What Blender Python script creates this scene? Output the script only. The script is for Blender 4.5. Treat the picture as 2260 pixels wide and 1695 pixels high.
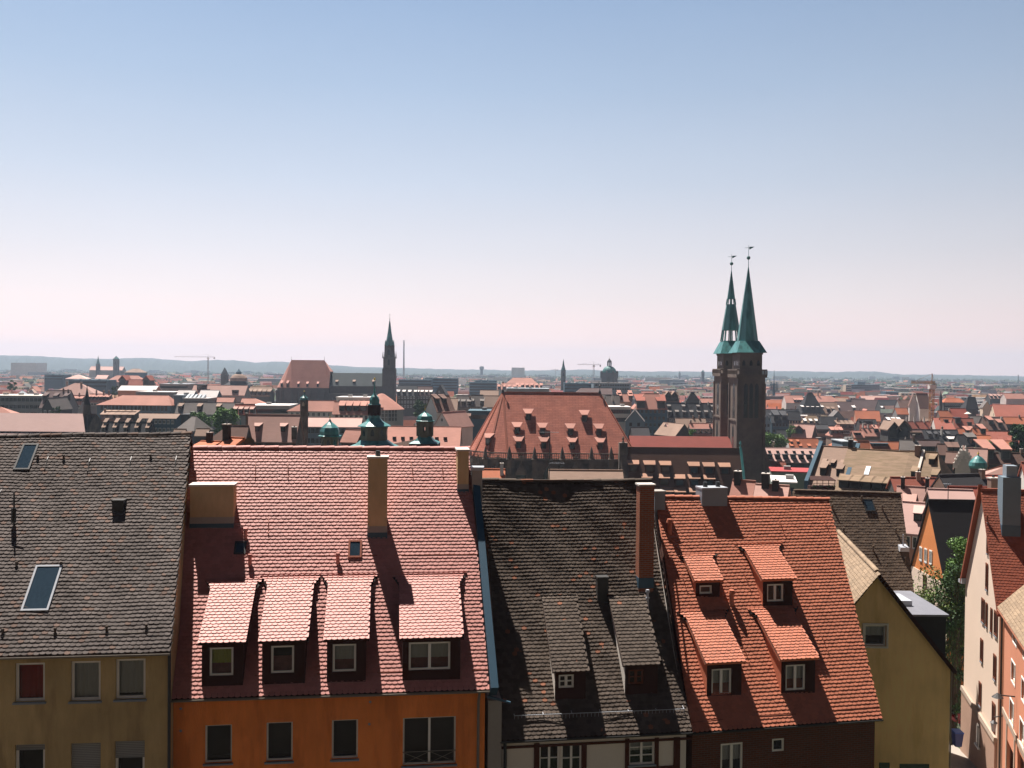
import bpy, bmesh, math, random
import numpy as np
from mathutils import Vector, Matrix
R = math.radians
random.seed(7)
for o in list(bpy.data.objects): bpy.data.objects.remove(o)
S = bpy.context.scene
COL = S.collection
# ---------------------------------------------------------------- camera
FPX, CX, CY = 2100.0, 1130.0, 847.5          # focal length in px of the 2260x1695 photograph
CAM = Vector((0, 0, 45.0))
PITCH, ROLL = math.atan(33.5 / FPX), R(0.55)
_d = Vector((0, math.cos(PITCH), -math.sin(PITCH)))
_r0 = Vector((1, 0, 0)); _u0 = Vector((0, math.sin(PITCH), math.cos(PITCH)))
_r = _r0 * math.cos(ROLL) + _u0 * math.sin(ROLL)
_u = -_r0 * math.sin(ROLL) + _u0 * math.cos(ROLL)
cd = bpy.data.cameras.new('camera'); cam = bpy.data.objects.new('camera', cd); COL.objects.link(cam)
cam.matrix_world = Matrix(((_r.x, _u.x, -_d.x, CAM.x), (_r.y, _u.y, -_d.y, CAM.y), (_r.z, _u.z, -_d.z, CAM.z), (0, 0, 0, 1)))
cd.sensor_fit = 'HORIZONTAL'; cd.sensor_width = 36; cd.lens = 36 * FPX / 2260
cd.clip_start = 0.5; cd.clip_end = 60000
S.camera = cam
# ---------------------------------------------------------------- light
SUN_EL, SUN_AZ = R(63), R(-29)               # azimuth measured from +Y towards +X
W = bpy.data.worlds.new('World'); S.world = W; W.use_nodes = True
nt = W.node_tree; bg = nt.nodes['Background']
sky = nt.nodes.new('ShaderNodeTexSky'); sky.sky_type = 'NISHITA'; sky.sun_disc = False
sky.sun_elevation = SUN_EL; sky.sun_rotation = SUN_AZ
sky.air_density = 1.0; sky.dust_density = 1.2; sky.ozone_density = 1.5; sky.altitude = 350
def _mth(op, *v):
    k = nt.nodes.new('ShaderNodeMath'); k.operation = op; k.use_clamp = False
    for i, x in enumerate(v):
        if isinstance(x, (int, float)): k.inputs[i].default_value = x
        else: nt.links.new(x, k.inputs[i])
    return k.outputs[0]
def lin(c): return tuple((x / 255 / 12.92 if x < 11 else ((x / 255 + .055) / 1.055) ** 2.4) for x in c)
EXPO = 0.97
tcw = nt.nodes.new('ShaderNodeTexCoord'); sx = nt.nodes.new('ShaderNodeSeparateXYZ'); nt.links.new(tcw.outputs['Generated'], sx.inputs[0])
ramp = nt.nodes.new('ShaderNodeValToRGB'); nt.links.new(_mth('MAXIMUM', sx.outputs[2], 0.0), ramp.inputs[0]); cr = ramp.color_ramp
SKY = [(0.0, (284, 248, 238)), (.035, (274, 244, 238)), (.075, (252, 239, 239)), (.12, (232, 230, 237)), (.19, (206, 216, 233)), (.28, (178, 198, 225)), (.37, (155, 181, 216)), (.46, (70, 100, 150)), (.62, (26, 46, 86)), (1.0, (16, 30, 62))]
while len(cr.elements) < len(SKY): cr.elements.new(.5)
for e, (p, c) in zip(cr.elements, SKY):
    e.position = p; q = lin(c); e.color = (*(x / 2 ** EXPO for x in q), 1)
azd = _mth('ADD', _mth('MULTIPLY', sx.outputs[0], math.sin(SUN_AZ)), _mth('MULTIPLY', sx.outputs[1], math.cos(SUN_AZ)))
mrw = nt.nodes.new('ShaderNodeMapRange'); nt.links.new(azd, mrw.inputs[0]); mrw.interpolation_type = 'LINEAR'
for i, x in ((1, -1.0), (2, 1.0), (3, .05), (4, 1.08)): mrw.inputs[i].default_value = x
vs = nt.nodes.new('ShaderNodeVectorMath'); vs.operation = 'SCALE'; nt.links.new(ramp.outputs[0], vs.inputs[0]); nzw = nt.nodes.new('ShaderNodeTexNoise'); nzw.inputs['Scale'].default_value = 2.2; nzw.inputs['Detail'].default_value = 3
mpw = nt.nodes.new('ShaderNodeMapping'); mpw.inputs['Scale'].default_value = (1, 1, 3.5); nt.links.new(tcw.outputs['Generated'], mpw.inputs[0]); nt.links.new(mpw.outputs[0], nzw.inputs[0])   # thin uneven air
nt.links.new(_mth('MULTIPLY', mrw.outputs[0], _mth('ADD', .95, _mth('MULTIPLY', nzw.outputs[0], .10))), vs.inputs['Scale'])
vn = nt.nodes.new('ShaderNodeVectorMath'); vn.operation = 'SCALE'; nt.links.new(sky.outputs[0], vn.inputs[0]); vn.inputs['Scale'].default_value = .07
mxw = nt.nodes.new('ShaderNodeMix'); mxw.data_type = 'RGBA'; mxw.inputs[0].default_value = .015
nt.links.new(vs.outputs[0], mxw.inputs[6]); nt.links.new(vn.outputs[0], mxw.inputs[7]); nt.links.new(mxw.outputs[2], bg.inputs[0]); bg.inputs[1].default_value = 1.0
sd_ = bpy.data.lights.new('sun', 'SUN'); sd_.energy = 5.0; sd_.angle = R(0.5); sd_.color = (1.0, 0.93, 0.86)
sun = bpy.data.objects.new('sun', sd_); COL.objects.link(sun)
SUNV = Vector((math.sin(SUN_AZ) * math.cos(SUN_EL), math.cos(SUN_AZ) * math.cos(SUN_EL), math.sin(SUN_EL)))
sun.rotation_euler = SUNV.to_track_quat('Z', 'Y').to_euler(); sun.location = SUNV * 300
S.view_settings.view_transform = 'Standard'; S.view_settings.look = 'None'
S.view_settings.exposure = EXPO; S.view_settings.gamma = 1.0
S.cycles.use_denoising = True
S.cycles.max_bounces = 5; S.cycles.diffuse_bounces = 2; S.cycles.glossy_bounces = 2; S.cycles.transparent_max_bounces = 6
S.cycles.volume_bounces = 0; S.cycles.caustics_reflective = False; S.cycles.caustics_refractive = False

# ---------------------------------------------------------------- helpers
def ray(px, py): return _d * FPX + _r * (px - CX) - _u * (py - CY)
def at(px, py, Y):
    d = ray(px, py); return CAM + d * (Y / d.y)
def proj(P):
    v = Vector(P) - CAM; z = v.dot(_d)
    return CX + FPX * v.dot(_r) / z, CY - FPX * v.dot(_u) / z
def interp(x, pts):
    if x <= pts[0][0]: return pts[0][1]
    for (a, b), (c, d) in zip(pts, pts[1:]):
        if x <= c: return b + (d - b) * (x - a) / (c - a)
    return pts[-1][1]
def gz(x, y): return interp(y, ((30, 25), (50, 20.5), (75, 16.5), (130, 9.5), (220, 2.0), (300, 0.0)))
INV = {}
def tag(o, label=None, cat=None, group=None, kind=None):
    if label: o['label'] = label
    if cat: o['category'] = cat
    if group: o['group'] = group
    if kind: o['kind'] = kind
    return o
def thing(name, label, cat, loc, rz=0, group=None):
    o = bpy.data.objects.new(name, None); o.empty_display_size = .5; COL.objects.link(o)
    o.location = loc; o.rotation_euler = (0, 0, rz)
    INV[o] = (Matrix.Translation(Vector(loc)) @ Matrix.Rotation(rz, 4, 'Z')).inverted()
    return tag(o, label, cat, group)
def root_of(o):
    while o.parent: o = o.parent
    return o
class MB:
    def __init__(s): s.v = []; s.f = []; s.m = []; s.uv = {}
    def poly(s, pts, mi=0, uv=None):
        i = len(s.v); s.v += [tuple(p) for p in pts]; s.f.append(tuple(range(i, i + len(pts)))); s.m.append(mi)
        if uv: s.uv[len(s.f) - 1] = uv
    def hexa(s, b, t, mi=0):               # 4 bottom, 4 top points (same order)
        i = len(s.v); s.v += [tuple(p) for p in b] + [tuple(p) for p in t]
        for q in ((3, 2, 1, 0), (4, 5, 6, 7), (0, 1, 5, 4), (1, 2, 6, 5), (2, 3, 7, 6), (3, 0, 4, 7)):
            s.f.append(tuple(i + k for k in q)); s.m.append(mi)
    def box(s, x0, x1, y0, y1, z0, z1, mi=0):
        s.hexa([(x0, y0, z0), (x1, y0, z0), (x1, y1, z0), (x0, y1, z0)], [(x0, y0, z1), (x1, y0, z1), (x1, y1, z1), (x0, y1, z1)], mi)
    def obox(s, O, ex, ey, ez, mi=0):      # corner + three edge vectors
        O, ex, ey, ez = Vector(O), Vector(ex), Vector(ey), Vector(ez)
        b = [O, O + ex, O + ex + ey, O + ey]; s.hexa(b, [p + ez for p in b], mi)
    def bar(s, a, b, w, h=None, mi=0, up=(0, 0, 1)):
        a, b = Vector(a), Vector(b); d = (b - a).normalized(); h = h or w
        x = d.cross(Vector(up))
        if x.length < 1e-3: x = d.cross(Vector((1, 0, 0)))
        x.normalize(); y = x.cross(d)
        p = [a - x * w / 2 - y * h / 2, a + x * w / 2 - y * h / 2, a + x * w / 2 + y * h / 2, a - x * w / 2 + y * h / 2]
        s.hexa(p, [q + (b - a) for q in p], mi)
    def tube(s, a, b, r0, r1=None, n=8, mi=0, caps=True):
        a, b = Vector(a), Vector(b); r1 = r0 if r1 is None else r1
        d = (b - a).normalized(); x = d.cross(Vector((0, 0, 1)))
        if x.length < 1e-3: x = Vector((1, 0, 0))
        x.normalize(); y = d.cross(x)
        i = len(s.v)
        for c, r in ((a, r0), (b, r1)):
            for k in range(n):
                t = 2 * math.pi * k / n; s.v.append(tuple(c + x * r * math.cos(t) + y * r * math.sin(t)))
        for k in range(n):
            s.f.append((i + k, i + (k + 1) % n, i + n + (k + 1) % n, i + n + k)); s.m.append(mi)
        if caps:
            s.f.append(tuple(i + k for k in reversed(range(n)))); s.m.append(mi)
            s.f.append(tuple(i + n + k for k in range(n))); s.m.append(mi)
    def lathe(s, c, prof, n=16, mi=0, a0=0, sq=None):
        c = Vector(c); i = len(s.v)
        for r, z in prof:
            for k in range(n):
                t = a0 + 2 * math.pi * k / n; s.v.append((c.x + r * math.cos(t), c.y + r * math.sin(t), c.z + z))
        for j in range(len(prof) - 1):
            for k in range(n):
                a, b = i + j * n + k, i + j * n + (k + 1) % n
                s.f.append((a, b, b + n, a + n)); s.m.append(mi)
        s.f.append(tuple(i + k for k in reversed(range(n)))); s.m.append(mi)
        e = i + (len(prof) - 1) * n
        s.f.append(tuple(e + k for k in range(n))); s.m.append(mi)
    def mesh(s, name, mats, inv=None):
        me = bpy.data.meshes.new(name)
        v = [inv @ Vector(p) for p in s.v] if inv is not None else s.v
        me.from_pydata(v, [], s.f)
        for m in (mats if isinstance(mats, (list, tuple)) else [mats]): me.materials.append(m)
        me.polygons.foreach_set('material_index', s.m)
        if s.uv:
            L = me.uv_layers.new(name='UVMap')
            for fi, uv in s.uv.items():
                for k, li in enumerate(me.polygons[fi].loop_indices): L.data[li].uv = uv[k]
        me.update(); return me
    def build(s, name, mats, parent=None, world=True, smooth=False):
        inv = INV[root_of(parent)] if (parent is not None and world) else None
        me = s.mesh(name, mats, inv)
        if smooth: me.polygons.foreach_set('use_smooth', [True] * len(me.polygons))
        o = bpy.data.objects.new(name, me); COL.objects.link(o)
        if parent is not None: o.parent = parent
        return o
def link(name, me, parent, loc=(0, 0, 0), rz=0, sc=(1, 1, 1)):
    o = bpy.data.objects.new(name, me); COL.objects.link(o); o.parent = parent
    o.location = loc; o.rotation_euler = (0, 0, rz); o.scale = sc
    return o

# ---------------------------------------------------------------- materials
def nd(nt, t, **k):
    n = nt.nodes.new(t)
    for a, b in k.items(): setattr(n, a, b)
    return n
def mat(name, col, var=.18, scale=2.0, rough=.85, spec=.25, bump=0.0, stain=.25, stain_scale=.25, col2=None, frac2=.08,
        island=0.0, rnd=0.0, metal=0.0, stretch=None, bscale=None, coat=0.0):
    m = bpy.data.materials.new(name); m.use_nodes = True; nt = m.node_tree
    b = nt.nodes['Principled BSDF']; L = nt.links.new
    b.inputs['Roughness'].default_value = rough; b.inputs['Specular IOR Level'].default_value = spec
    b.inputs['Metallic'].default_value = metal
    geo = nd(nt, 'ShaderNodeNewGeometry'); pos = geo.outputs['Position']
    if stretch:
        mp = nd(nt, 'ShaderNodeMapping'); mp.inputs['Scale'].default_value = stretch; L(pos, mp.inputs[0]); ps = mp.outputs[0]
    else: ps = pos
    n1 = nd(nt, 'ShaderNodeTexNoise'); n1.inputs['Scale'].default_value = scale; n1.inputs['Detail'].default_value = 6; n1.inputs['Roughness'].default_value = .65; L(ps, n1.inputs[0])
    n2 = nd(nt, 'ShaderNodeTexNoise'); n2.inputs['Scale'].default_value = stain_scale; n2.inputs['Detail'].default_value = 4; L(pos, n2.inputs[0])
    def mth(op, a, b_):
        k = nd(nt, 'ShaderNodeMath', operation=op)
        for i, x in enumerate((a, b_)):
            if isinstance(x, (int, float)): k.inputs[i].default_value = x
            else: L(x, k.inputs[i])
        return k.outputs[0]
    f = mth('ADD', 1 - var, mth('MULTIPLY', n1.outputs[0], 2 * var))
    f = mth('MULTIPLY', f, mth('ADD', 1 - stain, mth('MULTIPLY', n2.outputs[0], 2 * stain)))
    if island: f = mth('MULTIPLY', f, mth('ADD', 1 - island, mth('MULTIPLY', geo.outputs['Random Per Island'], 2 * island)))
    if rnd:
        oi = nd(nt, 'ShaderNodeObjectInfo'); f = mth('MULTIPLY', f, mth('ADD', 1 - rnd, mth('MULTIPLY', oi.outputs['Random'], 2 * rnd)))
    base = None
    if col2:
        mx = nd(nt, 'ShaderNodeMix', data_type='RGBA'); mx.inputs[6].default_value = (*col, 1); mx.inputs[7].default_value = (*col2, 1)
        if island:
            wn = nd(nt, 'ShaderNodeTexWhiteNoise', noise_dimensions='1D'); L(mth('MULTIPLY', geo.outputs['Random Per Island'], 977.0), wn.inputs['W'])
            pn = nd(nt, 'ShaderNodeTexNoise'); pn.inputs['Scale'].default_value = .5; L(pos, pn.inputs[0])
            thr = mth('MULTIPLY', mth('GREATER_THAN', mth('ADD', wn.outputs[0], mth('MULTIPLY', pn.outputs[0], .35)), 1.17 - frac2), 1.0)
            L(thr, mx.inputs[0])
        else:
            n3 = nd(nt, 'ShaderNodeTexNoise'); n3.inputs['Scale'].default_value = scale * .4; n3.inputs['Detail'].default_value = 5; L(ps, n3.inputs[0])
            rp = nd(nt, 'ShaderNodeValToRGB'); rp.color_ramp.elements[0].position = .5 - frac2; rp.color_ramp.elements[1].position = .62
            L(n3.outputs[0], rp.inputs[0]); L(rp.outputs[0], mx.inputs[0])
        base = mx.outputs[2]
    vm = nd(nt, 'ShaderNodeVectorMath', operation='SCALE')
    if base: L(base, vm.inputs[0])
    else: vm.inputs[0].default_value = col
    L(f, vm.inputs['Scale']); L(vm.outputs[0], b.inputs['Base Color'])
    if bump:
        bp = nd(nt, 'ShaderNodeBump'); bp.inputs['Strength'].default_value = bump; bp.inputs['Distance'].default_value = .05
        n4 = nd(nt, 'ShaderNodeTexNoise'); n4.inputs['Scale'].default_value = bscale or scale * 4; n4.inputs['Detail'].default_value = 5; L(ps, n4.inputs[0])
        L(n4.outputs[0], bp.inputs['Height']); L(bp.outputs[0], b.inputs['Normal'])
    return m
def brickmat(name, c1, c2, mortar, bw, bh, rough=.85, ms=.015, bump=.4, spec=.2, rnd=0):
    m = bpy.data.materials.new(name); m.use_nodes = True; nt = m.node_tree; L = nt.links.new
    b = nt.nodes['Principled BSDF']; b.inputs['Roughness'].default_value = rough; b.inputs['Specular IOR Level'].default_value = spec
    tc = nd(nt, 'ShaderNodeTexCoord'); br = nd(nt, 'ShaderNodeTexBrick')
    br.inputs['Color1'].default_value = (*c1, 1); br.inputs['Color2'].default_value = (*c2, 1); br.inputs['Mortar'].default_value = (*mortar, 1)
    br.inputs['Scale'].default_value = 1; br.inputs['Brick Width'].default_value = bw; br.inputs['Row Height'].default_value = bh
    br.inputs['Mortar Size'].default_value = ms; br.inputs['Bias'].default_value = 0
    L(tc.outputs['UV'], br.inputs[0])
    n2 = nd(nt, 'ShaderNodeTexNoise'); n2.inputs['Scale'].default_value = .35; n2.inputs['Detail'].default_value = 6; L(tc.outputs['UV'], n2.inputs[0])
    mr = nd(nt, 'ShaderNodeMapRange'); mr.inputs[3].default_value = .6; mr.inputs[4].default_value = 1.4; L(n2.outputs[0], mr.inputs[0])
    vm = nd(nt, 'ShaderNodeVectorMath', operation='SCALE'); L(br.outputs[0], vm.inputs[0]); L(mr.outputs[0], vm.inputs['Scale'])
    L(vm.outputs[0], b.inputs['Base Color'])
    bp = nd(nt, 'ShaderNodeBump'); bp.inputs['Strength'].default_value = bump; bp.inputs['Distance'].default_value = .03
    L(br.outputs[1], bp.inputs['Height']); bp.invert = True; L(bp.outputs[0], b.inputs['Normal'])
    return m
def glassmat(name, tint=(.9, .95, 1), refl=1.0):
    m = bpy.data.materials.new(name); m.use_nodes = True; nt = m.node_tree; L = nt.links.new
    nt.nodes.remove(nt.nodes['Principled BSDF']); out = nt.nodes['Material Output']
    fr = nd(nt, 'ShaderNodeFresnel'); fr.inputs[0].default_value = 1.5
    tr = nd(nt, 'ShaderNodeBsdfTransparent'); tr.inputs[0].default_value = (*tint, 1)
    gl = nd(nt, 'ShaderNodeBsdfGlossy'); gl.inputs['Roughness'].default_value = .04; gl.inputs[0].default_value = (refl, refl, refl, 1)
    nz = nd(nt, 'ShaderNodeTexNoise'); nz.inputs['Scale'].default_value = 1.3; geo = nd(nt, 'ShaderNodeNewGeometry'); L(geo.outputs['Position'], nz.inputs[0])
    bp = nd(nt, 'ShaderNodeBump'); bp.inputs['Strength'].default_value = .15; bp.inputs['Distance'].default_value = .02; L(nz.outputs[0], bp.inputs['Height']); L(bp.outputs[0], gl.inputs['Normal'])
    mx = nd(nt, 'ShaderNodeMixShader'); L(fr.outputs[0], mx.inputs[0]); L(tr.outputs[0], mx.inputs[1]); L(gl.outputs[0], mx.inputs[2]); L(mx.outputs[0], out.inputs[0])
    return m
M = {}
# near tiles
M['tile_salmon'] = mat('tile_salmon', (.52, .215, .18), var=.12, scale=9, rough=.55, spec=.4, island=.10, stain=.12, stain_scale=.5, bump=.15)
M['tile_red'] = mat('tile_red', (.49, .165, .095), var=.12, scale=9, rough=.55, spec=.4, island=.12, stain=.15, stain_scale=.4, bump=.15)
M['tile_grey'] = mat('tile_grey', (.122, .103, .095), var=.2, scale=9, rough=.8, spec=.1, island=.2, stain=.4, stain_scale=.6, bump=.2, col2=(.16, .11, .09), frac2=.10)
M['tile_brown'] = mat('tile_brown', (.11, .086, .07), var=.2, scale=9, rough=.8, spec=.12, island=.22, stain=.45, stain_scale=.5, bump=.2, col2=(.27, .12, .075), frac2=.0)
M['tile_umber'] = mat('tile_umber', (.12, .085, .06), var=.2, scale=9, rough=.7, spec=.3, island=.22, stain=.35, stain_scale=.4, bump=.2)
M['tile_sand'] = mat('tile_sand', (.28, .2, .13), var=.2, scale=9, rough=.7, spec=.3, island=.18, stain=.3, stain_scale=.5, bump=.2)
M['tile_wine'] = mat('tile_wine', (.27, .075, .04), var=.15, scale=9, rough=.65, spec=.3, island=.15, stain=.25, stain_scale=.4, bump=.2)
M['underlay'] = mat('underlay', (.03, .025, .022), var=.1)
# walls
M['plaster_olive'] = mat('plaster_olive', (.53, .385, .19), col2=(.42, .30, .15), frac2=-.03, var=.25, scale=1.6, bump=.5, bscale=14, stain=.42, stain_scale=.5, stretch=(2.5, 2.5, .5))
M['plaster_orange'] = mat('plaster_orange', (.95, .29, .075), col2=(.80, .235, .06), frac2=-.03, var=.22, scale=1.6, bump=.5, bscale=14, stain=.42, stain_scale=.4, stretch=(2.5, 2.5, .5))
M['plaster_tan'] = mat('plaster_tan', (.58, .42, .24), var=.2, scale=2.5, bump=.5, bscale=20, stain=.3, stain_scale=.8, stretch=(3, 3, .6))
M['plaster_yellow'] = mat('plaster_yellow', (.98, .67, .31), col2=(.88, .59, .26), frac2=-.03, var=.2, scale=1.4, bump=.4, bscale=14, stain=.28, stain_scale=.4, stretch=(2.5, 2.5, .5))
M['plaster_cream'] = mat('plaster_cream', (.78, .62, .50), var=.05, scale=8, bump=.2, bscale=20, stain=.1)
M['plaster_white'] = mat('plaster_white', (.75, .69, .62), var=.06, scale=8, bump=.2, stain=.12)
M['plaster_pink'] = mat('plaster_pink', (.62, .27, .17), var=.08, scale=8, bump=.2, stain=.15)
M['plaster_rust'] = mat('plaster_rust', (.70, .25, .085), var=.12, scale=6, bump=.3, stain=.25)
M['plaster_grey'] = mat('plaster_grey', (.36, .33, .30), var=.1, scale=6, bump=.2, stain=.2)
M['stone_pink'] = mat('stone_pink', (.42, .27, .2), var=.15, scale=4, bump=.3, stain=.25)
M['brick_dark'] = brickmat('brick_dark', (.17, .05, .03), (.12, .04, .025), (.13, .09, .07), .26, .085)
M['brick_red'] = brickmat('brick_red', (.36, .10, .045), (.28, .075, .035), (.25, .17, .13), .26, .085)
M['zinc'] = mat('zinc', (.035, .085, .13), var=.1, scale=3, rough=.45, spec=.5, stain=.2)
M['zinc_white'] = mat('zinc_white', (.44, .46, .50), var=.06, scale=3, rough=.4, spec=.5, stain=.1)
M['zinc_flat'] = mat('zinc_flat', (.2, .2, .225), var=.15, scale=2, rough=.5, spec=.4, stain=.25)
M['metal_dark'] = mat('metal_dark', (.035, .035, .035), var=.15, scale=5, rough=.5, spec=.5)
M['metal_rust'] = mat('metal_rust', (.30, .09, .05), var=.2, scale=6, rough=.6)
M['gutter'] = mat('gutter', (.22, .19, .16), var=.15, scale=4, rough=.45, spec=.5)
M['concrete'] = mat('concrete', (.62, .57, .52), var=.12, scale=4, bump=.2)
M['timber'] = mat('timber', (.085, .028, .018), var=.25, scale=6, rough=.8, stretch=(1, 1, 6))
M['board_dark'] = mat('board_dark', (.05, .02, .016), var=.25, scale=8, rough=.85)
M['slate_dark'] = mat('slate_dark', (.035, .033, .034), var=.25, scale=5, rough=.7)
M['frame_white'] = mat('frame_white', (.88, .85, .80), var=.04, scale=5, rough=.5, spec=.4, stain=.05)
M['frame_brown'] = mat('frame_brown', (.16, .05, .025), var=.15, scale=5, rough=.6)
M['sill_grey'] = mat('sill_grey', (.25, .29, .33), var=.1, scale=5, rough=.45, spec=.5)
M['curtain'] = mat('curtain', (.55, .55, .50), var=.2, scale=4, rough=.95, stretch=(14, 14, .6), stain=.1)
M['curtain_green'] = mat('curtain_green', (.50, .52, .12), var=.15, scale=3, rough=.95)
M['curtain_red'] = mat('curtain_red', (.40, .03, .02), var=.3, scale=2, rough=.95)
M['shutter'] = brickmat('shutter', (.35, .35, .34), (.33, .33, .32), (.2, .2, .2), 30, .06, bump=.3)
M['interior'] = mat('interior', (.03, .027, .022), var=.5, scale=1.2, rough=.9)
M['glass'] = glassmat('glass', refl=.7)
M['pane_dark'] = mat('pane_dark', (.02, .024, .028), var=.5, scale=.6, rough=.12, spec=.6, stain=.4, stain_scale=.2)
M['copper'] = mat('copper', (.068, .25, .245), var=.2, scale=.7, rough=.42, spec=.5, stain=.3, stain_scale=.2, stretch=(3, 3, .5), col2=(.035, .14, .14), frac2=.05)
M['copper_dark'] = mat('copper_dark', (.035, .15, .14), var=.25, scale=.8, rough=.6, spec=.35, stain=.3, stretch=(3, 3, .4))
M['sandstone_dark'] = mat('sandstone_dark', (.17, .125, .10), var=.3, scale=.9, rough=.9, stain=.4, stain_scale=.15, bump=.4, col2=(.08, .065, .055), frac2=.1)
M['sandstone'] = mat('sandstone', (.42, .33, .26), var=.22, scale=.8, rough=.9, stain=.3, stain_scale=.15, bump=.4)
M['gold'] = mat('gold', (.6, .4, .1), var=.1, rough=.3, metal=.8)
M['asphalt'] = mat('asphalt', (.055, .053, .05), var=.2, scale=3, rough=.95)
M['paving'] = mat('paving', (.33, .29, .25), var=.25, scale=4, rough=.95, bump=.3)
# far roofs / walls
def roofm(k, c, **kw):
    a = dict(var=.20, scale=1.6, rough=.8, spec=.25, stain=.28, stain_scale=.16, stretch=(.35, .35, 3.0), rnd=.12); a.update(kw)
    M[k] = mat(k, c, **a)
roofm('r_salmon', (.42, .20, .155)); roofm('r_pink', (.42, .25, .21)); roofm('r_orange', (.40, .13, .065)); roofm('r_red', (.29, .075, .052))
roofm('r_brick', (.25, .075, .05)); roofm('r_brown', (.165, .095, .075)); roofm('r_tan', (.27, .18, .135), var=.25, scale=2.5); roofm('r_moss', (.26, .175, .115), var=.3, scale=2.6, col2=(.2, .14, .085), frac2=.1)
roofm('r_grey', (.16, .14, .13)); roofm('r_slate', (.055, .055, .06)); roofm('r_black', (.03, .028, .03)); roofm('r_dusk', (.13, .085, .08))
roofm('r_rose', (.62, .40, .35), var=.08); roofm('r_white', (.66, .62, .60), var=.08); roofm('r_zinc', (.42, .46, .49), var=.1); roofm('r_teal', (.10, .17, .21), var=.1)
roofm('r_crimson', (.38, .06, .06))
for k, c in dict(w_white=(.62, .58, .53), w_cream=(.60, .46, .34), w_grey=(.28, .27, .26), w_blue=(.17, .22, .26), w_dark=(.09, .085, .08), w_ochre=(.42, .28, .14),
                 w_stone=(.25, .18, .14), w_pink=(.5, .28, .2), w_green=(.2, .24, .2), w_teal=(.07, .12, .16)).items():
    M[k] = mat(k, c, var=.12, scale=1.5, rough=.9, stain=.2, stain_scale=.2, rnd=.1)
# ---------------------------------------------------------------- ground, hills, street
def grid_mesh(name, xs, ys, zf, m, kind='structure'):
    v = [(x, y, zf(x, y)) for y in ys for x in xs]; n = len(xs); f = []
    for j in range(len(ys) - 1):
        for i in range(n - 1): a = j * n + i; f.append((a, a + 1, a + n + 1, a + n))
    me = bpy.data.meshes.new(name); me.from_pydata(v, [], f); me.materials.append(m); me.update()
    o = bpy.data.objects.new(name, me); COL.objects.link(o); tag(o, kind=kind); return o
M['ground'] = mat('ground', (.075, .07, .06), var=.5, scale=.05, stain=.5, stain_scale=.004, rough=.95, col2=(.045, .065, .03), frac2=.05)
M['forest'] = mat('forest', (.035, .05, .04), var=.4, scale=.02, stain=.4, stain_scale=.002, rough=.95)
HX = [-8400, -6000, -4000, -2500, -1500, -900, -600, -400, -250, -150, -100, -60, -30, 0, 30, 60, 100, 150, 250, 400, 600, 900, 1500, 2500, 4000, 6000, 8400]
HY = [-80, -20, 10, 30, 40, 50, 62, 75, 100, 130, 170, 220, 260, 300, 400, 600, 1000, 1800, 3000, 5000, 8000]
grid_mesh('ground', HX, HY, gz, M['ground'])
HILL = [(-300, 786), (0, 785), (80, 786), (154, 791), (229, 792.5), (300, 791), (333, 791), (374, 795), (420, 798), (477, 795), (518, 795.5), (566, 801), (607, 798), (660, 802), (729, 807), (778, 810), (860, 812), (1000, 815.5), (1150, 818), (1249, 817), (1287, 816), (1319, 818), (1384, 820), (1550, 821), (1690, 819), (1795, 820.7), (1850, 822), (1890, 820), (1931, 820.7), (1985, 827), (2094, 827.5), (2260, 831), (2600, 833)]
def hill_mesh():
    v, f = [], []; rnd = random.Random(3); n = 0
    pxs = [-300 + 12 * i for i in range(240)]
    for k, (Yd, fr) in enumerate(((4600, 0.0), (5300, .45), (5900, .8), (6500, 1.0), (7400, .55))):
        for px in pxs:
            top = at(px, interp(px, HILL), 6500); X = top.x / 6500 * Yd
            zz = max(top.z, 1.0) * fr * (1 + .12 * math.sin(px * .05 * (k + 1)) * (fr < 1)) + rnd.uniform(0, 4) * (fr > 0)
            v.append((X, Yd, zz - (3 if k == 0 else 0)))
    n = len(pxs)
    for j in range(4):
        for i in range(n - 1): a = j * n + i; f.append((a, a + 1, a + n + 1, a + n))
    me = bpy.data.meshes.new('hills'); me.from_pydata(v, [], f); me.materials.append(M['forest']); me.update()
    o = bpy.data.objects.new('hills', me); COL.objects.link(o); tag(o, kind='structure')
hill_mesh()
M['rock'] = mat('rock', (.055, .045, .034), var=.5, scale=.3, stain=.4, rough=1.0)
def castle_sky_blocker():  # unseen castle hill and wall around the camera, added to block sky light
    prof = [(24, 24.9), (17, 27), (9, 37), (4, 41), (-4, 42), (-9, 43), (-10, 58), (-14, 64), (-30, 66)]
    v, f = [], []; xs = list(range(-90, 91, 10)); rr = random.Random(9)
    for y, z in prof:
        for x in xs: v.append((x, y - abs(x) * .06 + rr.uniform(-.5, .5), z + rr.uniform(-.6, .6) * (z > 25) - .02 * abs(x) * (z > 30)))
    n = len(xs)
    for j in range(len(prof) - 1):
        for i in range(n - 1): a = j * n + i; f.append((a, a + n, a + n + 1, a + 1))
    me = bpy.data.meshes.new('castle_hill_sky_blocker'); me.from_pydata(v, [], f); me.materials.append(M['rock']); me.update()
    o = bpy.data.objects.new('castle_hill_sky_blocker', me); COL.objects.link(o); tag(o, kind='structure')
castle_sky_blocker()
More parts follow.
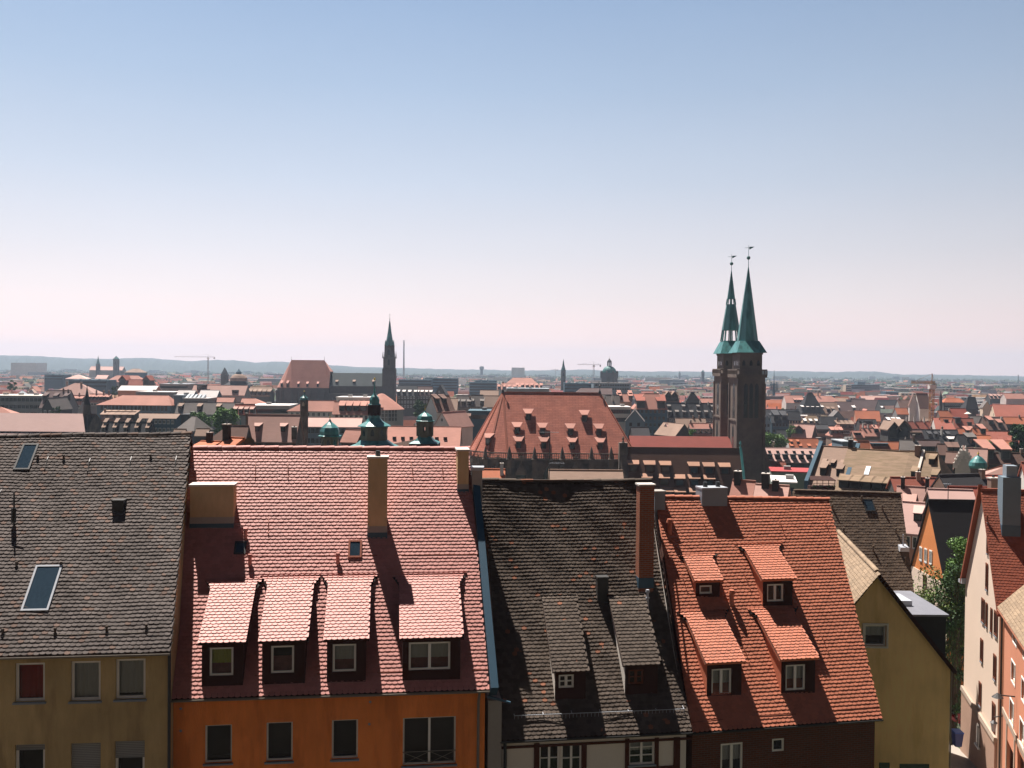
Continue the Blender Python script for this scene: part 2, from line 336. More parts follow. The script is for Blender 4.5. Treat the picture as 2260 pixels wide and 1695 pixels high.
# paved lane falling away between the yellow house and the cream house
def lane():
    mb = MB(); c = [(27.0, 40), (28.2, 50), (29.3, 60), (30.2, 70), (31.5, 80), (33, 95)]
    w = [5, 4, 3.2, 3, 3, 3]
    for (p, a), (q, b) in zip(list(zip(c, w)), list(zip(c, w))[1:]):
        mb.poly([(p[0] - a, p[1], gz(*p) + .02), (p[0] + a, p[1], gz(*p) + .02), (q[0] + b, q[1], gz(*q) + .02), (q[0] - b, q[1], gz(*q) + .02)])
    tag(mb.build('street', M['paving']), kind='structure')
lane()
mb = MB(); mb.poly([(-60, 22, 25.02), (26, 26, 25.02), (26, 31.5, 25.02), (-60, 29, 25.02)]); tag(mb.build('road', M['asphalt']), kind='structure')

# ---------------------------------------------------------------- near roofs with real tiles
def tile_arrays(O, ex, sd, n, ul, ur, L, tw, th, step=.075, seed=1, warp=None, jit=.008):
    """beaver-tail tiles; ul/ur: bounds as functions of v; L(u): slope length; returns verts, faces"""
    rs = np.random.RandomState(seed)
    C = []
    Lmax = max(L(0), L(ur(0)))
    rows = int(Lmax / th) + 1
    for r in range(rows):
        v0 = r * th; a, b = ul(v0), ur(v0)
        k = int(math.ceil((b - a) / tw)) + 1
        us = a + (np.arange(k) + (.5 if r % 2 else 0.0)) * tw
        us = us[(us < b + .02) & (us > a - .02)]
        us = us[np.array([v0 < L(u) - .02 for u in us], bool)] if len(us) else us
        C += [(u, v0, max(a, u - .485 * tw), min(b, u + .485 * tw)) for u in us]
    if not C: return [], []
    C = np.array(C); N = len(C)
    xs = np.array([-.485, -.40, -.22, 0, .22, .40, .485]) * tw
    ys = .30 * tw * (1 - np.sqrt(np.clip(1 - (xs / (.5 * tw)) ** 2, 0, 1)) )
    j1 = rs.uniform(-jit, jit, N); j2 = rs.uniform(-jit * .6, jit * 1.2, N); rot = rs.normal(0, .02, N)
    U = np.zeros((N, 16)); V = np.zeros((N, 16)); Wd = np.zeros((N, 16))
    for i in range(7):
        U[:, i] = C[:, 0] + xs[i] - rot * ys[i]; V[:, i] = C[:, 1] + ys[i] + j1 + rot * xs[i]; Wd[:, i] = step + j2 * .5
        U[:, 9 + i] = U[:, i]; V[:, 9 + i] = V[:, i] + .002; Wd[:, 9 + i] = Wd[:, i] - .02
    U[:, 7] = C[:, 0] + xs[6]; U[:, 8] = C[:, 0] + xs[0]; V[:, 7] = V[:, 8] = C[:, 1] + 2.7 * th; Wd[:, 7] = Wd[:, 8] = .002
    V = np.minimum(V, C[:, 1:2] * 0 + np.maximum(C[:, 1:2] + .02, np.array([L(u) for u in C[:, 0]])[:, None]))
    U = np.clip(U, C[:, 2:3], C[:, 3:4])
    if warp is not None: Wd = Wd + warp(U, V)
    P = (np.array(O)[None, None, :] + U[..., None] * np.array(ex) + V[..., None] * np.array(sd) + Wd[..., None] * np.array(n)).reshape(-1, 3)
    F = []
    for t in range(N):
        b = t * 16
        F.append((b, b + 1, b + 2, b + 3, b + 4, b + 5, b + 6, b + 7, b + 8))
        for i in range(6): F.append((b + 9 + i, b + 10 + i, b + 1 + i, b + i))
    return [tuple(p) for p in P], F
def add_tiles(mb, tv, tf, mi=0):
    i = len(mb.v); mb.v += tv; mb.f += [tuple(i + k for k in f) for f in tf]; mb.m += [mi] * len(tf)
class Roof:
    def __init__(s, EL, ER, RL, rr_px):
        s.EL, s.ER, s.RL = EL, ER, RL
        s.ex = (ER - EL).normalized(); s.n = s.ex.cross(RL - EL).normalized(); s.sd = s.n.cross(s.ex)
        s.W = (ER - EL).length; s.RR = s.hit(*rr_px)
        s.vL = (RL - EL).dot(s.sd); s.cl = (RL - EL).dot(s.ex) / s.vL
        s.vR = (s.RR - EL).dot(s.sd); s.cr = ((s.RR - EL).dot(s.ex) - s.W) / s.vR
        s.h = Vector((s.sd.x, s.sd.y, 0)).normalized(); s.exh = Vector((s.ex.x, s.ex.y, 0)).normalized()
    def hit(s, px, py):
        d = ray(px, py); return CAM + d * ((s.EL - CAM).dot(s.n) / d.dot(s.n))
    def uv(s, P): return (P - s.EL).dot(s.ex), (P - s.EL).dot(s.sd)
    def P(s, u, v, w=0): return s.EL + s.ex * u + s.sd * v + s.n * w
    def ul(s, v): return s.cl * v
    def ur(s, v): return s.W + s.cr * v
    def L(s, u): return s.vL + (s.vR - s.vL) * max(0, min(1, u / s.W))
class Facade:
    def __init__(s, P0, P1):
        s.P0 = Vector((P0[0], P0[1], 0)); s.P1 = Vector((P1[0], P1[1], 0)); s.e = (s.P1 - s.P0).normalized(); s.n = Vector((s.e.y, -s.e.x, 0)); s.W = (s.P1 - s.P0).length
    def hit(s, px, py):
        d = ray(px, py); P = CAM + d * ((s.P0 - CAM).dot(s.n) / d.dot(s.n)); return (P - s.P0).dot(s.e), P.z
    def P(s, u, z, w=0): return s.P0 + s.e * u + s.n * w + Vector((0, 0, z))
    def rect(s, x0, y0, x1, y1):
        ym = (y0 + y1) / 2; xm = (x0 + x1) / 2
        return (s.hit(x0, ym)[0], s.hit(x1, ym)[0], s.hit(xm, y1)[1], s.hit(xm, y0)[1])
def wall_holes(mb, F, z0, z1, rects, depth=.14, mi=0, u0=0, u1=None, uvs=False):
    u1 = F.W if u1 is None else u1
    rects = [(max(a, u0 + .01), min(b, u1 - .01), max(c, z0 + .01), min(d, z1 - .01)) for a, b, c, d in rects]
    us = sorted({u0, u1, *[r[0] for r in rects], *[r[1] for r in rects]}); zs = sorted({z0, z1, *[r[2] for r in rects], *[r[3] for r in rects]})
    for a, b in zip(us, us[1:]):
        for c, d in zip(zs, zs[1:]):
            um, zm = (a + b) / 2, (c + d) / 2
            if any(r[0] < um < r[1] and r[2] < zm < r[3] for r in rects): continue
            mb.poly([F.P(a, c), F.P(b, c), F.P(b, d), F.P(a, d)], mi, [(a, c), (b, c), (b, d), (a, d)])
    for a, b, c, d in rects:
        q = [(a, c), (b, c), (b, d), (a, d)]
        for k in range(4):
            p, r = q[k], q[(k + 1) % 4]; mb.poly([F.P(*p), F.P(*p, -depth), F.P(*r, -depth), F.P(*r)], mi, [(0, 0), (depth, 0), (depth, 1), (0, 1)])
def fbox(mb, F, a, b, c, d, w0, w1, mi=0): mb.obox(F.P(a, c, w0), F.e * (b - a), F.n * (w1 - w0), Vector((0, 0, d - c)), mi)
def window(parent, F, rect, style='one', frame='frame_white', depth=.12, fw=.07, sill=None, curtain=None, shut=0.0, part='window', cur_h=1.0, trim=None, label=None):
    a, b, c, d = rect; mb = MB(); w0 = -depth - .05; w1 = -depth + .02
    fbox(mb, F, a, b, c, c + fw, w0, w1); fbox(mb, F, a, b, d - fw, d, w0, w1)
    fbox(mb, F, a, a + fw, c + fw, d - fw, w0, w1); fbox(mb, F, b - fw, b, c + fw, d - fw, w0, w1)
    m = (a + b) / 2
    if style in ('two', 'cross', 'four'):
        fbox(mb, F, m - fw * .7, m + fw * .7, c + fw, d - fw, w0, w1 + .01)
    if style in ('cross', 'four'):
        t = fw * .3
        for z in ([(c + d) / 2] if style == 'cross' else [c + (d - c) * .36, c + (d - c) * .68]):
            fbox(mb, F, a + fw, m - fw * .7, z - t, z + t, w0 + .01, w1 - .005); fbox(mb, F, m + fw * .7, b - fw, z - t, z + t, w0 + .01, w1 - .005)
    if sill: fbox(mb, F, a - .05, b + .05, c - .06, c - .002, -depth - .02, .10, 1)
    if trim:
        t = .10
        fbox(mb, F, a - t, a - .002, c - t, d + t, -.02, .03, 2); fbox(mb, F, b + .002, b + t, c - t, d + t, -.02, .03, 2); fbox(mb, F, a - .002, b + .002, d + .002, d + t, -.02, .03, 2); fbox(mb, F, a - .002, b + .002, c - t, c - .002, -.02, .03, 2)
    o = mb.build(part, [M[frame], M[sill or 'sill_grey'], M[trim or 'frame_white']], parent)
    if label: o['label'] = label
    deep = parent.parent is not None
    pp = parent if deep else o
    mp = MB(); mp.poly([F.P(a + fw, c + fw, w0 + .03), F.P(b - fw, c + fw, w0 + .03), F.P(b - fw, d - fw, w0 + .03), F.P(a + fw, d - fw, w0 + .03)])
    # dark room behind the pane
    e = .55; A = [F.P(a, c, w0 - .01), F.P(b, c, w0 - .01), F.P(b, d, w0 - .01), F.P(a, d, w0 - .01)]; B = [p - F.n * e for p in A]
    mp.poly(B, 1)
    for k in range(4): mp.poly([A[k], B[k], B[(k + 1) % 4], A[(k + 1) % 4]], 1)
    mp.build('pane', [M['glass'], M['interior']], pp)
    if curtain:
        mc = MB(); K = 14; cm = curtain
        zt = d - fw; zb = d - (d - c) * cur_h
        for k in range(K):
            x0 = a + (b - a) * k / K; x1 = a + (b - a) * (k + 1) / K; o0 = .03 * (k % 2); o1 = .03 * ((k + 1) % 2)
            mc.poly([F.P(x0, zb, w0 - .08 - o0), F.P(x1, zb, w0 - .08 - o1), F.P(x1, zt, w0 - .08 - o1), F.P(x0, zt, w0 - .08 - o0)])
        mc.build('curtain', M[cm], pp)
    if shut > 0:
        ms = MB(); zb = d - (d - c) * shut
        q = [(a + .02, zb), (b - .02, zb), (b - .02, d), (a + .02, d)]
        ms.poly([F.P(*p, w1 + .02) for p in q], 0, q); fbox(ms, F, a + .02, b - .02, zb - .04, zb - .002, w1 + .005, w1 + .035)
        ms.build('roller_shutter', M['shutter'], pp)
    return o
def ridge_caps(mb, A, B, n, mi=0, r=.13, seg=.4):
    d = B - A; k = max(1, int(d.length / seg)); ex = d.normalized(); side = ex.cross(Vector((0, 0, 1))).normalized(); rr = random.Random(5)
    for i in range(k):
        p = A + d * (i / k); q = A + d * ((i + 1.12) / k); lift = rr.uniform(-.012, .012)
        pts = []
        for c, r_, z in ((p, r * .92, lift - .0), (q, r * 1.05, lift + .015)):
            for t in range(7):
                an = math.pi * (t / 6) ; pts.append(c + side * (r_ * math.cos(an)) + Vector((0, 0, r_ * math.sin(an) * .9 - .03 + z)))
        i0 = len(mb.v); mb.v += [tuple(x) for x in pts]
        for t in range(6): mb.f.append((i0 + t, i0 + t + 1, i0 + 8 + t, i0 + 7 + t)); mb.m.append(mi)
        mb.f.append(tuple(i0 + t for t in range(7))); mb.m.append(mi); mb.f.append(tuple(i0 + 7 + t for t in reversed(range(7)))); mb.m.append(mi)
def snow_guard(root, rp, pts_px, hgt=.22, m='metal_rust', pick=.16, drop=.0):
    for (x0, y0, x1, y1) in pts_px:
        A, B = rp.hit(x0, y0), rp.hit(x1, y1); mb = MB(); n = rp.n; up = Vector((0, 0, 1)); d = B - A
        A = A - up * hgt * .9 + n * .05; B = B - up * hgt * .9 + n * .05
        o = (n * .6 - rp.h * .2)
        mb.bar(A + up * hgt, B + up * hgt, .022, mi=0); mb.bar(A + up * .03, B + up * .03, .022, mi=0)
        k = max(1, int(d.length / pick))
        for i in range(k + 1):
            p = A + d * (i / k); mb.bar(p + up * .03, p + up * hgt, .012)
        kb = max(1, int(d.length / 1.0))
        for i in range(kb + 1):
            p = A + d * (i / kb); mb.bar(p + up * hgt, p + rp.sd * .45 - n * .05, .02); mb.bar(p + up * .01, p + rp.sd * .4 - n * .05, .02)
        mb.build('snow_guard', M[m], root)
def hooks(root, rp, pts, m='metal_rust', L=.85):
    for x, y in pts:
        p = rp.hit(x, y); mb = MB(); q = p - rp.sd * L + rp.ex * .07
        a, b, c = p + rp.n * .03, (p + q) / 2 + rp.n * .13 , q + rp.n * .06
        mb.bar(a, b, .02); mb.bar(b, c, .02); mb.bar(c, c - rp.sd * .06 + rp.n * .05, .035)
        mb.build('roof_hook', M[m], root)
def vents(root, rp, pts, m, s=1.0):
    for x, y in pts:
        p = rp.hit(x, y) - rp.sd * .25; mb = MB(); up = Vector((0, 0, 1)); e = rp.exh
        mb.tube(p - up * .1, p + up * .42 * s, .085 * s, .075 * s, 10); mb.tube(p + up * .40 * s, p + up * .52 * s, .12 * s, .09 * s, 10)
        mb.build('vent_pipe', M[m], root)
def chimney(roof_o, rp, x0, x1, yt, yb, depth, m, cap='concrete', flash=None, pots=0, ref=None, over=.05, capt=.07, sides=None):
    B0, B1 = rp.hit(x0, yb), rp.hit(x1, yb)
    if ref is not None: B0, B1 = at(x0, yb, ref), at(x1, yb, ref)
    zt = at((x0 + x1) / 2, yt, B0.y).z; e = Vector((B1.x - B0.x, B1.y - B0.y, 0)); h = Vector((-e.y, e.x, 0)).normalized()
    zb = min(B0.z, B1.z) - .6; O = Vector((B0.x, B0.y, zb)); mb = MB(); H = zt - zb
    a, b = e, h * depth
    mb.obox(O, a, b, Vector((0, 0, H - capt)), 0)
    for fi in range(len(mb.f)):
        P = [Vector(mb.v[i]) for i in mb.f[fi]]; mb.uv[fi] = [((p - O).dot(e.normalized()) + (p - O).dot(h), p.z) for p in P]
    en = e.normalized()
    mb.obox(O - en * over - h * over + Vector((0, 0, H - capt)), a + en * 2 * over, b + h * 2 * over, Vector((0, 0, capt)), 1)
    if flash:
        f0, f1, mm = flash
        z0 = zb + .3; zm = max(B0.z, B1.z) + f0; z1 = max(B0.z, B1.z) + f1
        mb.obox(O - en * .012 - h * .012 + Vector((0, 0, z0 - zb)), a + en * .024, b + h * .024, Vector((0, 0, zm - z0)), 2)
        if f1 > f0: mb.obox(O - en * .009 - h * .009 + Vector((0, 0, zm - zb + .001)), a + en * .018, b + h * .018, Vector((0, 0, z1 - zm)), 3)
    for k in range(pots):
        c = O + a * ((k + .5) / max(1, pots)) + b * .5 + Vector((0, 0, H)); mb.tube(c, c + Vector((0, 0, .22)), .11, .09, 10, 4)
    return mb.build('chimney', [M[m], M[cap], M['zinc'], M['plaster_grey'], M['metal_dark']], roof_o)
def dormer(root, rp, bl, br, ytop, yjoin, tile, wall, wins, flare=.35, cheek=None, style='one', cur=None, frame='frame_white', seed=3, drop=.12, board=None, sink=False):
    BL, BR = rp.hit(*bl), rp.hit(*br); F = Facade(BL, BR); up = Vector((0, 0, 1)); L_, R_ = BL, BR
    zt = max(at(bl[0], ytop, BL.y).z, BL.z + .4)
    mb = MB(); zb = min(BL.z, BR.z) - (.7 if sink else .2)
    rects = [F.rect(*w) for w in wins]
    wall_holes(mb, F, zb, zt, rects, depth=.1, uvs=True)
    # where the shed roof meets the main roof
    J = rp.hit((bl[0] + br[0]) / 2, yjoin); kk = (J - (BL + BR) / 2).dot(rp.sd)
    TL, TR = Vector((BL.x, BL.y, zt)), Vector((BR.x, BR.y, zt)); JL, JR = BL + rp.sd * kk, BR + rp.sd * kk
    fo = -rp.h
    for (T, B, J_, s) in ((TL, BL, JL, 1), (TR, BR, JR, -1)):
        b0 = Vector((B.x, B.y, zb)); q = [b0, T, J_ - rp.n * .02, J_ - rp.sd * .1 - rp.n * (.7 if sink else .3)]
        mb.poly(q if s > 0 else q[::-1], 1)
    d = mb.build('dormer', [M[wall], M[cheek or wall]], root)
    # roof
    ex = (TR - TL).normalized(); s0 = (JL - TL); n = ex.cross(s0).normalized(); sd = n.cross(ex)
    ov = .16; O = TL - sd * ov - ex * .12 + n * .06; Wd = (TR - TL).length + .24; Ls = s0.dot(sd) + ov + .1
    sl = s0.dot(ex) / s0.dot(sd)
    fl = lambda v: flare * max(0.0, (v / Ls - .80) / .20) ** 1.3
    ul = lambda v: sl * v - fl(v); ur = lambda v: Wd + sl * v + fl(v); L = lambda u: Ls
    tv, tf = tile_arrays(O, ex, sd, n, ul, ur, L, .197, .155, seed=seed)
    mr = MB(); add_tiles(mr, tv, tf, 0)
    pts = [(ul(v), v) for v in np.linspace(0.05, Ls, 12)]; ptr = [(ur(v), v) for v in np.linspace(0.05, Ls, 12)]
    top = [O + ex * u + sd * v - n * .003 for u, v in pts]; tr = [O + ex * u + sd * v - n * .003 for u, v in ptr]
    for i in range(11):
        mr.poly([top[i], tr[i], tr[i + 1], top[i + 1]], 1)
        for A in (top, tr):
            if i > 8: continue
            q = [A[i], A[i + 1], A[i + 1] - n * .1, A[i] - n * .1]; mr.poly(q, 2)
    mr.poly([top[0], tr[0], tr[0] - n * .1, top[0] - n * .1], 2)
    for i in range(9): mr.poly([top[i] - n * .1, tr[i] - n * .1, tr[i + 1] - n * .1, top[i + 1] - n * .1], 1)
    mr.build('dormer_roof', [M[tile], M['underlay'], M[board or 'board_dark']], d)
    for i, r in enumerate(rects):
        window(d, F, r, style=style, frame=frame, depth=.08, fw=.075, part='window_frame', curtain=cur, cur_h=.6 if cur else 1)
    return d
def near_house(name, label, rp, tile, wallm, rects, tw=.197, th=.155, inset=.35, warp=None, seed=1, fac_uv=False, wall_in=(.12, .12), base=None, step=.075, L_extra=0, backm=None, depth=.14, verge='board_dark', jit=.008):
    mid = (rp.EL + rp.ER) / 2; g = gz(mid.x, mid.y + 2)
    root = thing(name, label, 'house', (mid.x, mid.y + 2, g))
    tv, tf = tile_arrays(rp.EL, rp.ex, rp.sd, rp.n, rp.ul, rp.ur, rp.L, tw, th, step=step, seed=seed, warp=warp, jit=jit)
    mb = MB(); add_tiles(mb, tv, tf, 0)
    up = Vector((0, 0, 1))
    def wp(u, v): return float(warp(np.array([[u]]), np.array([[v]]))[0, 0]) if warp else 0
    K = 10
    lo = [[rp.P((rp.ul(v) * (1 - i / K) + rp.ur(v) * (i / K)), v, -.02 + wp(rp.ul(v) * (1 - i / K) + rp.ur(v) * (i / K), v)) for i in range(K + 1)] for v in [0.03 + (rp.vL - .03) * j / K for j in range(K)] + [rp.vL]]
    rid = [rp.RL + (rp.RR - rp.RL) * (i / K) for i in range(K + 1)]
    lo[-1] = [p + rp.n * (wp(*rp.uv(p)) - .02) for p in rid]
    for j in range(K):
        for i in range(K): mb.poly([lo[j][i], lo[j][i + 1], lo[j + 1][i + 1], lo[j + 1][i]], 1)
    # back slope mirrored over the ridge
    bl = rp.RL + rp.h * (rp.RL - rp.EL).dot(rp.h); bl.z = rp.EL.z; br = rp.RR + rp.h * (rp.RR - rp.ER).dot(rp.h); br.z = rp.ER.z
    mb.poly([rp.RR, rp.RL, bl, br], 3); mb.poly([rp.RL - up * .15, rp.RR - up * .15, br - up * .15, bl - up * .15], 1)
    for a, b, c in ((rp.EL, rp.RL, bl), (rp.ER, rp.RR, br)):
        for p, q in ((a, b), (b, c)): mb.poly([p, q, q - up * .16, p - up * .16], 2)
    mb.poly([rp.EL + rp.sd * .05, rp.ER + rp.sd * .05, rp.ER - up * .12 + rp.sd * .05, rp.EL - up * .12 + rp.sd * .05], 2)
    A = [rid[i] + rp.n * wp(*rp.uv(rid[i])) for i in range(K + 1)]
    for i in range(K): ridge_caps(mb, A[i], A[i + 1], rp.n, 0)
    roof = mb.build('roof', [M[tile], M['underlay'], M[verge], M[backm or ('r_red' if 'red' in tile or 'salm' in tile else 'r_brown')]], root)
    # walls
    e = rp.exh; P0 = rp.EL + rp.h * inset + e * wall_in[0]; P1 = rp.ER + rp.h * inset - e * wall_in[1]
    F = Facade(P0, P1); ztop = min(rp.EL.z, rp.ER.z) + .25
    mw = MB(); zb = g - 1.5 if base is None else base
    rr = [F.rect(*r) for r in rects]
    rr = [(a, b, max(c, zb + .5), d) for a, b, c, d in rr]
    wall_holes(mw, F, zb, ztop, rr, depth=depth)
    for (a, b, c, s) in ((rp.EL, rp.RL, bl, .12), (rp.ER, rp.RR, br, -.12)):
        o = e * s; f = rp.h * inset
        q = [(a + f + o), (a + f + o), b + o, c - f + o, c - f + o]; q[0] = Vector((q[0].x, q[0].y, zb)); q[4] = Vector((q[4].x, q[4].y, zb))
        q[1] = q[1] + up * .1; q[2] = q[2] - up * .12; q[3] = q[3] + up * .1
        mw.poly(q, 0, [((p - a).dot(rp.h), p.z) for p in q])
    q0, q1 = bl - rp.h * inset, br - rp.h * inset
    mw.poly([Vector((q1.x, q1.y, zb)), Vector((q0.x, q0.y, zb)), q0 + up * .1, q1 + up * .1], 0, [(0, 0), (10, 0), (10, 10), (0, 10)])
    wall = mw.build('wall', M[wallm], root)
    return root, roof, wall, F, rr
def gutter(root, rp, m='gutter', r=.075, off=.05):
    mb = MB(); a = rp.EL - rp.h * off; b = rp.ER - rp.h * off; n = 8; i0 = len(mb.v)
    for rad in (r, r - .012):
        for p in (a, b):
            for k in range(n + 1):
                t = math.pi + math.pi * k / n; mb.v.append(tuple(p + rp.h * (rad * math.cos(t)) + Vector((0, 0, rad * math.sin(t) + .0))))
    for s in (0, 2):
        for k in range(n):
            p, q = i0 + s * (n + 1) + k, i0 + (s + 1) * (n + 1) + k; mb.f.append((p, p + 1, q + 1, q)); mb.m.append(0)
    mb.bar(a - rp.h * (r - .005), b - rp.h * (r - .005), .02)
    mb.build('gutter', M[m], root)
def pipe(root, pts, r=.05, m='gutter', name='downpipe'):
    mb = MB()
    for a, b in zip(pts, pts[1:]): mb.tube(a, b, r, r, 8)
    mb.build(name, M[m], root)
def skylight(root, rp, x0, y0, x1, y1, fr='zinc', lift=.12, glass=True, tilt=0.0):
    a, b = rp.hit(x0, y1), rp.hit(x1, y1); ua, va = rp.uv(a); ub, vb = rp.uv(b); vt = rp.uv(rp.hit((x0 + x1) / 2, y0))[1]
    v0 = (va + vb) / 2; t = .07; mb = MB()
    for (p, q, r_, s) in ((ua, ub, v0, v0 + t), (ua, ub, vt - t, vt), (ua, ua + t, v0 + t, vt - t), (ub - t, ub, v0 + t, vt - t)):
        mb.obox(rp.P(p, r_, -.03), rp.ex * (q - p), rp.sd * (s - r_), rp.n * (lift + .03))
    mb.obox(rp.P(ua - .1, v0 - .14, -.01), rp.ex * (ub - ua + .2), rp.sd * .138, rp.n * .055, 1)
    o = mb.build('skylight', [M[fr], M['metal_dark']], root)
    mp = MB(); mp.poly([rp.P(ua + t, v0 + t, lift - .02), rp.P(ub - t, v0 + t, lift - .02), rp.P(ub - t, vt - t, lift - .02), rp.P(ua + t, vt - t, lift - .02)])
    mp.build('pane', M['pane_sky'] if glass else M['metal_dark'], o)
M['pane_sky'] = mat('pane_sky', (.03, .05, .07), var=.3, scale=2, rough=.08, spec=1.0, stretch=(6, 6, 1))

# ======================================================= grey-tiled house (left edge)
rp = Roof(at(-70, 1452.5, 31.5), at(376, 1441, 32.2), at(-62, 964, 38.6), (421, 957.5)); RPL = rp
wins = [(33, 1463, 99, 1549), (156, 1459, 222, 1547), (255, 1454, 321, 1543), (33, 1643, 99, 1735), (156, 1640, 222, 1735), (253, 1635, 319, 1735)]
root, roof, wall, F, rr = near_house('house', 'olive plastered house with large weathered grey tiled roof and open skylights, at the left edge', rp, 'tile_grey', 'plaster_olive', wins, seed=11,
                                     warp=lambda u, v: .03 * np.sin(u * 1.1 + .4) * np.sin(v * .7) + .012 * np.sin(u * 3.1 + v * 2.3), jit=.012, step=.085)
HOUSE_L = root
cur = ['curtain_red', 'curtain', 'curtain', None, None, None]; sh = [0, 0, 0, .12, .62, .36]; hh = [.95, 1, .9, 1, 1, 1]
for k, r in enumerate(rr): window(root, F, r, style='one', sill='sill_grey', curtain=cur[k], shut=sh[k], cur_h=hh[k], fw=.09, trim=None)
gutter(root, rp); g = F.P(F.W + .02, 0, .06); pipe(root, [Vector((g.x, g.y, rp.ER.z - .1)), Vector((g.x, g.y, 24))], .055, 'metal_dark')
skylight(root, rp, 30, 983, 66, 1040, 'metal_dark'); skylight(root, rp, 47, 1252, 108, 1352, 'zinc_white', .14)
snow_guard(root, rp, [(-40, 1409.5, 376, 1398)], .3, 'gutter', .13)
hooks(root, rp, [(110, 1002), (202, 1006), (292, 1004), (391, 1003), (8, 1072)], 'metal_dark')
vents(root, rp, [(87, 1008), (144, 1008), (335, 1007), (41, 1243), (139, 1243), (11, 1390), (126, 1388), (239, 1384), (326, 1380)], 'tile_brown', .5)
c = chimney(roof, rp, 247, 272, 1104, 1136, .4, 'metal_dark', 'metal_dark', over=.02)
mb = MB(); p = rp.hit(31, 1165); mb.tube(p - Vector((0, 0, .2)), p + Vector((0, 0, 1.35)), .035, .03, 8); mb.bar(p + Vector((-.1, 0, .9)), p + Vector((.3, .05, 1.12)), .03)
mb.tube(p + Vector((0, -.03, .2)), p + Vector((0, -.03, .75)), .09, .09, 8); mb.build('roof_mast', M['metal_dark'], root)

# ======================================================= orange house
rp = Roof(at(370, 1545, 33.0), at(1080, 1523.5, 34.5), at(423, 988, 39.9), (1034, 990)); RPO = rp
wins = [(452, 1600, 512, 1684), (587.5, 1594, 646, 1680), (732, 1588.6, 790, 1675), (889, 1582.7, 1006, 1688)]
root, roof, wall, F, rr = near_house('house', 'orange plastered house with salmon tiled roof and four pale shed dormers in a row', rp, 'tile_salmon', 'plaster_orange', wins, seed=21)
HOUSE_O = root
for k, r in enumerate(rr): window(root, F, r, style='two' if k == 3 else 'one', sill='sill_grey', depth=.13, fw=.06)
mb = MB()                                    # glass rail bars before the wide window
a, b, c, d = rr[3]; fbox(mb, F, a, b, c + .48, c + .50, -.05, -.03)
for x0, x1 in ((a, (a + b) / 2), ((a + b) / 2, b)):
    mb.bar(F.P(x0, c + .05, -.04), F.P(x1, c + .48, -.04), .012); mb.bar(F.P(x1, c + .05, -.04), F.P(x0, c + .48, -.04), .012)
mb.build('window_rail', M['gutter'], root)
for x, y in ((399, 1564), (399, 1613), (817, 1549), (815, 1598)):
    u, z = F.hit(x, y); mb = MB(); mb.tube(F.P(u, z, -.02), F.P(u, z, .02), .045, .045, 10); mb.build('wall_vent', M['sill_grey'], root)
dormer(root, rp, (445, 1520), (536, 1518), 1418, 1284, 'tile_salmon', 'board_dark', [(462, 1429, 515, 1492)], cur='curtain_green', seed=31)
dormer(root, rp, (578, 1516), (672.7, 1512.6), 1414.5, 1278, 'tile_salmon', 'board_dark', [(598, 1425, 649, 1486)], seed=32)
dormer(root, rp, (721, 1511), (807, 1509), 1410.6, 1276, 'tile_salmon', 'board_dark', [(734, 1421.5, 786, 1483)], cur='curtain', seed=33)
dormer(root, rp, (888, 1506.7), (1015.4, 1504.4), 1408, 1274.5, 'tile_salmon', 'board_dark', [(902, 1417, 994, 1479)], style='two', cur='curtain', seed=34)
chimney(roof, rp, 419, 515, 1070, 1170, .75, 'plaster_tan', flash=(.25, .5, 0))
chimney(roof, rp, 811, 854, 1008, 1192, .6, 'plaster_tan', flash=(.3, .55, 0), pots=1)
chimney(roof, rp, 1009.5, 1034, 992, 1090, 1.0, 'plaster_tan', 'concrete', flash=(.2, .4, 0))
gutter(root, rp, 'gutter'); u = F.W - .25
pipe(root, [rp.P(rp.W - .35, -.03, -.1), F.P(u, rp.ER.z - .55, .09), F.P(u, 24, .09)], .05, 'gutter')
snow_guard(root, rp, [(540, 1229, 832, 1228), (886, 1228, 1055, 1226), (425, 1498, 446, 1497), (563, 1494, 580, 1493), (700, 1490, 721, 1489), (833, 1487, 888, 1485), (1042, 1482, 1076, 1480)], .22, 'metal_rust', .12)
hooks(root, rp, [(564.5, 1016), (635.6, 1017), (705, 1017), (772, 1016), (907, 1017), (973, 1017), (593, 1137)])
vents(root, rp, [(543, 1180), (553, 1237), (746, 1234)], 'tile_salmon', .9)
skylight(root, rp, 768, 1195, 798, 1233, 'metal_rust', .12); skylight(root, rp, 516, 1197, 542, 1225, 'metal_dark', .1)
# zinc-clad fire parapet along the right verge
mb = MB(); a, b = rp.ER + rp.ex * .04, rp.RR + rp.ex * .04
for t0, t1 in ((0.0, .87),):
    p = a + (b - a) * t0 - rp.n * .5; q = a + (b - a) * t1 - rp.n * .5
    mb.hexa([p, p + rp.exh * .28, q + rp.exh * .28, q], [p + rp.n * .72, p + rp.exh * .28 + rp.n * .72, q + rp.exh * .28 + rp.n * .72, q + rp.n * .72])
    z = a - rp.n * .3; mb.bar(z - rp.sd * .1 - rp.ex * .1, z - rp.sd * .25 + rp.ex * .75 - Vector((0, 0, .12)), .09, .07)
pp = mb.build('fire_parapet', M['zinc'], root)
mb = MB(); P = F.P(F.W + .12, 0, .02)
mb.obox(Vector((P.x, P.y, 24)), rp.exh * .5, rp.h * 10, Vector((0, 0, rp.ER.z - .5 - 24))); mb.build('side_wall', M['plaster_grey'], root)
# plaster chimney at the parapet
e = at(1040, 1117, 40.2); 
chimney(roof, rp, 1041, 1063, 1031, 1125, .55, 'plaster_grey', 'zinc_white', ref=40.0, over=.07, capt=.14)

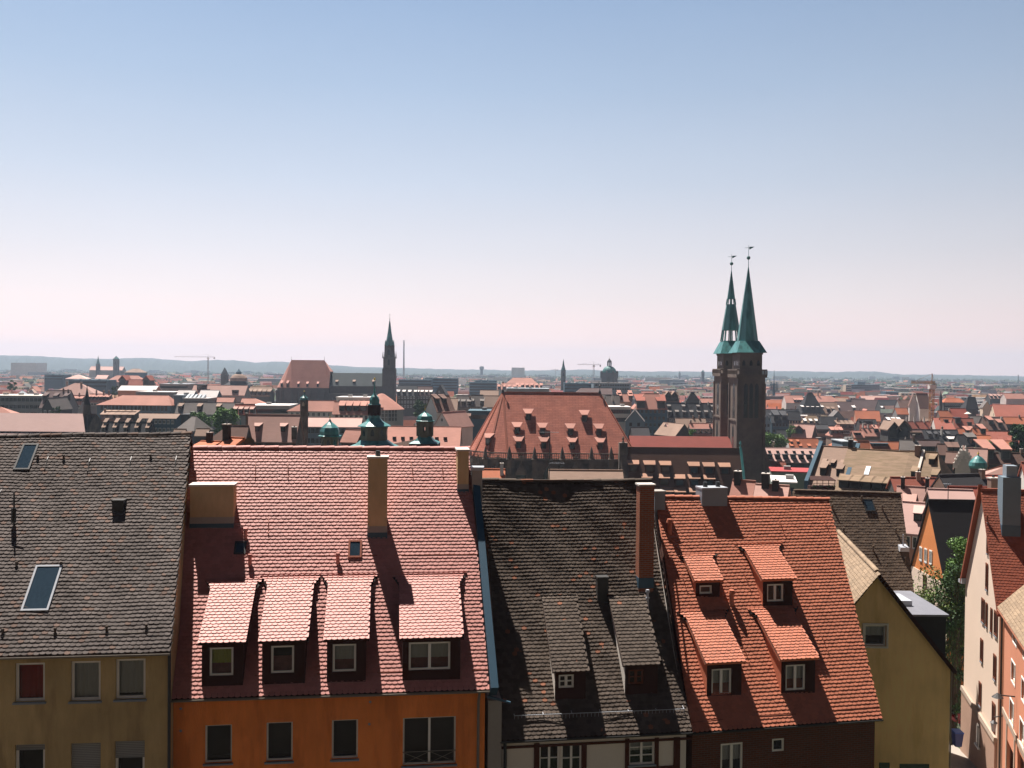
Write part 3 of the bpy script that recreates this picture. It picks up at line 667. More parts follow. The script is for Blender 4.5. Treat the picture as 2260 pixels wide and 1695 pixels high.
# ======================================================= dark brown tiled half-timbered house
rp = Roof(at(1103, 1636, 35.0), at(1527, 1615, 36.1), at(1058, 1059, 41.4), (1433, 1059)); RPN = rp
wins = [(1190, 1642, 1234, 1740), (1238.5, 1642, 1283, 1740), (1388, 1632, 1444, 1687)]
root, roof, wall, F, rr = near_house('house', 'half-timbered house with white panels under a sagging dark brown tiled roof', rp, 'tile_brown', 'plaster_white', wins, seed=41, inset=.3,
    warp=lambda u, v: -.16 * np.sin(np.clip(u / rp.W, 0, 1) * math.pi) * np.clip(v / rp.vL, 0, 1) ** 2 - .33 * np.sin(np.clip(v / rp.vL, 0, 1) * math.pi) + .04 * np.sin(u * 1.3 + 1) * np.sin(v * .8) + .015 * np.sin(u * 3.7 + v * 2.9), jit=.009, step=.075)
HOUSE_N = root
window(root, F, rr[0], style='four', fw=.06, depth=.06); window(root, F, rr[1], style='four', fw=.06, depth=.06); window(root, F, rr[2], style='four', sill='sill_grey', fw=.06, depth=.06, curtain='curtain', cur_h=.5)
def tb(x0, y0, x1, y1, w=.05):
    a, b, c, d = F.rect(x0, y0, x1, y1); mb = MB(); fbox(mb, F, a, b, c, d, -.03, w); mb.build('timber_beam', M['timber'], root)
tb(1103, 1637, 1527, 1647 - 5); tb(1178, 1640, 1190, 1740); tb(1283, 1640, 1294, 1740); tb(1379, 1630, 1388, 1740); tb(1444, 1628, 1453, 1740); tb(1486, 1627, 1500, 1740); tb(1453, 1690, 1486, 1696); tb(1388, 1690, 1444, 1697, .04)
u0, z0 = F.hit(1112, 1640)
dormer(root, rp, (1224.5, 1534.6), (1292, 1530.6), 1479, 1317, 'tile_brown', 'board_dark', [(1233, 1489, 1267, 1519)], style='cross', flare=.05, cheek='plaster_white', sink=True, seed=42, frame='frame_white')
dormer(root, rp, (1379, 1528.5), (1451, 1524.5), 1465, 1317, 'tile_brown', 'board_dark', [(1387, 1478, 1421, 1511)], style='cross', flare=.05, cheek='plaster_white', sink=True, seed=43, frame='frame_brown')
chimney(roof, rp, 1410, 1442, 1069, 1282, .55, 'brick_red', 'concrete', flash=(.12, .12, 0))
chimney(roof, rp, 1319, 1343, 1274, 1300, .4, 'metal_dark', 'metal_dark', over=.02)
gutter(root, rp, 'metal_dark'); snow_guard(root, rp, [(1135, 1582, 1509, 1567)], .26, 'zinc_white', .14)
pipe(root, [rp.P(.2, -.05, -.1), F.P(.12, rp.EL.z - .5, .1), F.P(.12, 24, .1)], .06, 'metal_dark')
p = rp.hit(1429, 1340); mb = MB(); mb.tube(p - Vector((0, 0, .2)), p + Vector((0, 0, .62)), .05, .05, 10); mb.tube(p + Vector((0, 0, .62)), p + Vector((0, 0, .72)), .09, .07, 10); mb.tube(p + Vector((0, 0, .35)), p + Vector((0, 0, .4)), .075, .075, 10); mb.build('flue_pipe', M['zinc_white'], root)
mb = MB(); mb.bar(rp.RL + rp.n * .05, rp.RL + rp.n * .05 + rp.ex * .01, .01)

# ======================================================= red tiled brick house
rp = Roof(at(1528, 1618, 36.5), at(1946.5, 1587, 38.2), at(1446, 1096, 43.2), (1828, 1102)); RPR = rp
wins = [(1590, 1640, 1639, 1740), (1704, 1630, 1731, 1659)]
root, roof, wall, F, rr = near_house('house', 'dark brick house with bright red tiled roof and four red shed dormers in two tiers', rp, 'tile_red', 'brick_dark', wins, seed=51, inset=.3)
HOUSE_R = root
window(root, F, rr[0], style='two', fw=.08, depth=.05, curtain='curtain', cur_h=.4); window(root, F, rr[1], fw=.08, depth=.06)
dormer(root, rp, (1535, 1322), (1588.5, 1322), 1281, 1229, 'tile_red', 'board_dark', [(1544, 1292, 1572, 1311)], seed=52, flare=.4, cheek='tile_red', board='tile_red')
dormer(root, rp, (1683, 1342), (1749, 1342), 1278, 1207, 'tile_red', 'board_dark', [(1693, 1289, 1730, 1328)], style='two', seed=53, flare=.4, cheek='tile_red', board='tile_red')
dormer(root, rp, (1559.6, 1541), (1636, 1539), 1462, 1352, 'tile_red', 'board_dark', [(1570.5, 1476, 1615, 1534)], style='two', seed=54, cur='curtain', flare=.4, cheek='tile_red', board='tile_red')
dormer(root, rp, (1723.5, 1535.5), (1798.5, 1533.5), 1454, 1345, 'tile_red', 'board_dark', [(1734, 1467, 1778, 1524)], style='two', seed=55, cur='curtain', flare=.4, cheek='tile_red', board='tile_red')
chimney(roof, rp, 1549, 1605, 1077, 1122, .75, 'sill_grey', 'zinc_white', pots=2, over=.02)
chimney(roof, rp, 1445, 1468, 1084, 1130, .6, 'sill_grey', 'plaster_grey', over=.03)
gutter(root, rp, 'metal_dark', .06); snow_guard(root, rp, [(1524, 1597, 1594, 1590), (1676, 1583, 1755, 1578), (1838, 1570, 1938, 1562)], .25, 'metal_rust', .13)
vents(root, rp, [(1475, 1168), (1611, 1325)], 'tile_red', 1.3)
hooks(root, rp, [(1546, 1142), (1714, 1143), (1814, 1145), (1638, 1260), (1635, 1418), (1807, 1395), (1500, 1262)])
# ---------------------------------------------------------------- generic houses
PITCH_T = math.tan(R(50))
def two_mats(k): return M[k]
WIN_MESH = {}
def win_mesh(kind):
    """shared small window: local x across, z up, facing -y; 1 m x 1 m, scaled per use"""
    if kind in WIN_MESH: return WIN_MESH[kind]
    mb = MB(); fr = .09
    mb.box(-.5, .5, -.07, .0, -.06, .0, 2)
    for a, b, c, d in ((-.5, .5, 0, fr), (-.5, .5, 1 - fr, 1), (-.5, -.5 + fr, fr, 1 - fr), (.5 - fr, .5, fr, 1 - fr)): mb.box(a, b, -.05, 0.0, c, d, 0)
    if kind != 'plain': mb.box(-.045, .045, -.045, 0, fr, 1 - fr, 0)
    mb.poly([(-.5 + fr, -.015, fr), (.5 - fr, -.015, fr), (.5 - fr, -.015, 1 - fr), (-.5 + fr, -.015, 1 - fr)], 1)
    fm = {'white': 'frame_white', 'plain': 'frame_white', 'brown': 'frame_brown', 'dark': 'w_dark'}[kind]
    WIN_MESH[kind] = mb.mesh('window', [M[fm], M['pane_dark'], M['sill_grey']]); return WIN_MESH[kind]
DORM_MESH = {}
def dorm_mesh(roof, kind='shed', face='w_dark', cap=None):
    k = (roof, kind, face, cap)
    if k in DORM_MESH: return DORM_MESH[k]
    mb = MB()        # unit: width 1 (x), front at y=0, height 1 (z 0..1), runs back +y
    if kind == 'shed':
        b, s = 1.9, .42
        mb.hexa([(-.5, 0, -.3), (.5, 0, -.3), (.5, b, -.3), (-.5, b, -.3)], [(-.5, 0, 1), (.5, 0, 1), (.5, b, 1 + s * b), (-.5, b, 1 + s * b)], 1)
        mb.hexa([(-.58, -.18, .96), (.58, -.18, .96), (.72, b + .1, 1.02 + s * b), (-.72, b + .1, 1.02 + s * b)], [(-.58, -.18, 1.06), (.58, -.18, 1.06), (.72, b + .1, 1.12 + s * b), (-.72, b + .1, 1.12 + s * b)], 0)
    elif kind == 'flare':    # trapezoid trap dormer of a big church roof
        b = 1.5
        mb.hexa([(-.42, 0, -.2), (.42, 0, -.2), (.42, b, -.2), (-.42, b, -.2)], [(-.42, 0, .92), (.42, 0, .92), (.42, b, 1.6), (-.42, b, 1.6)], 1)
        mb.hexa([(-.52, -.2, .9), (.52, -.2, .9), (1.0, b, 1.52), (-1.0, b, 1.52)], [(-.52, -.2, 1.02), (.52, -.2, 1.02), (1.0, b, 1.64), (-1.0, b, 1.64)], 0)
    elif kind == 'gable':
        b = 1.8
        mb.hexa([(-.5, 0, -.3), (.5, 0, -.3), (.5, b, -.3), (-.5, b, -.3)], [(-.5, 0, .8), (.5, 0, .8), (.5, b, .8), (-.5, b, .8)], 1)
        mb.poly([(-.5, 0, .8), (.5, 0, .8), (0, 0, 1.35)], 1)
        for s_ in (-1, 1): mb.hexa([(s_ * .62, -.15, .68), (0, -.15, 1.40), (0, b + .6, 1.40), (s_ * .62, b, .68)], [(s_ * .62, -.15, .78), (0, -.15, 1.50), (0, b + .6, 1.50), (s_ * .62, b, .78)], 0)
    elif kind == 'flat':
        b = 1.7
        mb.box(-.5, .5, 0, b, -.3, 1, 1); mb.box(-.56, .56, -.12, b, 1.0, 1.1, 0)
    mb.poly([(-.34, -.012, .12), (.34, -.012, .12), (.34, -.012, .8), (-.34, -.012, .8)], 2)
    DORM_MESH[k] = mb.mesh('dormer', [M[cap or roof], M[face], M['pane_dark']]); return DORM_MESH[k]
CHIM_MESH = {}
def chim_mesh(m):
    if m in CHIM_MESH: return CHIM_MESH[m]
    mb = MB(); mb.box(-.5, .5, -.5, .5, -1, .93, 0); mb.box(-.57, .57, -.57, .57, .93, 1.0, 1); mb.tube((0, 0, 1.0), (0, 0, 1.15), .16, .14, 8, 2)
    CHIM_MESH[m] = mb.mesh('chimney', [M[m], M['concrete'], M['metal_dark']]); return CHIM_MESH[m]
FOOT = []          # (x, y, r) of hand-placed buildings
def gable_body(root, W, d, he, rise, roof, wall, hip=(0, 0), over=.35, thick=.22, gab=None, uvscale=1):
    """house body in local coordinates: ridge along x, eaves at +-d"""
    mb = MB(); hl, hr = hip; w = W / 2
    mb.poly([(-w, -d, -2), (w, -d, -2), (w, -d, he), (-w, -d, he)]); mb.poly([(w, d, -2), (-w, d, -2), (-w, d, he), (w, d, he)])
    zr = he + rise
    for s, h in ((-1, hl), (1, hr)):
        pts = [(s * w, s * -d, -2), (s * w, s * d, -2), (s * w, s * d, he)] if False else [(s * w, -d * s * -1 * -1, -2)]
        a, b = (s * w, d * -s, -2), (s * w, d * s, -2)
        p = [a, b, (s * w, d * s, he)]
        if h == 0: p.append((s * w, 0, zr - .05))
        p.append((s * w, d * -s, he)); mb.poly(p, 1 if gab else 0)
    wall_o = mb.build('wall', [M[wall], M[gab or wall]], root, world=False)
    mr = MB(); t = rise / d if d else 1; oe = over; ze = he - oe * t; ow = lambda h: (.18 if h == 0 else oe)
    xl, xr = -w - ow(hl), w + ow(hr); rl, rr_ = (-w + hl if hl else xl), (w - hr if hr else xr); D = d + oe; sl = math.hypot(D, zr - ze)
    k = Vector((0, 0, thick))
    def slab(pts, uv):
        P = [Vector(p) for p in pts]; mr.poly([p + k for p in P], 0, uv); mr.poly(P[::-1], 0)
        n = len(P)
        for i in range(n): a, b = P[i], P[(i + 1) % n]; mr.poly([a, b, b + k, a + k], 0)
    slab([(xl, -D, ze), (xr, -D, ze), (rr_, 0, zr), (rl, 0, zr)], [(xl, 0), (xr, 0), (rr_, sl), (rl, sl)])
    slab([(xr, D, ze), (xl, D, ze), (rl, 0, zr), (rr_, 0, zr)], [(xr, 0), (xl, 0), (rl, sl), (rr_, sl)])
    if hl: slab([(xl, D, ze), (xl, -D, ze), (rl, 0, zr)], [(-D, 0), (D, 0), (0, sl)])
    if hr: slab([(xr, -D, ze), (xr, D, ze), (rr_, 0, zr)], [(-D, 0), (D, 0), (0, sl)])
    mr.bar((rl, 0, zr + thick - .02), (rr_, 0, zr + thick - .02), .26, .16)
    roof_o = mr.build('roof', M[roof], root, world=False)
    return wall_o, roof_o
def add_windows(root, W, d, he, rows, cols, face='front', kind='white', ww=1.0, wh=1.45, pitch=2.9, gable_rise=0, top=1.9):
    me = win_mesh(kind)
    for r in range(rows):
        z = he - top - r * pitch
        for c in range(cols):
            f = (c + .5) / cols - .5
            if face == 'front': link('window', me, root, (f * W * .92, -d - .02, z), 0, (ww, 1, wh))
            elif face == 'left': link('window', me, root, (-W / 2 - .02, -f * 2 * d * .86, z), -math.pi / 2, (ww, 1, wh))
            elif face == 'right': link('window', me, root, (W / 2 + .02, f * 2 * d * .86, z), math.pi / 2, (ww, 1, wh))
def add_gable_windows(root, W, d, he, rise, spec, face='left', kind='white', ww=.9, wh=1.2):
    me = win_mesh(kind); s = -1 if face == 'left' else 1
    for (u, z) in spec: link('window', me, root, (s * (W / 2 + .02), -s * -u * -1 if False else u, he + z), s * math.pi / 2, (ww, 1, wh))
def add_dormers(root, W, d, he, rise, roof, spec, kind='shed', face='w_dark', cap=None, hip=(0, 0), thick=.22):
    """spec: list of (xfrac -.5..+.5, t 0..1 up the slope, width[, height])"""
    me = dorm_mesh(roof, kind, face, cap)
    for q in spec:
        x, t, w = q[:3]; h = q[3] if len(q) > 3 else w * 1.0
        link('dormer', me, root, (x * W, -d * (1 - t) - .05, he + rise * t + thick * .9), 0, (w, w if kind != 'flare' else h, h))
def add_chimneys(root, roof_o, W, d, he, rise, spec, m='brick_red'):
    me = chim_mesh(m)
    for q in spec:
        x, t = q[:2]; h = q[2] if len(q) > 2 else 1.4; w = q[3] if len(q) > 3 else .7
        y = -d * (1 - t) if t <= 1 else d * (t - 1); z = he + rise * (t if t <= 1 else 2 - t)
        h *= .72; w *= .8; link('chimney', me, roof_o, (x * W, y, z + h * .35), 0, (w, w, h))
def E(name, label, x1, x2, yr, ye, Y, roof, wall, pitch=54, yaw=0, hip=(0, 0), dmax=8.5, cat='house', group=None, win=None, wk='white', dorm=None, dk='shed', df='w_dark', dcap=None, ch=None, chm='brick_red', gwin=None, wtop=1.9, gab=None, ww=1.0, wh=1.45):
    """eaves-on house: ridge across the view. x1..x2 its width, yr ridge row, ye eave row, Y distance of the eave"""
    cx = (x1 + x2) / 2; T = math.tan(R(pitch)); e = at(cx, ye, Y); k = (45 - at(cx, yr, 1000).z) / 1000
    d = (45 - k * Y - e.z) / (T + k); d = max(1.5, min(dmax, d))
    zr = 45 - k * (Y + d); Wd = (x2 - x1) / FPX * Y / max(.5, math.cos(R(yaw)))
    if isinstance(hip, (int, float)): hip = (hip, hip)
    c = at(cx, ye, Y + d); g = gz(c.x, Y + d); he = e.z - g; rise = zr - e.z
    root = thing(name, label, cat, (c.x, Y + d, g), R(yaw), group)
    FOOT.append((c.x, Y + d, max(Wd, 2 * d) / 2, Wd, d, yaw))
    w_, r_ = gable_body(root, Wd, d, he, rise, roof, wall, hip, gab=gab)
    if win: add_windows(root, Wd, d, he, win[0], win[1], 'front', wk, ww, wh, top=wtop)
    if gwin: add_windows(root, Wd, d, he, gwin[0], gwin[1], gwin[2], wk, ww, wh, top=wtop)
    if dorm: add_dormers(root, Wd, d, he, rise, roof, dorm, dk, df, dcap)
    if ch: add_chimneys(root, r_, Wd, d, he, rise, ch, chm)
    return root, Wd, d, he, rise, r_
def G(name, label, x1, x2, yr, ye, Y, dep, roof, wall, yaw=0, cat='house', group=None, win=None, wk='white', ch=None, chm='brick_red', gw=None, hip=(0, 0), dorm=None, dk='shed', df='w_dark', dcap=None):
    """gable-on house: ridge runs away from the view. x1..x2 gable width"""
    cx = (x1 + x2) / 2; d = (x2 - x1) / 2 / FPX * Y / max(.5, math.cos(R(yaw))); a = at(cx, yr, Y); e = at(cx, ye, Y); yw = R(90 + yaw)
    rd = Vector((math.cos(yw), math.sin(yw), 0)); c = Vector((a.x, Y, 0)) + rd * dep / 2; g = gz(c.x, c.y); he = e.z - g; rise = a.z - e.z
    root = thing(name, label, cat, (c.x, c.y, g), yw, group); FOOT.append((c.x, c.y, max(dep, 2 * d) / 2, dep, d, 90 + yaw))
    w_, r_ = gable_body(root, dep, d, he, rise, roof, wall, hip)
    if win: add_windows(root, dep, d, he, win[0], win[1], 'left', wk)
    if gw:
        for (u, z) in gw: link('window', win_mesh(wk), root, (-dep / 2 - .02, -u * d, he + z * rise), -math.pi / 2, (.9, 1, 1.2))
    if ch: add_chimneys(root, r_, dep, d, he, rise, ch, chm)
    if dorm: add_dormers(root, dep, d, he, rise, roof, dorm, dk, df, dcap)
    return root, dep, d, he, rise, r_
def Sx(name, label, xA, YA, xB, YB, yeA, xap, yap, L, roof, wall, cat='house', win=None, wk='brown', gw=None, ch=None, chm='brick_red', over=.25, hip=(0, 0), gab=None, gww=.8, gwh=1.2, dorm=None, dk='shed', thick=.22):
    """house whose gable end is seen obliquely from A (far) to B (near); ridge runs off to the right"""
    A = at(xA, yeA, YA); B = at(xB, 900, YB); gd = Vector((B.x - A.x, B.y - A.y, 0)); d = gd.length / 2; gd.normalize(); rd = Vector((-gd.y, gd.x, 0))
    m = (Vector((A.x, A.y, 0)) + Vector((B.x, B.y, 0))) / 2; za = at(xap, yap, m.y).z; c = m + rd * L / 2; g = gz(c.x, c.y); he = A.z - g; rise = za - A.z
    root = thing(name, label, cat, (c.x, c.y, g), math.atan2(rd.y, rd.x)); FOOT.append((c.x, c.y, max(L, 2 * d) / 2, L, d, math.degrees(math.atan2(rd.y, rd.x))))
    w_, r_ = gable_body(root, L, d, he, rise, roof, wall, hip, over=over, gab=gab, thick=thick)
    if gw:
        for q in gw:      # pixel centre of each window on the gable
            P = m; dr = ray(q[0], q[1]); p = CAM + dr * ((m - CAM).dot(rd) / dr.dot(rd)); u = (p - m).dot(gd); s = q[2:] if len(q) > 2 else (gww, gwh)
            link('window', win_mesh(wk), root, (-L / 2 - .02, -u, p.z - g - s[1] / 2), -math.pi / 2, (s[0], 1, s[1]))
    if ch: add_chimneys(root, r_, L, d, he, rise, ch, chm)
    if dorm: add_dormers(root, L, d, he, rise, roof, dorm, dk)
    return root, L, d, he, rise, r_
def F(name, label, x1, x2, yt, Y, dep, wall, top='r_zinc', yaw=0, cat='building', rows=0, cols=0, wk='dark', strip=None, group=None, par=.5, h=None, ww=1.6, wh=1.5, pitch=3.2, sidewin=None):
    cx = (x1 + x2) / 2; a = at(cx, yt, Y); Wd = (x2 - x1) / FPX * Y / max(.5, math.cos(R(yaw))); yw = R(yaw)
    bk = Vector((-math.sin(yw), math.cos(yw), 0)); c = Vector((a.x, Y, 0)) + bk * dep / 2; g = gz(c.x, c.y); H = a.z - g
    root = thing(name, label, cat, (c.x, c.y, g), yw, group); FOOT.append((c.x, c.y, max(Wd, dep) / 2, Wd, dep / 2, yaw))
    mb = MB(); mb.box(-Wd / 2, Wd / 2, -dep / 2, dep / 2, -2, H, 0)
    if strip:
        for r in range(rows): z = H - 1.2 - r * pitch; mb.box(-Wd / 2 + .5, Wd / 2 - .5, -dep / 2 - .03, -dep / 2 + .1, z - 1.4, z, 1)
    mb.build('wall', [M[wall], M['pane_dark']], root, world=False)
    mt = MB(); mt.box(-Wd / 2 - .2, Wd / 2 + .2, -dep / 2 - .2, dep / 2 + .2, H + .002, H + .25, 0)
    for k in range(max(1, int(Wd / 9))): x = -Wd / 2 + Wd * (k + .6) / (int(Wd / 9) + 1); mt.box(x, x + 1.6, -1, 1, H + .25, H + 1.1, 1)
    mt.build('roof', [M[top], M['w_grey']], root, world=False)
    if rows and cols and not strip: add_windows(root, Wd, dep / 2, H, rows, cols, 'front', wk, ww, wh, pitch, top=2.4)
    return root, Wd, dep, H
# ======================================================= houses to the right of the row
# large umber-tiled roof behind the yellow house
rp = Roof(at(1755, 1345, 64.0), at(2022, 1340, 65.5), at(1752, 1082, 69.6), (1988, 1089))
root, roof, wall, Fc, rr = near_house('house', 'house with long dark umber tiled roof and one small skylight, behind the yellow gable', rp, 'tile_umber', 'plaster_grey', [], seed=61, tw=.23, th=.22, step=.05, jit=.015)
skylight(root, rp, 1910, 1103, 1932, 1130, 'metal_dark', .15)
vents(root, rp, [(1800, 1100), (1835, 1118), (1900, 1100), (1945, 1120), (1975, 1170), (1860, 1170), (1925, 1210), (1995, 1235), (1815, 1140)], 'tile_umber', .8)
p = rp.hit(1993, 1216); mb = MB(); mb.hexa([p + Vector((-.35, -.3, 0)), p + Vector((.35, -.3, 0)), p + Vector((.35, .3, .1)), p + Vector((-.35, .3, .1))], [p + Vector((-.3, -.3, .3)), p + Vector((.3, -.3, .3)), p + Vector((.3, .3, .45)), p + Vector((-.3, .3, .45))]); mb.tube(p, p + Vector((0, 0, 1.2)), .06, .05); mb.build('flue_pipe', M['zinc_white'], root)
# yellow gabled house
def yellow():
    Y = 46.0; A = at(1764, 1474, Y); B = at(2103, 1474, Y); ap = at(1933.5, 1259, Y); bk = at(1851, 1195, Y + 11)
    rd = Vector((bk.x - ap.x, bk.y - ap.y, 0)); Lr = rd.length; rd.normalize(); gx = Vector((1, 0, 0))
    g = gz(ap.x, Y); root = thing('house', 'mustard yellow gabled house with one white-framed window, beside the falling lane', 'house', (ap.x, Y, g))
    ez = B.z; zb = g - 1.5; up = Vector((0, 0, 1))
    Fy = Facade((A.x + .35, Y), (B.x - .12, Y)); r = Fy.rect(1908, 1380, 1956, 1426)
    mw = MB(); wall_holes(mw, Fy, zb, ez, [], depth=.15)
    # gable triangle with the upper part of the window left open
    q = [Fy.P(0, ez), Fy.P(Fy.W, ez), Vector((ap.x, Y, ap.z - .12))]
    def inset_tri():
        a, b, c, d = r; top = q[2]; D = Fy.n * -.15
        mw.poly([Fy.P(0, ez), Fy.P(a, ez), Fy.P(a, d), top]); mw.poly([Fy.P(b, ez), Fy.P(Fy.W, ez), top, Fy.P(b, d)]); mw.poly([Fy.P(a, d), Fy.P(b, d), top]); mw.poly([Fy.P(a, ez), Fy.P(b, ez), Fy.P(b, c), Fy.P(a, c)])
        k = [Fy.P(a, c), Fy.P(b, c), Fy.P(b, d), Fy.P(a, d)]
        for i in range(4): mw.poly([k[i], k[i] + D, k[(i + 1) % 4] + D, k[(i + 1) % 4]])
    inset_tri()
    for x in (A.x + .35, B.x - .12):
        P = Vector((x, Y, 0)); Q = P + rd * Lr; mw.poly([Vector((P.x, P.y, zb)), Vector((Q.x, Q.y, zb)), Vector((Q.x, Q.y, ez)), Vector((P.x, P.y, ez))])
    wall = mw.build('wall', M['plaster_yellow'], root)
    for q in ((1940, 1683, 1963, 1740), (1985, 1686, 2050, 1740)):
        mb = MB(); a, b, c, d = Fy.rect(*q); fbox(mb, Fy, a, b, c, d, -.05, .02); mb.build('shop_window', M['pane_dark'], root)
    window(root, Fy, r, fw=.08, depth=.12, trim='plaster_white', shut=0, curtain='curtain', cur_h=.55)
    # roof: two slopes, small sand coloured tiles
    mr = MB(); o = -rd * .3
    for s, E_ in ((-1, A), (1, B)):
        e0 = Vector((E_.x, Y, ez)) + o + Vector((s * .1, 0, -.12)); r0 = Vector((ap.x, Y, ap.z)) + o; e1 = e0 + rd * (Lr + .6); r1 = r0 + rd * (Lr + .6)
        ex = rd if s < 0 else -rd; O = e1 if s > 0 else e0
        if s < 0: ex = -rd; O = e1; sdv = (r1 - e1)
        else: ex = rd; O = e0; sdv = (r0 - e0)
        n = ex.cross(sdv).normalized(); sdn = n.cross(ex)
        tv, tf = tile_arrays(O, ex, sdn, n, lambda v: 0.0, lambda v: Lr + .6, lambda u: sdv.length, .21, .18, seed=70 + s, step=.045); add_tiles(mr, tv, tf, 0)
        mr.poly([e0 - n * .02, e1 - n * .02, r1 - n * .02, r0 - n * .02] if s > 0 else [e1 - n * .02, e0 - n * .02, r0 - n * .02, r1 - n * .02], 1)
        for a, b in ((e0, r0), (e1, r1)): mr.poly([a + n * .04, b + n * .04, b - n * .16, a - n * .16], 2)
        mr.poly([e0, e1, e1 - up * .15, e0 - up * .15], 2)
    ridge_caps(mr, Vector((ap.x, Y, ap.z + .03)) + o, Vector((ap.x, Y, ap.z + .03)) + rd * Lr, None, 0)
    mr.build('roof', [M['tile_sand'], M['underlay'], M['board_dark']], root)
    # flat zinc dormer on the lane side
    a = at(2046, 1348, Y + 2.2); mb = MB(); x0, x1, y0, y1 = at(2000, 1348, Y + 1.2).x, at(2084, 1350, Y + 1.2).x, Y + .9, Y + 5.5; z1 = at(2040, 1361, Y + .9).z
    mb.box(x0, x1, y0 + .1, y1, z1 - 2.3, z1, 1); mb.build('dormer', [M['zinc_white'], M['slate_dark']], root)
    d = root.children[-1]; mb = MB(); mb.hexa([(x0 - .1, y0, z1 + .003), (x1 + .12, y0, z1 + .003), (x1 + .12, y1, z1 + .1), (x0 - .1, y1, z1 + .1)], [(x0 - .1, y0, z1 + .1), (x1 + .12, y0, z1 + .1), (x1 + .12, y1, z1 + .22), (x0 - .1, y1, z1 + .22)])
    mb.build('dormer_roof', M['zinc_flat'], d)
    for px in ((1976, 1318, 1996, 1328),):
        b = at(1984, 1322, Y + 3.2); mb = MB(); mb.box(b.x - .35, b.x + .35, b.y - .8, b.y + .8, b.z - .6, b.z + .1); mb.build('roof_hatch', M['zinc_white'], root)
    c = Vector((B.x - .02, Y + .1, 0)); pipe(root, [Vector((c.x, c.y, ez - .2)), Vector((c.x, c.y, zb + 1))], .045, 'gutter')
yellow()
# cream house with steep gable
root, L, d, he, rise, ro = Sx('house', 'tall cream plastered house with steep gable and brown shuttered windows', 2131, 69, 2214, 60, 1280, 2176, 1083, 16, 'tile_wine', 'plaster_cream', over=.2, thick=.12,
    gw=[(2180.5, 1200, .32, 1.3), (2179, 1272, .5, 1.75), (2170.5, 1347, .75, 1.6), (2178.5, 1357, .38, 1.6), (2189, 1369, .38, 1.6), (2199, 1376, .75, 1.6), (2167.5, 1435, .62, 1.55), (2196.5, 1472, .62, 1.6), (2164, 1531, .62, 1.6), (2194, 1585, .7, 2.0), (2181, 1145, .2, .5)], wk='brown')
g = root.location.z
def cream_extra():
    w = L / 2; zr = he + rise; over = .2; t = rise / d
    # real tiles on the near slope
    O = Vector((-w - .18, -d - over, he - over * t + .13)); ex = Vector((1, 0, 0)); sdv = Vector((0, d + over, (d + over) * t)); n = ex.cross(sdv).normalized(); sdn = n.cross(ex); ln = sdv.length
    tv, tf = tile_arrays(O, ex, sdn, n, lambda v: 0.0, lambda v: L + .36, lambda u: ln, .22, .19, seed=81, step=.045)
    mb = MB(); add_tiles(mb, tv, tf); mb.build('roof_tiles', M['tile_wine'], root, world=False)
    # red verge board up the far edge, plinth and stone band
    mb = MB(); mb.hexa([(-w - .32, d + .25, he - .35), (-w - .05, d + .25, he - .35), (-w - .05, .0, zr - .05), (-w - .32, .0, zr - .05)], [(-w - .32, d + .25, he + .05), (-w - .05, d + .25, he + .05), (-w - .05, .0, zr + .42), (-w - .32, .0, zr + .42)])
    mb.build('verge_board', M['tile_wine'], root, world=False)
    zl = lambda u: None
    mb = MB(); A = at(2125, 1522, 69); B = at(2203, 1632, 60.5)
    z0, z1 = A.z - g, B.z - g
    mb.hexa([(-w - .16, d, -4), (-w - .03, d, -4), (-w - .03, -d, -4), (-w - .16, -d, -4)], [(-w - .16, d, z0), (-w - .03, d, z0), (-w - .03, -d, z1), (-w - .16, -d, z1)], 0)
    mb.hexa([(-w - .24, d + .02, z0 + .002), (-w - .03, d + .02, z0 + .002), (-w - .03, -d - .02, z1 + .002), (-w - .24, -d - .02, z1 + .002)], [(-w - .2, d + .02, z0 + .3), (-w - .03, d + .02, z0 + .3), (-w - .03, -d - .02, z1 + .3), (-w - .2, -d - .02, z1 + .3)], 1)
    mb.build('plinth', [M['stone_pink'], M['sandstone']], root, world=False)
    # arched plinth window
    P = at(2157, 1622, 64); mb = MB(); pts = []
    uc = (P.y - root.location.y); 
    loc = INV[root] @ P; yc, zc = loc.y, loc.z
    for k in range(9):
        an = math.pi * k / 8; pts.append((-w - .20, yc + .45 * math.cos(an), zc + .35 + .45 * math.sin(an)))
    mb.poly([(-w - .20, yc + .45, zc - .7)] + pts + [(-w - .20, yc - .45, zc - .7)][::1], 0)
    for q in (0, 1): mb.box(-w - .26, -w - .21, yc - .45 + q * .44 , yc - .38 + q * .44, zc - .7, zc + .6, 1)
    mb.box(-w - .3, -w - .1, yc - .55, yc + .55, zc - .82, zc - .701, 1); mb.build('arched_window', [M['pane_dark'], M['frame_white']], root, world=False)
    # big rendered chimney behind the ridge, gutter outlet
    zt = at(2222, 1020, 65.2).z - g; mb = MB(); x0 = INV[root] @ at(2204, 1080, 63.5); x1 = INV[root] @ at(2241, 1080, 63.5)
    mb.box(x0.x, x1.x, -1.9, -.6, zr - 3, zt - .75, 0); mb.box(x0.x + .25, x1.x - .18, -1.7, -.75, zt - .75, zt, 1); mb.box(x0.x - .02, x1.x + .02, -1.92, -.58, zr - 2.9, zr - 2.0 , 2)
    mb.build('chimney', [M['w_blue'], M['sill_grey'], M['zinc']], ro, world=False)
    mb = MB(); mb.hexa([(-w - .3, d - .2, he - .25), (-w + .9, d - .2, he - .25), (-w + .9, d + .9, he - .35), (-w - .3, d + .9, he - .35)], [(-w - .3, d - .2, he + .15), (-w + .9, d - .2, he + .15), (-w + .9, d + .9, he - .1), (-w - .3, d + .9, he - .1)]); mb.build('eaves_box', M['zinc_white'], root, world=False)
cream_extra()
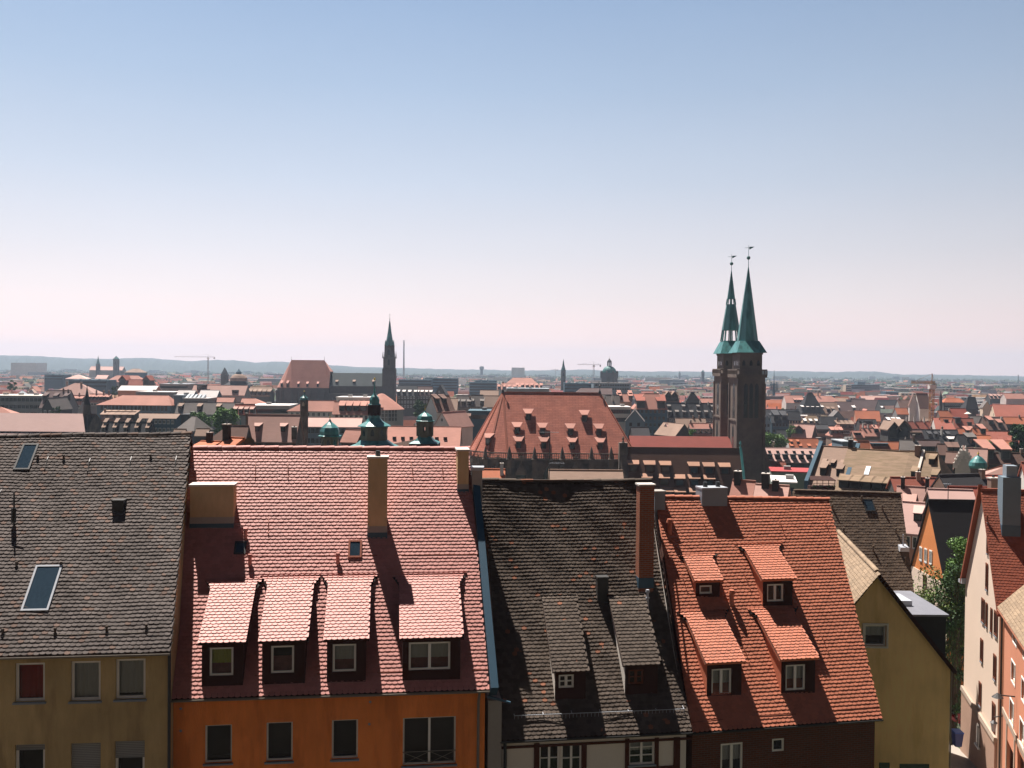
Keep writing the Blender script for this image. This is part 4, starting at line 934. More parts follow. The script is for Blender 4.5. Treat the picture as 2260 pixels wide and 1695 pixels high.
# lantern on the cream house
def lantern():
    P = at(2193, 1602, 59.2); mb = MB(); root_ = thing('wall_lantern', 'glass wall lantern on a bracket at the foot of the cream house', 'lantern', P - Vector((0, 0, .7)))
    mb.bar(P + Vector((.9, .3, .55)), P + Vector((0, 0, .55)), .05); mb.bar(P + Vector((0, 0, .55)), P + Vector((0, 0, .3)), .03); mb.lathe(P, [(.03, .36), (.24, .2), (.05, .30)], 6, 0); mb.build('bracket', M['metal_dark'], root_)
    mb = MB(); mb.lathe(P, [(.10, -.35), (.2, .17)], 6, 0); mb.build('lantern_glass', M['zinc_white'], root_)
lantern()
# pink house at the right edge
def pink_house():
    A = at(2216, 1400, 58.5); B = at(2300, 1400, 47.5); gd = Vector((B.x - A.x, B.y - A.y, 0)); ln = gd.length; g = gz(A.x, 53); zt = at(2220, 1345, 58).z
    root = thing('house', 'salmon pink plastered house with white window frames, at the right edge', 'house', (A.x, A.y, g))
    Fp = Facade((A.x, A.y), (B.x, B.y)); zb = g - 3
    rects = [Fp.rect(2236, 1382, 2249, 1424), Fp.rect(2232.5, 1468, 2246.5, 1512), Fp.rect(2229, 1553, 2242.5, 1602)]
    rects = [(a, a + 1.25, c, d) for a, b, c, d in rects]
    rects += [(a + 3.4, b + 3.4, c, d) for a, b, c, d in rects]
    gr = [Fp.rect(2222, 1648, 2238, 1740), Fp.rect(2245, 1668, 2262, 1740)]
    mw = MB(); wall_holes(mw, Fp, zb, zt, rects + gr, depth=.16); bk = Fp.n * -9
    c = [Fp.P(0, 0), Fp.P(Fp.W, 0)]; 
    for p in c: mw.poly([p + Vector((0, 0, zb)), p + bk + Vector((0, 0, zb)), p + bk * .5 + Vector((0, 0, zt + 5)) if False else p + bk + Vector((0, 0, zt)), p + Vector((0, 0, zt))])
    mw.build('wall', M['plaster_pink'], root)
    for r in rects: window(root, Fp, r, style='two', fw=.1, depth=.1, trim='frame_white', curtain='curtain', cur_h=1)
    mb = MB(); a, b, c_, d_ = gr[0]; z = max(gr[0][3], gr[1][3]) + .25
    fbox(mb, Fp, 0, Fp.W, z, z + .35, -.02, .06); 
    for q in (a - .3, b + .02, gr[1][1] + .02): fbox(mb, Fp, q, q + .28, zb, z - .002, -.02, .05)
    mb.build('shopfront', M['sandstone'], root)
    O = Fp.P(-.3, zt - .1, .35); ex = Fp.e; s0 = -Fp.n * 4.2 + Vector((0, 0, 4.3)); n = ex.cross(s0).normalized(); sdn = n.cross(ex)
    tv, tf = tile_arrays(O, ex, sdn, n, lambda v: 0.0, lambda v: Fp.W + .5, lambda u: s0.length, .22, .19, seed=91, step=.045)
    mr = MB(); add_tiles(mr, tv, tf); q = [O, O + ex * (Fp.W + .5), O + ex * (Fp.W + .5) + s0, O + s0]; mr.poly([p - n * .02 for p in q], 1)
    q2 = [q[3], q[2], q[2] - Fp.n * 4.2 - Vector((0, 0, 4.3)), q[3] - Fp.n * 4.2 - Vector((0, 0, 4.3))]; mr.poly(q2, 0)
    mr.poly([q[0] - n * .02, q[3] - n * .02, q2[3]], 2); mr.poly([q[0], q[1], q[1] - Vector((0, 0, .16)), q[0] - Vector((0, 0, .16))], 2)
    mr.build('roof', [M['tile_sand'], M['underlay'], M['plaster_pink']], root)
    pipe(root, [Fp.P(-.05, zt - .1, .12), Fp.P(-.05, zb + 1, .12)], .06, 'metal_dark')
    mb = MB(); P0 = Fp.P(4.6, at(2250, 1540, 54).z, .05); mb.bar(P0, P0 + Fp.n * .9, .06); mb.lathe(P0 + Fp.n * .9 - Vector((0, 0, .25)), [(.05, .35), (.32, .1), (.05, .28)], 10); mb.build('lamp_bracket', M['metal_dark'], root)
pink_house()
# orange gabled house beyond the trees
root, L2, d2, he2, rise2, ro2 = Sx('house', 'narrow house with steep orange gable and dark shaded roof, behind the green trees', 2009, 95.5, 2099, 86.5, 1262, 2059, 1105, 12, 'r_black', 'plaster_rust', over=.15, thick=.1, gw=[(2033, 1222, .62, 1.35), (2044, 1226, .62, 1.35), (2055, 1230, .62, 1.35)], wk='white', ch=[(.36, .72, 2.6, 1.0)], chm='brick_red')
mb = MB(); mb.box(-L2 / 2 - .06, -L2 / 2 - .01, -d2, d2, -3, he2 + .9 - .2); mb.build('lower_wall', M['plaster_cream'], root, world=False)
link('window', win_mesh('brown'), root, (-L2 / 2 - .08, .6, he2 - 1.2), -math.pi / 2, (.8, 1, 1.7))
# wheelie bin and vehicles in the lane
def bin_():
    P = at(2112, 1650, 62.5); g = at(2112, 1648, 62.5).z; root = thing('wheelie_bin', 'blue wheelie bin standing in the sunlit lane', 'bin', (P.x, 62.5, g))
    mb = MB(); mb.hexa([(-.2, -.25, .08), (.2, -.25, .08), (.2, .2, .08), (-.2, .2, .08)], [(-.28, -.34, .98), (.28, -.34, .98), (.28, .3, .98), (-.28, .3, .98)]); mb.build('bin_body', M['bin_blue'], root, world=False)
    mb = MB(); mb.hexa([(-.31, -.38, .985), (.31, -.38, .985), (.31, .34, .985), (-.31, .34, .985)], [(-.28, -.34, 1.06), (.28, -.34, 1.06), (.28, .3, 1.1), (-.28, .3, 1.1)]); mb.bar((-.28, .38, 1.0), (.28, .38, 1.0), .04); mb.build('lid', M['bin_lid'], root, world=False)
    for s in (-1, 1): mb = MB(); mb.tube((s * .2, .24, .1), (s * .27, .24, .1), .1, .1, 12); mb.build('wheel', M['metal_dark'], root, world=False)
M['bin_blue'] = mat('bin_blue', (.015, .035, .17), var=.1, rough=.4, spec=.5); M['bin_lid'] = mat('bin_lid', (.03, .09, .36), var=.1, rough=.4, spec=.5)
M['paint_black'] = mat('paint_black', (.012, .012, .013), var=.1, rough=.25, spec=.6); M['paint_red'] = mat('paint_red', (.3, .02, .03), var=.1, rough=.3, spec=.6)
bin_()
def car():
    Y = 88; P = at(2110, 1528, Y); root = thing('parked_car', 'black car parked at the far end of the lane', 'car', (P.x, Y, P.z), R(2))
    mb = MB(); pr = [(-2.1, .35), (-2.15, .75), (-1.2, .95), (-.6, 1.42), (.9, 1.45), (1.6, 1.0), (2.1, .9), (2.15, .4)]
    for s in (-1,):
        for (a, b) in zip(pr, pr[1:]): mb.poly([(-.85, a[0], a[1]), (.85, a[0], a[1]), (.85, b[0], b[1]), (-.85, b[0], b[1])])
        mb.poly([(-.85, y, z) for y, z in pr]); mb.poly([(.85, y, z) for y, z in pr][::-1])
    mb.build('body', M['paint_black'], root, world=False)
    for x in (-.82, .82):
        for y in (-1.35, 1.35): mb = MB(); mb.tube((x - .09, y, .33), (x + .09, y, .33), .33, .33, 14); mb.build('wheel', M['metal_dark'], root, world=False)
    mb = MB(); mb.poly([(-.7, -1.17, .98), (.7, -1.17, .98), (.62, -.66, 1.39), (-.62, -.66, 1.39)]); mb.build('windscreen', M['pane_sky'], root, world=False)
    for x in (-.6, .6): mb = MB(); mb.box(x - .15, x + .15, -2.19, -2.14, .62, .76); mb.build('headlight', M['zinc_white'], root, world=False)
car()
def scooter():
    Y = 72.5; P = at(2107, 1598, Y); root = thing('motor_scooter', 'dark motor scooter with red panel leaning in the lane', 'scooter', (P.x, Y, P.z), R(15))
    mb = MB(); mb.hexa([(-.16, -.5, .25), (.16, -.5, .25), (.16, .8, .35), (-.16, .8, .35)], [(-.14, -.45, .4), (.14, -.45, .4), (.17, .85, .8), (-.17, .85, .8)]); mb.hexa([(-.2, -.7, .3), (.2, -.7, .3), (.2, -.55, .3), (-.2, -.55, .3)], [(-.14, -.55, 1.0), (.14, -.55, 1.0), (.14, -.42, 1.0), (-.14, -.42, 1.0)]); mb.build('body', M['paint_red'], root, world=False)
    for y in (-.75, .7): mb = MB(); mb.tube((-.06, y, .25), (.06, y, .25), .25, .25, 14); mb.build('wheel', M['metal_dark'], root, world=False)
    mb = MB(); mb.box(-.14, .14, -.1, .75, .81, .93); mb.build('seat', M['paint_black'], root, world=False)
    mb = MB(); mb.bar((-.35, -.5, 1.08), (.35, -.5, 1.08), .04); mb.bar((0, -.72, .3), (0, -.5, 1.08), .05); mb.build('handlebar', M['metal_dark'], root, world=False)
scooter()
# ---------------------------------------------------------------- trees
M['leaf'] = mat('leaf', (.10, .19, .04), var=.3, scale=3, rough=.6, spec=.3, island=.45, rnd=.15); M['leaf_dark'] = mat('leaf_dark', (.05, .10, .035), var=.3, scale=3, rough=.65, spec=.25, island=.45, rnd=.15)
M['leaf_willow'] = mat('leaf_willow', (.13, .19, .05), var=.3, scale=3, rough=.6, spec=.3, island=.45); M['bark'] = mat('bark', (.09, .065, .045), var=.3, scale=5, bump=.5)
def leaves(mb, c, rad, n, size, rnd, droop=0.0, aspect=.55):
    for _ in range(n):
        while True:
            p = Vector((rnd.uniform(-1, 1), rnd.uniform(-1, 1), rnd.uniform(-1, 1)))
            if .25 < p.length < 1: break
        P = c + Vector((p.x * rad[0], p.y * rad[1], p.z * rad[2]))
        a = Vector((rnd.gauss(0, 1), rnd.gauss(0, 1), rnd.gauss(0, .6) - droop)).normalized(); b = a.cross(Vector((rnd.gauss(0, 1), rnd.gauss(0, 1), rnd.gauss(0, 1)))).normalized()
        s = size * rnd.uniform(.6, 1.4); a *= s; b *= s * aspect
        mb.poly([P - a * .5, P + b * .5 - a * .05, P + a * .5, P - b * .5 - a * .05])
def tree(name, label, base, H, rx, leafm='leaf', clumps=26, per=150, size=.35, seed=1, shape='round', cat='tree', group=None, trunk=.25, ry=None, low=.3):
    rnd = random.Random(seed); root = thing(name, label, cat, base, 0, group); B = Vector(base); ry = ry or rx
    mt = MB(); top = B + Vector((0, 0, H * .8)); mt.tube(B - Vector((0, 0, .5)), B + Vector((0, 0, H * .45)), trunk, trunk * .7, 9); mt.tube(B + Vector((0, 0, H * .45)), top, trunk * .7, trunk * .15, 8)
    ml = MB()
    for i in range(clumps):
        t = low + (1 - low) * rnd.random() ** .9; an = rnd.uniform(0, 2 * math.pi)
        if shape == 'round': k = math.sqrt(max(.05, 1 - ((t - (low + 1) / 2) / ((1 - low) / 2 + .02)) ** 2))
        elif shape == 'cone': k = (1 - t) * 1.15 + .1
        else: k = math.sqrt(max(.06, 1 - ((t - low) / (1 - low)) ** 2.2))
        q = k * rnd.uniform(.45, .95); P = B + Vector((math.cos(an) * rx * q, math.sin(an) * ry * q, H * t))
        mt.tube(B + Vector((0, 0, H * max(.2, t - .25))), P, trunk * .28, trunk * .06, 5)
        cr = (.33 if shape != 'cone' else .28) * rx * rnd.uniform(.7, 1.25); 
        if shape == 'willow':
            leaves(ml, P, (cr, cr, cr * .6), per // 2, size, rnd, .6); 
            for s in range(5):
                x = P + Vector((rnd.uniform(-cr, cr), rnd.uniform(-cr, cr), 0)); Ln = rnd.uniform(.15, .4) * H
                for j in range(per // 10): leaves(ml, x - Vector((0, 0, Ln * j / (per // 10))), (.1, .1, .1), 1, size, rnd, 2.5, .3)
        else: leaves(ml, P, (cr, cr, cr * .75), per, size, rnd)
    mt.build('trunk', M['bark'], root); ml.build('crown', M[leafm], root); return root
b = at(2118, 1300, 82); tree('tree', 'pointed feathery green tree rising in front of the dark shaded roof', (b.x, 82, gz(b.x, 82)), at(2118, 1185, 82).z - gz(b.x, 82), 2.6, 'leaf', 62, 170, .2, 3, 'cone', low=.45)
b = at(2075, 1400, 75); tree('willow_tree', 'drooping willow-like tree with hanging sprays below the orange gable', (b.x, 75, gz(b.x, 75)), at(2075, 1262, 75).z - gz(b.x, 75), 3.1, 'leaf_willow', 48, 190, .2, 4, 'willow', low=.45)
b = at(2108, 1400, 73); tree('tree', 'dark bushy tree pressed against the cream house wall', (b.x, 73, gz(b.x, 73)), at(2108, 1248, 73).z - gz(b.x, 73), 1.8, 'leaf_dark', 48, 190, .22, 5, 'willow', low=.2)
# ======================================================= twin-spired church (choir, nave, two towers)
def lancet(mb, P, ex, n, w, h, mi=0, off=.03):
    """pointed window polygon: P bottom centre"""
    pts = [(-w / 2, 0), (w / 2, 0), (w / 2, h - w * .9), (w * .3, h - w * .4), (0, h), (-w * .3, h - w * .4), (-w / 2, h - w * .9)]
    mb.poly([P + ex * u + Vector((0, 0, z)) + n * off for u, z in pts], mi)
def lanc(parent, P, ex, n, w, h, off=.03, name='lancet_window'):
    mb = MB(); lancet(mb, P, ex, n, w, h, 0, off); return mb.build(name, M['pane_dark'], parent)
def pyramid(mb, c, r, h, n=4, mi=0, a0=math.pi / 4): mb.lathe(c, [(r, 0), (.01, h)], n, mi, a0)
def sebald():
    root = thing('church', 'gothic church with red hipped choir roof, dormers and two green-spired towers', 'church', (30, 262, 0))
    zr, ze = 38.6, 21.6
    RL, RR = Vector((-2.5, 262, zr)), Vector((24.2, 262, zr))
    ap = [(-1, 249), (-6.2, 250.3), (-10.3, 254.3), (-12.2, 259.5), (-12.2, 264.5), (-10.3, 269.7), (-6.2, 273.7), (-1, 275)]
    A = [Vector((x, y, ze)) for x, y in ap]; B0, B1 = Vector((33.5, 249, ze)), Vector((33.5, 275, ze))
    mr = MB(); sl = 21.4
    def tri(pts, uv=None):
        P = [Vector(p) for p in pts]; ex = (P[1] - P[0]).normalized(); n = ex.cross(P[-1] - P[0]).normalized(); sd = n.cross(ex)
        mr.poly(P, 0, [((p - P[0]).dot(ex), (p - P[0]).dot(sd)) for p in P])
    tri([A[0], B0, RR, RL]); tri([B1, A[-1], RL, RR]); tri([B0, B1, RR])
    for a, b in zip(A[1:], A): tri([a, b, RL])
    for a in A[:5]: mr.bar(a + Vector((0, 0, .1)), RL, .5, .25, 1)
    mr.bar(B0 + Vector((0, 0, .1)), RR, .3, .2, 1); mr.bar(RL, RR, .4, .25, 1)
    roof = mr.build('choir_roof', [M['roof_choir'], M['metal_rust']], root)
    for p, h in ((RL, 2.6), (RR, 2.0)):
        mb = MB(); mb.tube(p, p + Vector((0, 0, h)), .12, .06, 8); mb.lathe(p + Vector((0, 0, h)), [(.05, -.3), (.35, 0), (.05, .35)], 10); mb.tube(p - Vector((0, 0, .2)), p + Vector((0, 0, .7)), .5, .2, 10); mb.build('finial', M['metal_dark'], roof)
    me = dorm_mesh('roof_choir', 'flare', 'board_dark', 'r_salmon')
    for px, py in ((1165.7, 928), (1290, 931), (1141, 958), (1197, 959.5), (1259, 961), (1322, 961.5), (1144, 989.5), (1200, 990.5), (1263, 991.5), (1325, 992)):
        P = CAM + ray(px, py) * ((A[0] - CAM).dot(n0 := (B0 - A[0]).cross(RL - A[0]).normalized()) / ray(px, py).dot(n0))
        link('dormer', me, roof, INV[root] @ P, 0, (1.55, 1.1, 1.9))
    n1 = (A[0] - A[1]).cross(RL - A[1]).normalized()
    P = CAM + ray(1076, 980) * ((A[1] - CAM).dot(n1) / ray(1076, 980).dot(n1)); link('dormer', me, roof, INV[root] @ P, -.3, (1.45, 1.1, 1.7))
    # choir wall with tracery parapet, gables and pinnacles
    mw = MB(); ring = [(33.5, 275), (33.5, 249)] + ap
    for (a, b) in zip(ring, ring[1:] + ring[:1]):
        q = [Vector((a[0], a[1], -1)), Vector((b[0], b[1], -1)), Vector((b[0], b[1], ze - .2)), Vector((a[0], a[1], ze - .2))]; mw.poly(q)
    mw.build('choir_wall', M['sandstone_dark'], root)
    fr = [Vector((33.5, 248.6, 0))] + [Vector((x - (.3 if x < -1 else 0), y - .4, 0)) for x, y in ap[:5]]
    mb = MB()
    for a, b in zip(fr, fr[1:]):
        d = b - a; up = Vector((0, 0, 1)); k = max(1, int(d.length / .55))
        mb.bar(a + up * (ze + 1.35), b + up * (ze + 1.35), .3, .28); mb.bar(a + up * (ze - .35), b + up * (ze - .35), .5, .5); mb.bar(a + up * (ze + .55), b + up * (ze + .55), .14, .1)
        for i in range(k + 1): p = a + d * (i / k); mb.bar(p + up * (ze - .2), p + up * (ze + 1.3), .14)
    mb.build('parapet', M['sandstone_dark'], root)
    def pinn(px, ytop, ybot, Y, r=.62):
        P = at(px, ybot, Y); zt = at(px, ytop, Y).z; mb = MB(); h = zt - P.z; c = Vector((P.x, P.y, P.z - 8))
        mb.box(c.x - r, c.x + r, c.y - r, c.y + r, c.z, P.z + h * .42); mb.lathe(Vector((P.x, P.y, P.z + h * .42)), [(r * 1.5, 0), (r * 1.1, h * .06), (r * .55, h * .4), (.05, h * .58)], 8)
        for k in range(4): a = math.pi / 4 + k * math.pi / 2; pyramid(mb, Vector((P.x + r * 1.2 * math.cos(a), P.y + r * 1.2 * math.sin(a), P.z + h * .30)), .18, h * .22)
        mb.build('pinnacle', M['sandstone_dark'], root)
    for px, yt in ((1071, 984), (1124, 985), (1179.5, 986), (1240.7, 986), (1305, 986), (1348.6, 986)): pinn(px, yt, 1034, 248.0 if px > 1100 else 249.5)
    for px, yt in ((1055, 1003), (1099, 1004), (1150.6, 1003), (1271, 1005)):
        Y = 247.9; P = at(px, 1020, Y); zt = at(px, yt, Y).z; mb = MB()
        mb.hexa([P + Vector((-1.9, 0, -3.4)), P + Vector((1.9, 0, -3.4)), P + Vector((1.9, .4, -3.4)), P + Vector((-1.9, .4, -3.4))], [P + Vector((-.12, 0, 0)), P + Vector((.12, 0, 0)), P + Vector((.12, .4, 0)), P + Vector((-.12, .4, 0))])
        mb.bar(P, Vector((P.x, P.y, zt)), .25); mb.bar(Vector((P.x - .7, P.y, zt - .7)), Vector((P.x + .7, P.y, zt - .7)), .25); mb.build('gable_cross', M['sandstone_dark'], root)
    for px in (1087, 1150, 1210, 1272):
        P = at(px, 1075, 248.9); mb = MB(); lancet(mb, P - Vector((0, 0, 3)), Vector((1, 0, 0)), Vector((0, -1, 0)), 2.6, 8.5, 0, .06); mb.build('window', M['pane_dark'], root)
    # nave between choir and towers
    mb = MB(); zn = 26.2
    tri2 = [(33.6, 260, 17.5), (63, 260, 17.5), (63, 272, zn), (33.6, 272, zn)]; mb.poly(tri2, 0, [(0, 0), (30, 0), (30, 14), (0, 14)]); mb.poly([(63, 284, 17.5), (33.6, 284, 17.5), (33.6, 272, zn), (63, 272, zn)], 0, [(0, 0), (30, 0), (30, 14), (0, 14)])
    mb.build('nave_roof', M['roof_nave'], root); mb = MB(); mb.box(33.6, 63, 260.2, 283.8, -1, 17.4); mb.build('nave_wall', M['sandstone_dark'], root)
    # towers
    def tower(cx, Yf, w, dep, zb, tip, ball, vane, lantern):
        x0, x1, y0, y1 = cx - w / 2, cx + w / 2, Yf, Yf + dep; cy = (y0 + y1) / 2; c = Vector((cx, cy, 0)); s = Vector((1, 0, 0)); L_ = Vector((-1, 0, 0)); Fn = Vector((0, -1, 0))
        mb = MB(); zg = zb['gal']; mb.box(x0, x1, y0, y1, -1, zg[0]); mb.box(x0 - .25, x1 + .25, y0 - .25, y1 + .25, zb['ledge'] - .45, zb['ledge'])
        mb.box(x0 - .15, x1 + .15, y0 - .15, y1 + .15, zg[0] - 1.6, zg[0] - .01)
        for xx in (x0, x1):
            for yy in (y0, y1): mb.box(xx - .35, xx + .35, yy - .35, yy + .35, -1, zg[0] - 1.61)
        t = mb.build('tower', M['sandstone'] if False else M['sandstone_tower'], root)
        mb = MB(); mb.box(x0 - .6, x1 + .6, y0 - .6, y1 + .6, zg[0], zg[0] + .6); o = .75
        for (a, b, c2, d) in ((x0 - .6, x1 + .6, y0 - .6, y0 - .4), (x0 - .6, x1 + .6, y1 + .4, y1 + .6), (x0 - .6, x0 - .4, y0 - .39, y1 + .39), (x1 + .4, x1 + .6, y0 - .39, y1 + .39)):
            mb.box(a, b, c2, d, zg[1] - .35, zg[1]); mb.box(a, b, c2, d, zg[0] + .601, zg[0] + .9)
            k = 11
            for i in range(k + 1):
                fx = i / k; px = a + (b - a) * fx if b - a > 1 else (a + b) / 2; py = c2 + (d - c2) * fx if d - c2 > 1 else (c2 + d) / 2; mb.box(px - .09, px + .09, py - .09, py + .09, zg[0] + .6, zg[1] - .35)
        mb.build('gallery', M['sandstone_tower'], t)
        mb = MB(); i_ = .55; mb.box(x0 + i_, x1 - i_, y0 + i_, y1 - i_, zg[0] + .6, zb['sp'] - .02); mb.box(x0 + i_ - .2, x1 - i_ + .2, y0 + i_ - .2, y1 - i_ + .2, zb['sp'] - .5, zb['sp'] - .03); mb.build('upper_stage', M['sandstone_tower'], t)
        yv_ = Vector((0, -1, 0))
        for u in (-2, 0, 2): lanc(t, Vector((x0 + i_, cy + u, zb['sp'] - 3.6)), yv_, L_, .7, 1.5); lanc(t, Vector((cx + u, y0 + i_, zb['sp'] - 3.6)), s, Fn, .8, 1.6)
        lanc(t, Vector((x0, cy, zb['ledge'] + .4)), yv_, L_, 2.6, 10.2); lanc(t, Vector((x0, cy + .6, zb['ledge'] - 8)), yv_, L_, 2.0, 6.6)
        for u in (-1.5, 0, 1.5): lanc(t, Vector((cx + u, y0, zb['ledge'] + .6)), s, Fn, 1.05, 9.6)
        mb = MB(); r = w * .5 + .1; R2 = math.sqrt(2)
        # broad copper skirt changing from square to octagon
        zs, zk = zb['sp'], zb['br']; sq = [Vector((cx + a * (w / 2 + .55), cy + b * (dep / 2 + .3), zs)) for a, b in ((-1, -1), (1, -1), (1, 1), (-1, 1))]
        r8 = w * .41; hs = w * .37; oc = [Vector((cx + r8 * math.cos(math.pi / 8 + k * math.pi / 4), cy + r8 * math.sin(math.pi / 8 + k * math.pi / 4), zk)) for k in range(8)]
        tq = [Vector((cx + a * hs, cy + b * hs, zk)) for a, b in ((-1, -1), (1, -1), (1, 1), (-1, 1))]
        for i in range(4): mb.poly([sq[i], sq[(i + 1) % 4], tq[(i + 1) % 4], tq[i]])
        mb.poly(tq); mb.poly(sq[::-1])
        if not lantern:
            for k in range(8): mb.poly([oc[k], oc[(k + 1) % 8], Vector((cx, cy, tip))])
            for k, (zz, aa) in enumerate(((zk + 8.4, 5), (zk + 4, 6), (zk + 2.6, 5))):
                pass
        else:
            z1, z2, z3, z4 = lantern
            def ringr(z): return r8 * (tip - z) / (tip - zk)
            for (a, b, f) in ((z1, z2, 0), (z3, z4, 0)):   # open arcades
                for k in range(8):
                    an = math.pi / 8 + k * math.pi / 4; p = Vector((cx + ringr(a) * math.cos(an), cy + ringr(a) * math.sin(an), a)); q = Vector((cx + ringr(b) * math.cos(an), cy + ringr(b) * math.sin(an), b)); mb.bar(p, q, .34 if a == z1 else .2)
                mb.lathe((cx, cy, 0), [(ringr(b) + .12, b - .12), (ringr(b) + .12, b)], 8, 0, math.pi / 8); mb.lathe((cx, cy, 0), [(ringr(a) + .1, a), (ringr(a) + .1, a + .15)], 8, 0, math.pi / 8)
                mb.tube((cx, cy, a), (cx, cy, b), .25, .2)
            mb.lathe((cx, cy, 0), [(r8, zk), (ringr(z1), z1)], 8, 0, math.pi / 8); mb.lathe((cx, cy, 0), [(ringr(z2) + .25, z2), (ringr(z3), z3)], 8, 0, math.pi / 8); mb.lathe((cx, cy, 0), [(ringr(z4), z4), (.05, tip)], 8, 0, math.pi / 8)
        sp = mb.build('spire', M['copper'], t)
        mb = MB(); mb.tube((cx, cy, tip - .5), (cx, cy, vane), .08, .05, 8); mb.lathe((cx, cy, ball), [(.05, -.55), (.4, -.35), (.55, 0), (.4, .35), (.05, .55)], 12)
        v = vane - .7; mb.bar((cx - 1.1, cy, v), (cx + .2, cy, v), .08); mb.hexa([(cx + .2, cy - .04, v - .5), (cx + 1.1, cy - .04, v), (cx + 1.1, cy + .04, v), (cx + .2, cy + .04, v - .5)], [(cx + .2, cy - .04, v + .3), (cx + 1.6, cy - .04, v + .35), (cx + 1.6, cy + .04, v + .35), (cx + .2, cy + .04, v + .3)])
        mb.build('weathervane', M['copper_dark'], sp)
        return t
    tower(66.2, 284, 7.2, 10, dict(gal=(43.4, 45.6), ledge=31.4, sp=50.2, br=53.9), 75.8, 77.5, 80.3, (53.95, 57.4, 65.0, 66.9))
    tower(65.9, 262, 7.2, 10, dict(gal=(43.2, 45.5), ledge=31.5, sp=50.1, br=53.4), 74.9, 76.7, 80.2, None)
    # lean-to buttress building at the tower foot
    mb = MB(); mb.hexa([(69.7, 262, -1), (73.6, 262, -1), (73.6, 270, -1), (69.7, 270, -1)], [(69.7, 262, 24.5), (72.3, 262, 17.5), (72.3, 270, 17.5), (69.7, 270, 24.5)]); mb.build('buttress', M['sandstone_dark'], root)
M['sandstone_tower'] = mat('sandstone_tower', (.155, .12, .098), var=.3, scale=.9, rough=.9, stain=.45, stain_scale=.12, bump=.4, col2=(.13, .10, .085), frac2=.05)
M['roof_choir'] = brickmat('roof_choir', (.43, .15, .10), (.36, .12, .08), (.25, .08, .055), 1.6, .55, rough=.8, ms=.045, bump=.5, spec=.25)
M['roof_nave'] = mat('roof_nave', (.21, .046, .033), var=.3, scale=2.2, rough=.8, spec=.25, stain=.2, stretch=(.25, .25, 5.0))
sebald()
# ======================================================= long brown roof with three tiers of dormers
def brown_hall():
    Y = 205; d = 6.2; a, b = at(1372, 1106, Y), at(1650, 1112, Y); zr = at(1510, 990, Y + d).z; zb = min(a.z, b.z); rise = zr - zb
    cx = (at(1385, 986, Y + d).x + at(1633, 993, Y + d).x) / 2; Wd = at(1633, 993, Y + d).x - at(1385, 986, Y + d).x; g = gz(cx, Y)
    root = thing('parish_house', 'brown-roofed parish house with three tiers of dark shed dormers', 'building', (cx, Y + d, g)); FOOT.append((cx, Y + d, Wd / 2, Wd, d, 0))
    w_, r_ = gable_body(root, Wd, d, zb - g, rise, 'r_umber', 'sandstone_dark', over=.2)
    me = dorm_mesh('r_umber', 'shed', 'board_dark', 'r_dcap'); n = Vector((0, -rise, d)).normalized(); O = Vector((cx, Y, zb))
    rows = [[(1398, 1043), (1434, 1044), (1469, 1045), (1532, 1047), (1565, 1048), (1600, 1049)], [(1428, 1073), (1466, 1074), (1500, 1075), (1533, 1075), (1566, 1076)], [(1440, 1104), (1474, 1104), (1501, 1105), (1534, 1105)]]
    for row in rows:
        for px, py in row:
            r = ray(px, py); P = CAM + r * ((O - CAM).dot(n) / r.dot(n)); link('dormer', me, root, INV[root] @ P + Vector((0, 0, .2)), 0, (2.1, 1.3, 1.6))
    x0, x1 = -Wd / 2, Wd / 2
    mb = MB(); mb.box(x0 - 1.6, x0 - .25, -d - .2, -d + 2, -1, zb - g + 4.4); mb.box(x0 - 1.9, x0 - .1, -1, 1, 0, zr - g + 1.2); mb.hexa([(x0 - 1.6, -d + 2.01, zb - g), (x0 - .25, -d + 2.01, zb - g), (x0 - .25, 0, zb - g), (x0 - 1.6, 0, zb - g)], [(x0 - 1.6, -d + 2.01, zb - g + 3.5), (x0 - .25, -d + 2.01, zb - g + 3.5), (x0 - .25, 0, zr - g + .6), (x0 - 1.6, 0, zr - g + .6)]); mb.lathe((x0 - 1, 0, zr - g + 1.2), [(.35, 0), (.12, .5), (.3, .9), (.05, 1.4)], 8)
    mb.build('stepped_gable', M['sandstone_dark'], root, world=False)
    mb = MB(); mb.tube((x0 - .75, -d - .35, 0), (x0 - .75, -d - .35, zb - g + 4.2), .28, .28, 8); mb.build('downpipe', M['copper'], root, world=False)
    mb = MB(); mb.bar((x1 + .1, -d - .3, zb - g + .1), (x1 + .1, -.2, zr - g + .35), .5, .3); mb.lathe((x1 + .1, 0, zr - g + .2), [(.3, 0), (.1, .5), (.3, 1.0), (.03, 1.7)], 8); mb.build('copper_verge', M['copper'], root, world=False)
roofm('r_umber', (.11, .058, .042), stain=.35); roofm('r_dcap', (.33, .18, .12))
brown_hall()
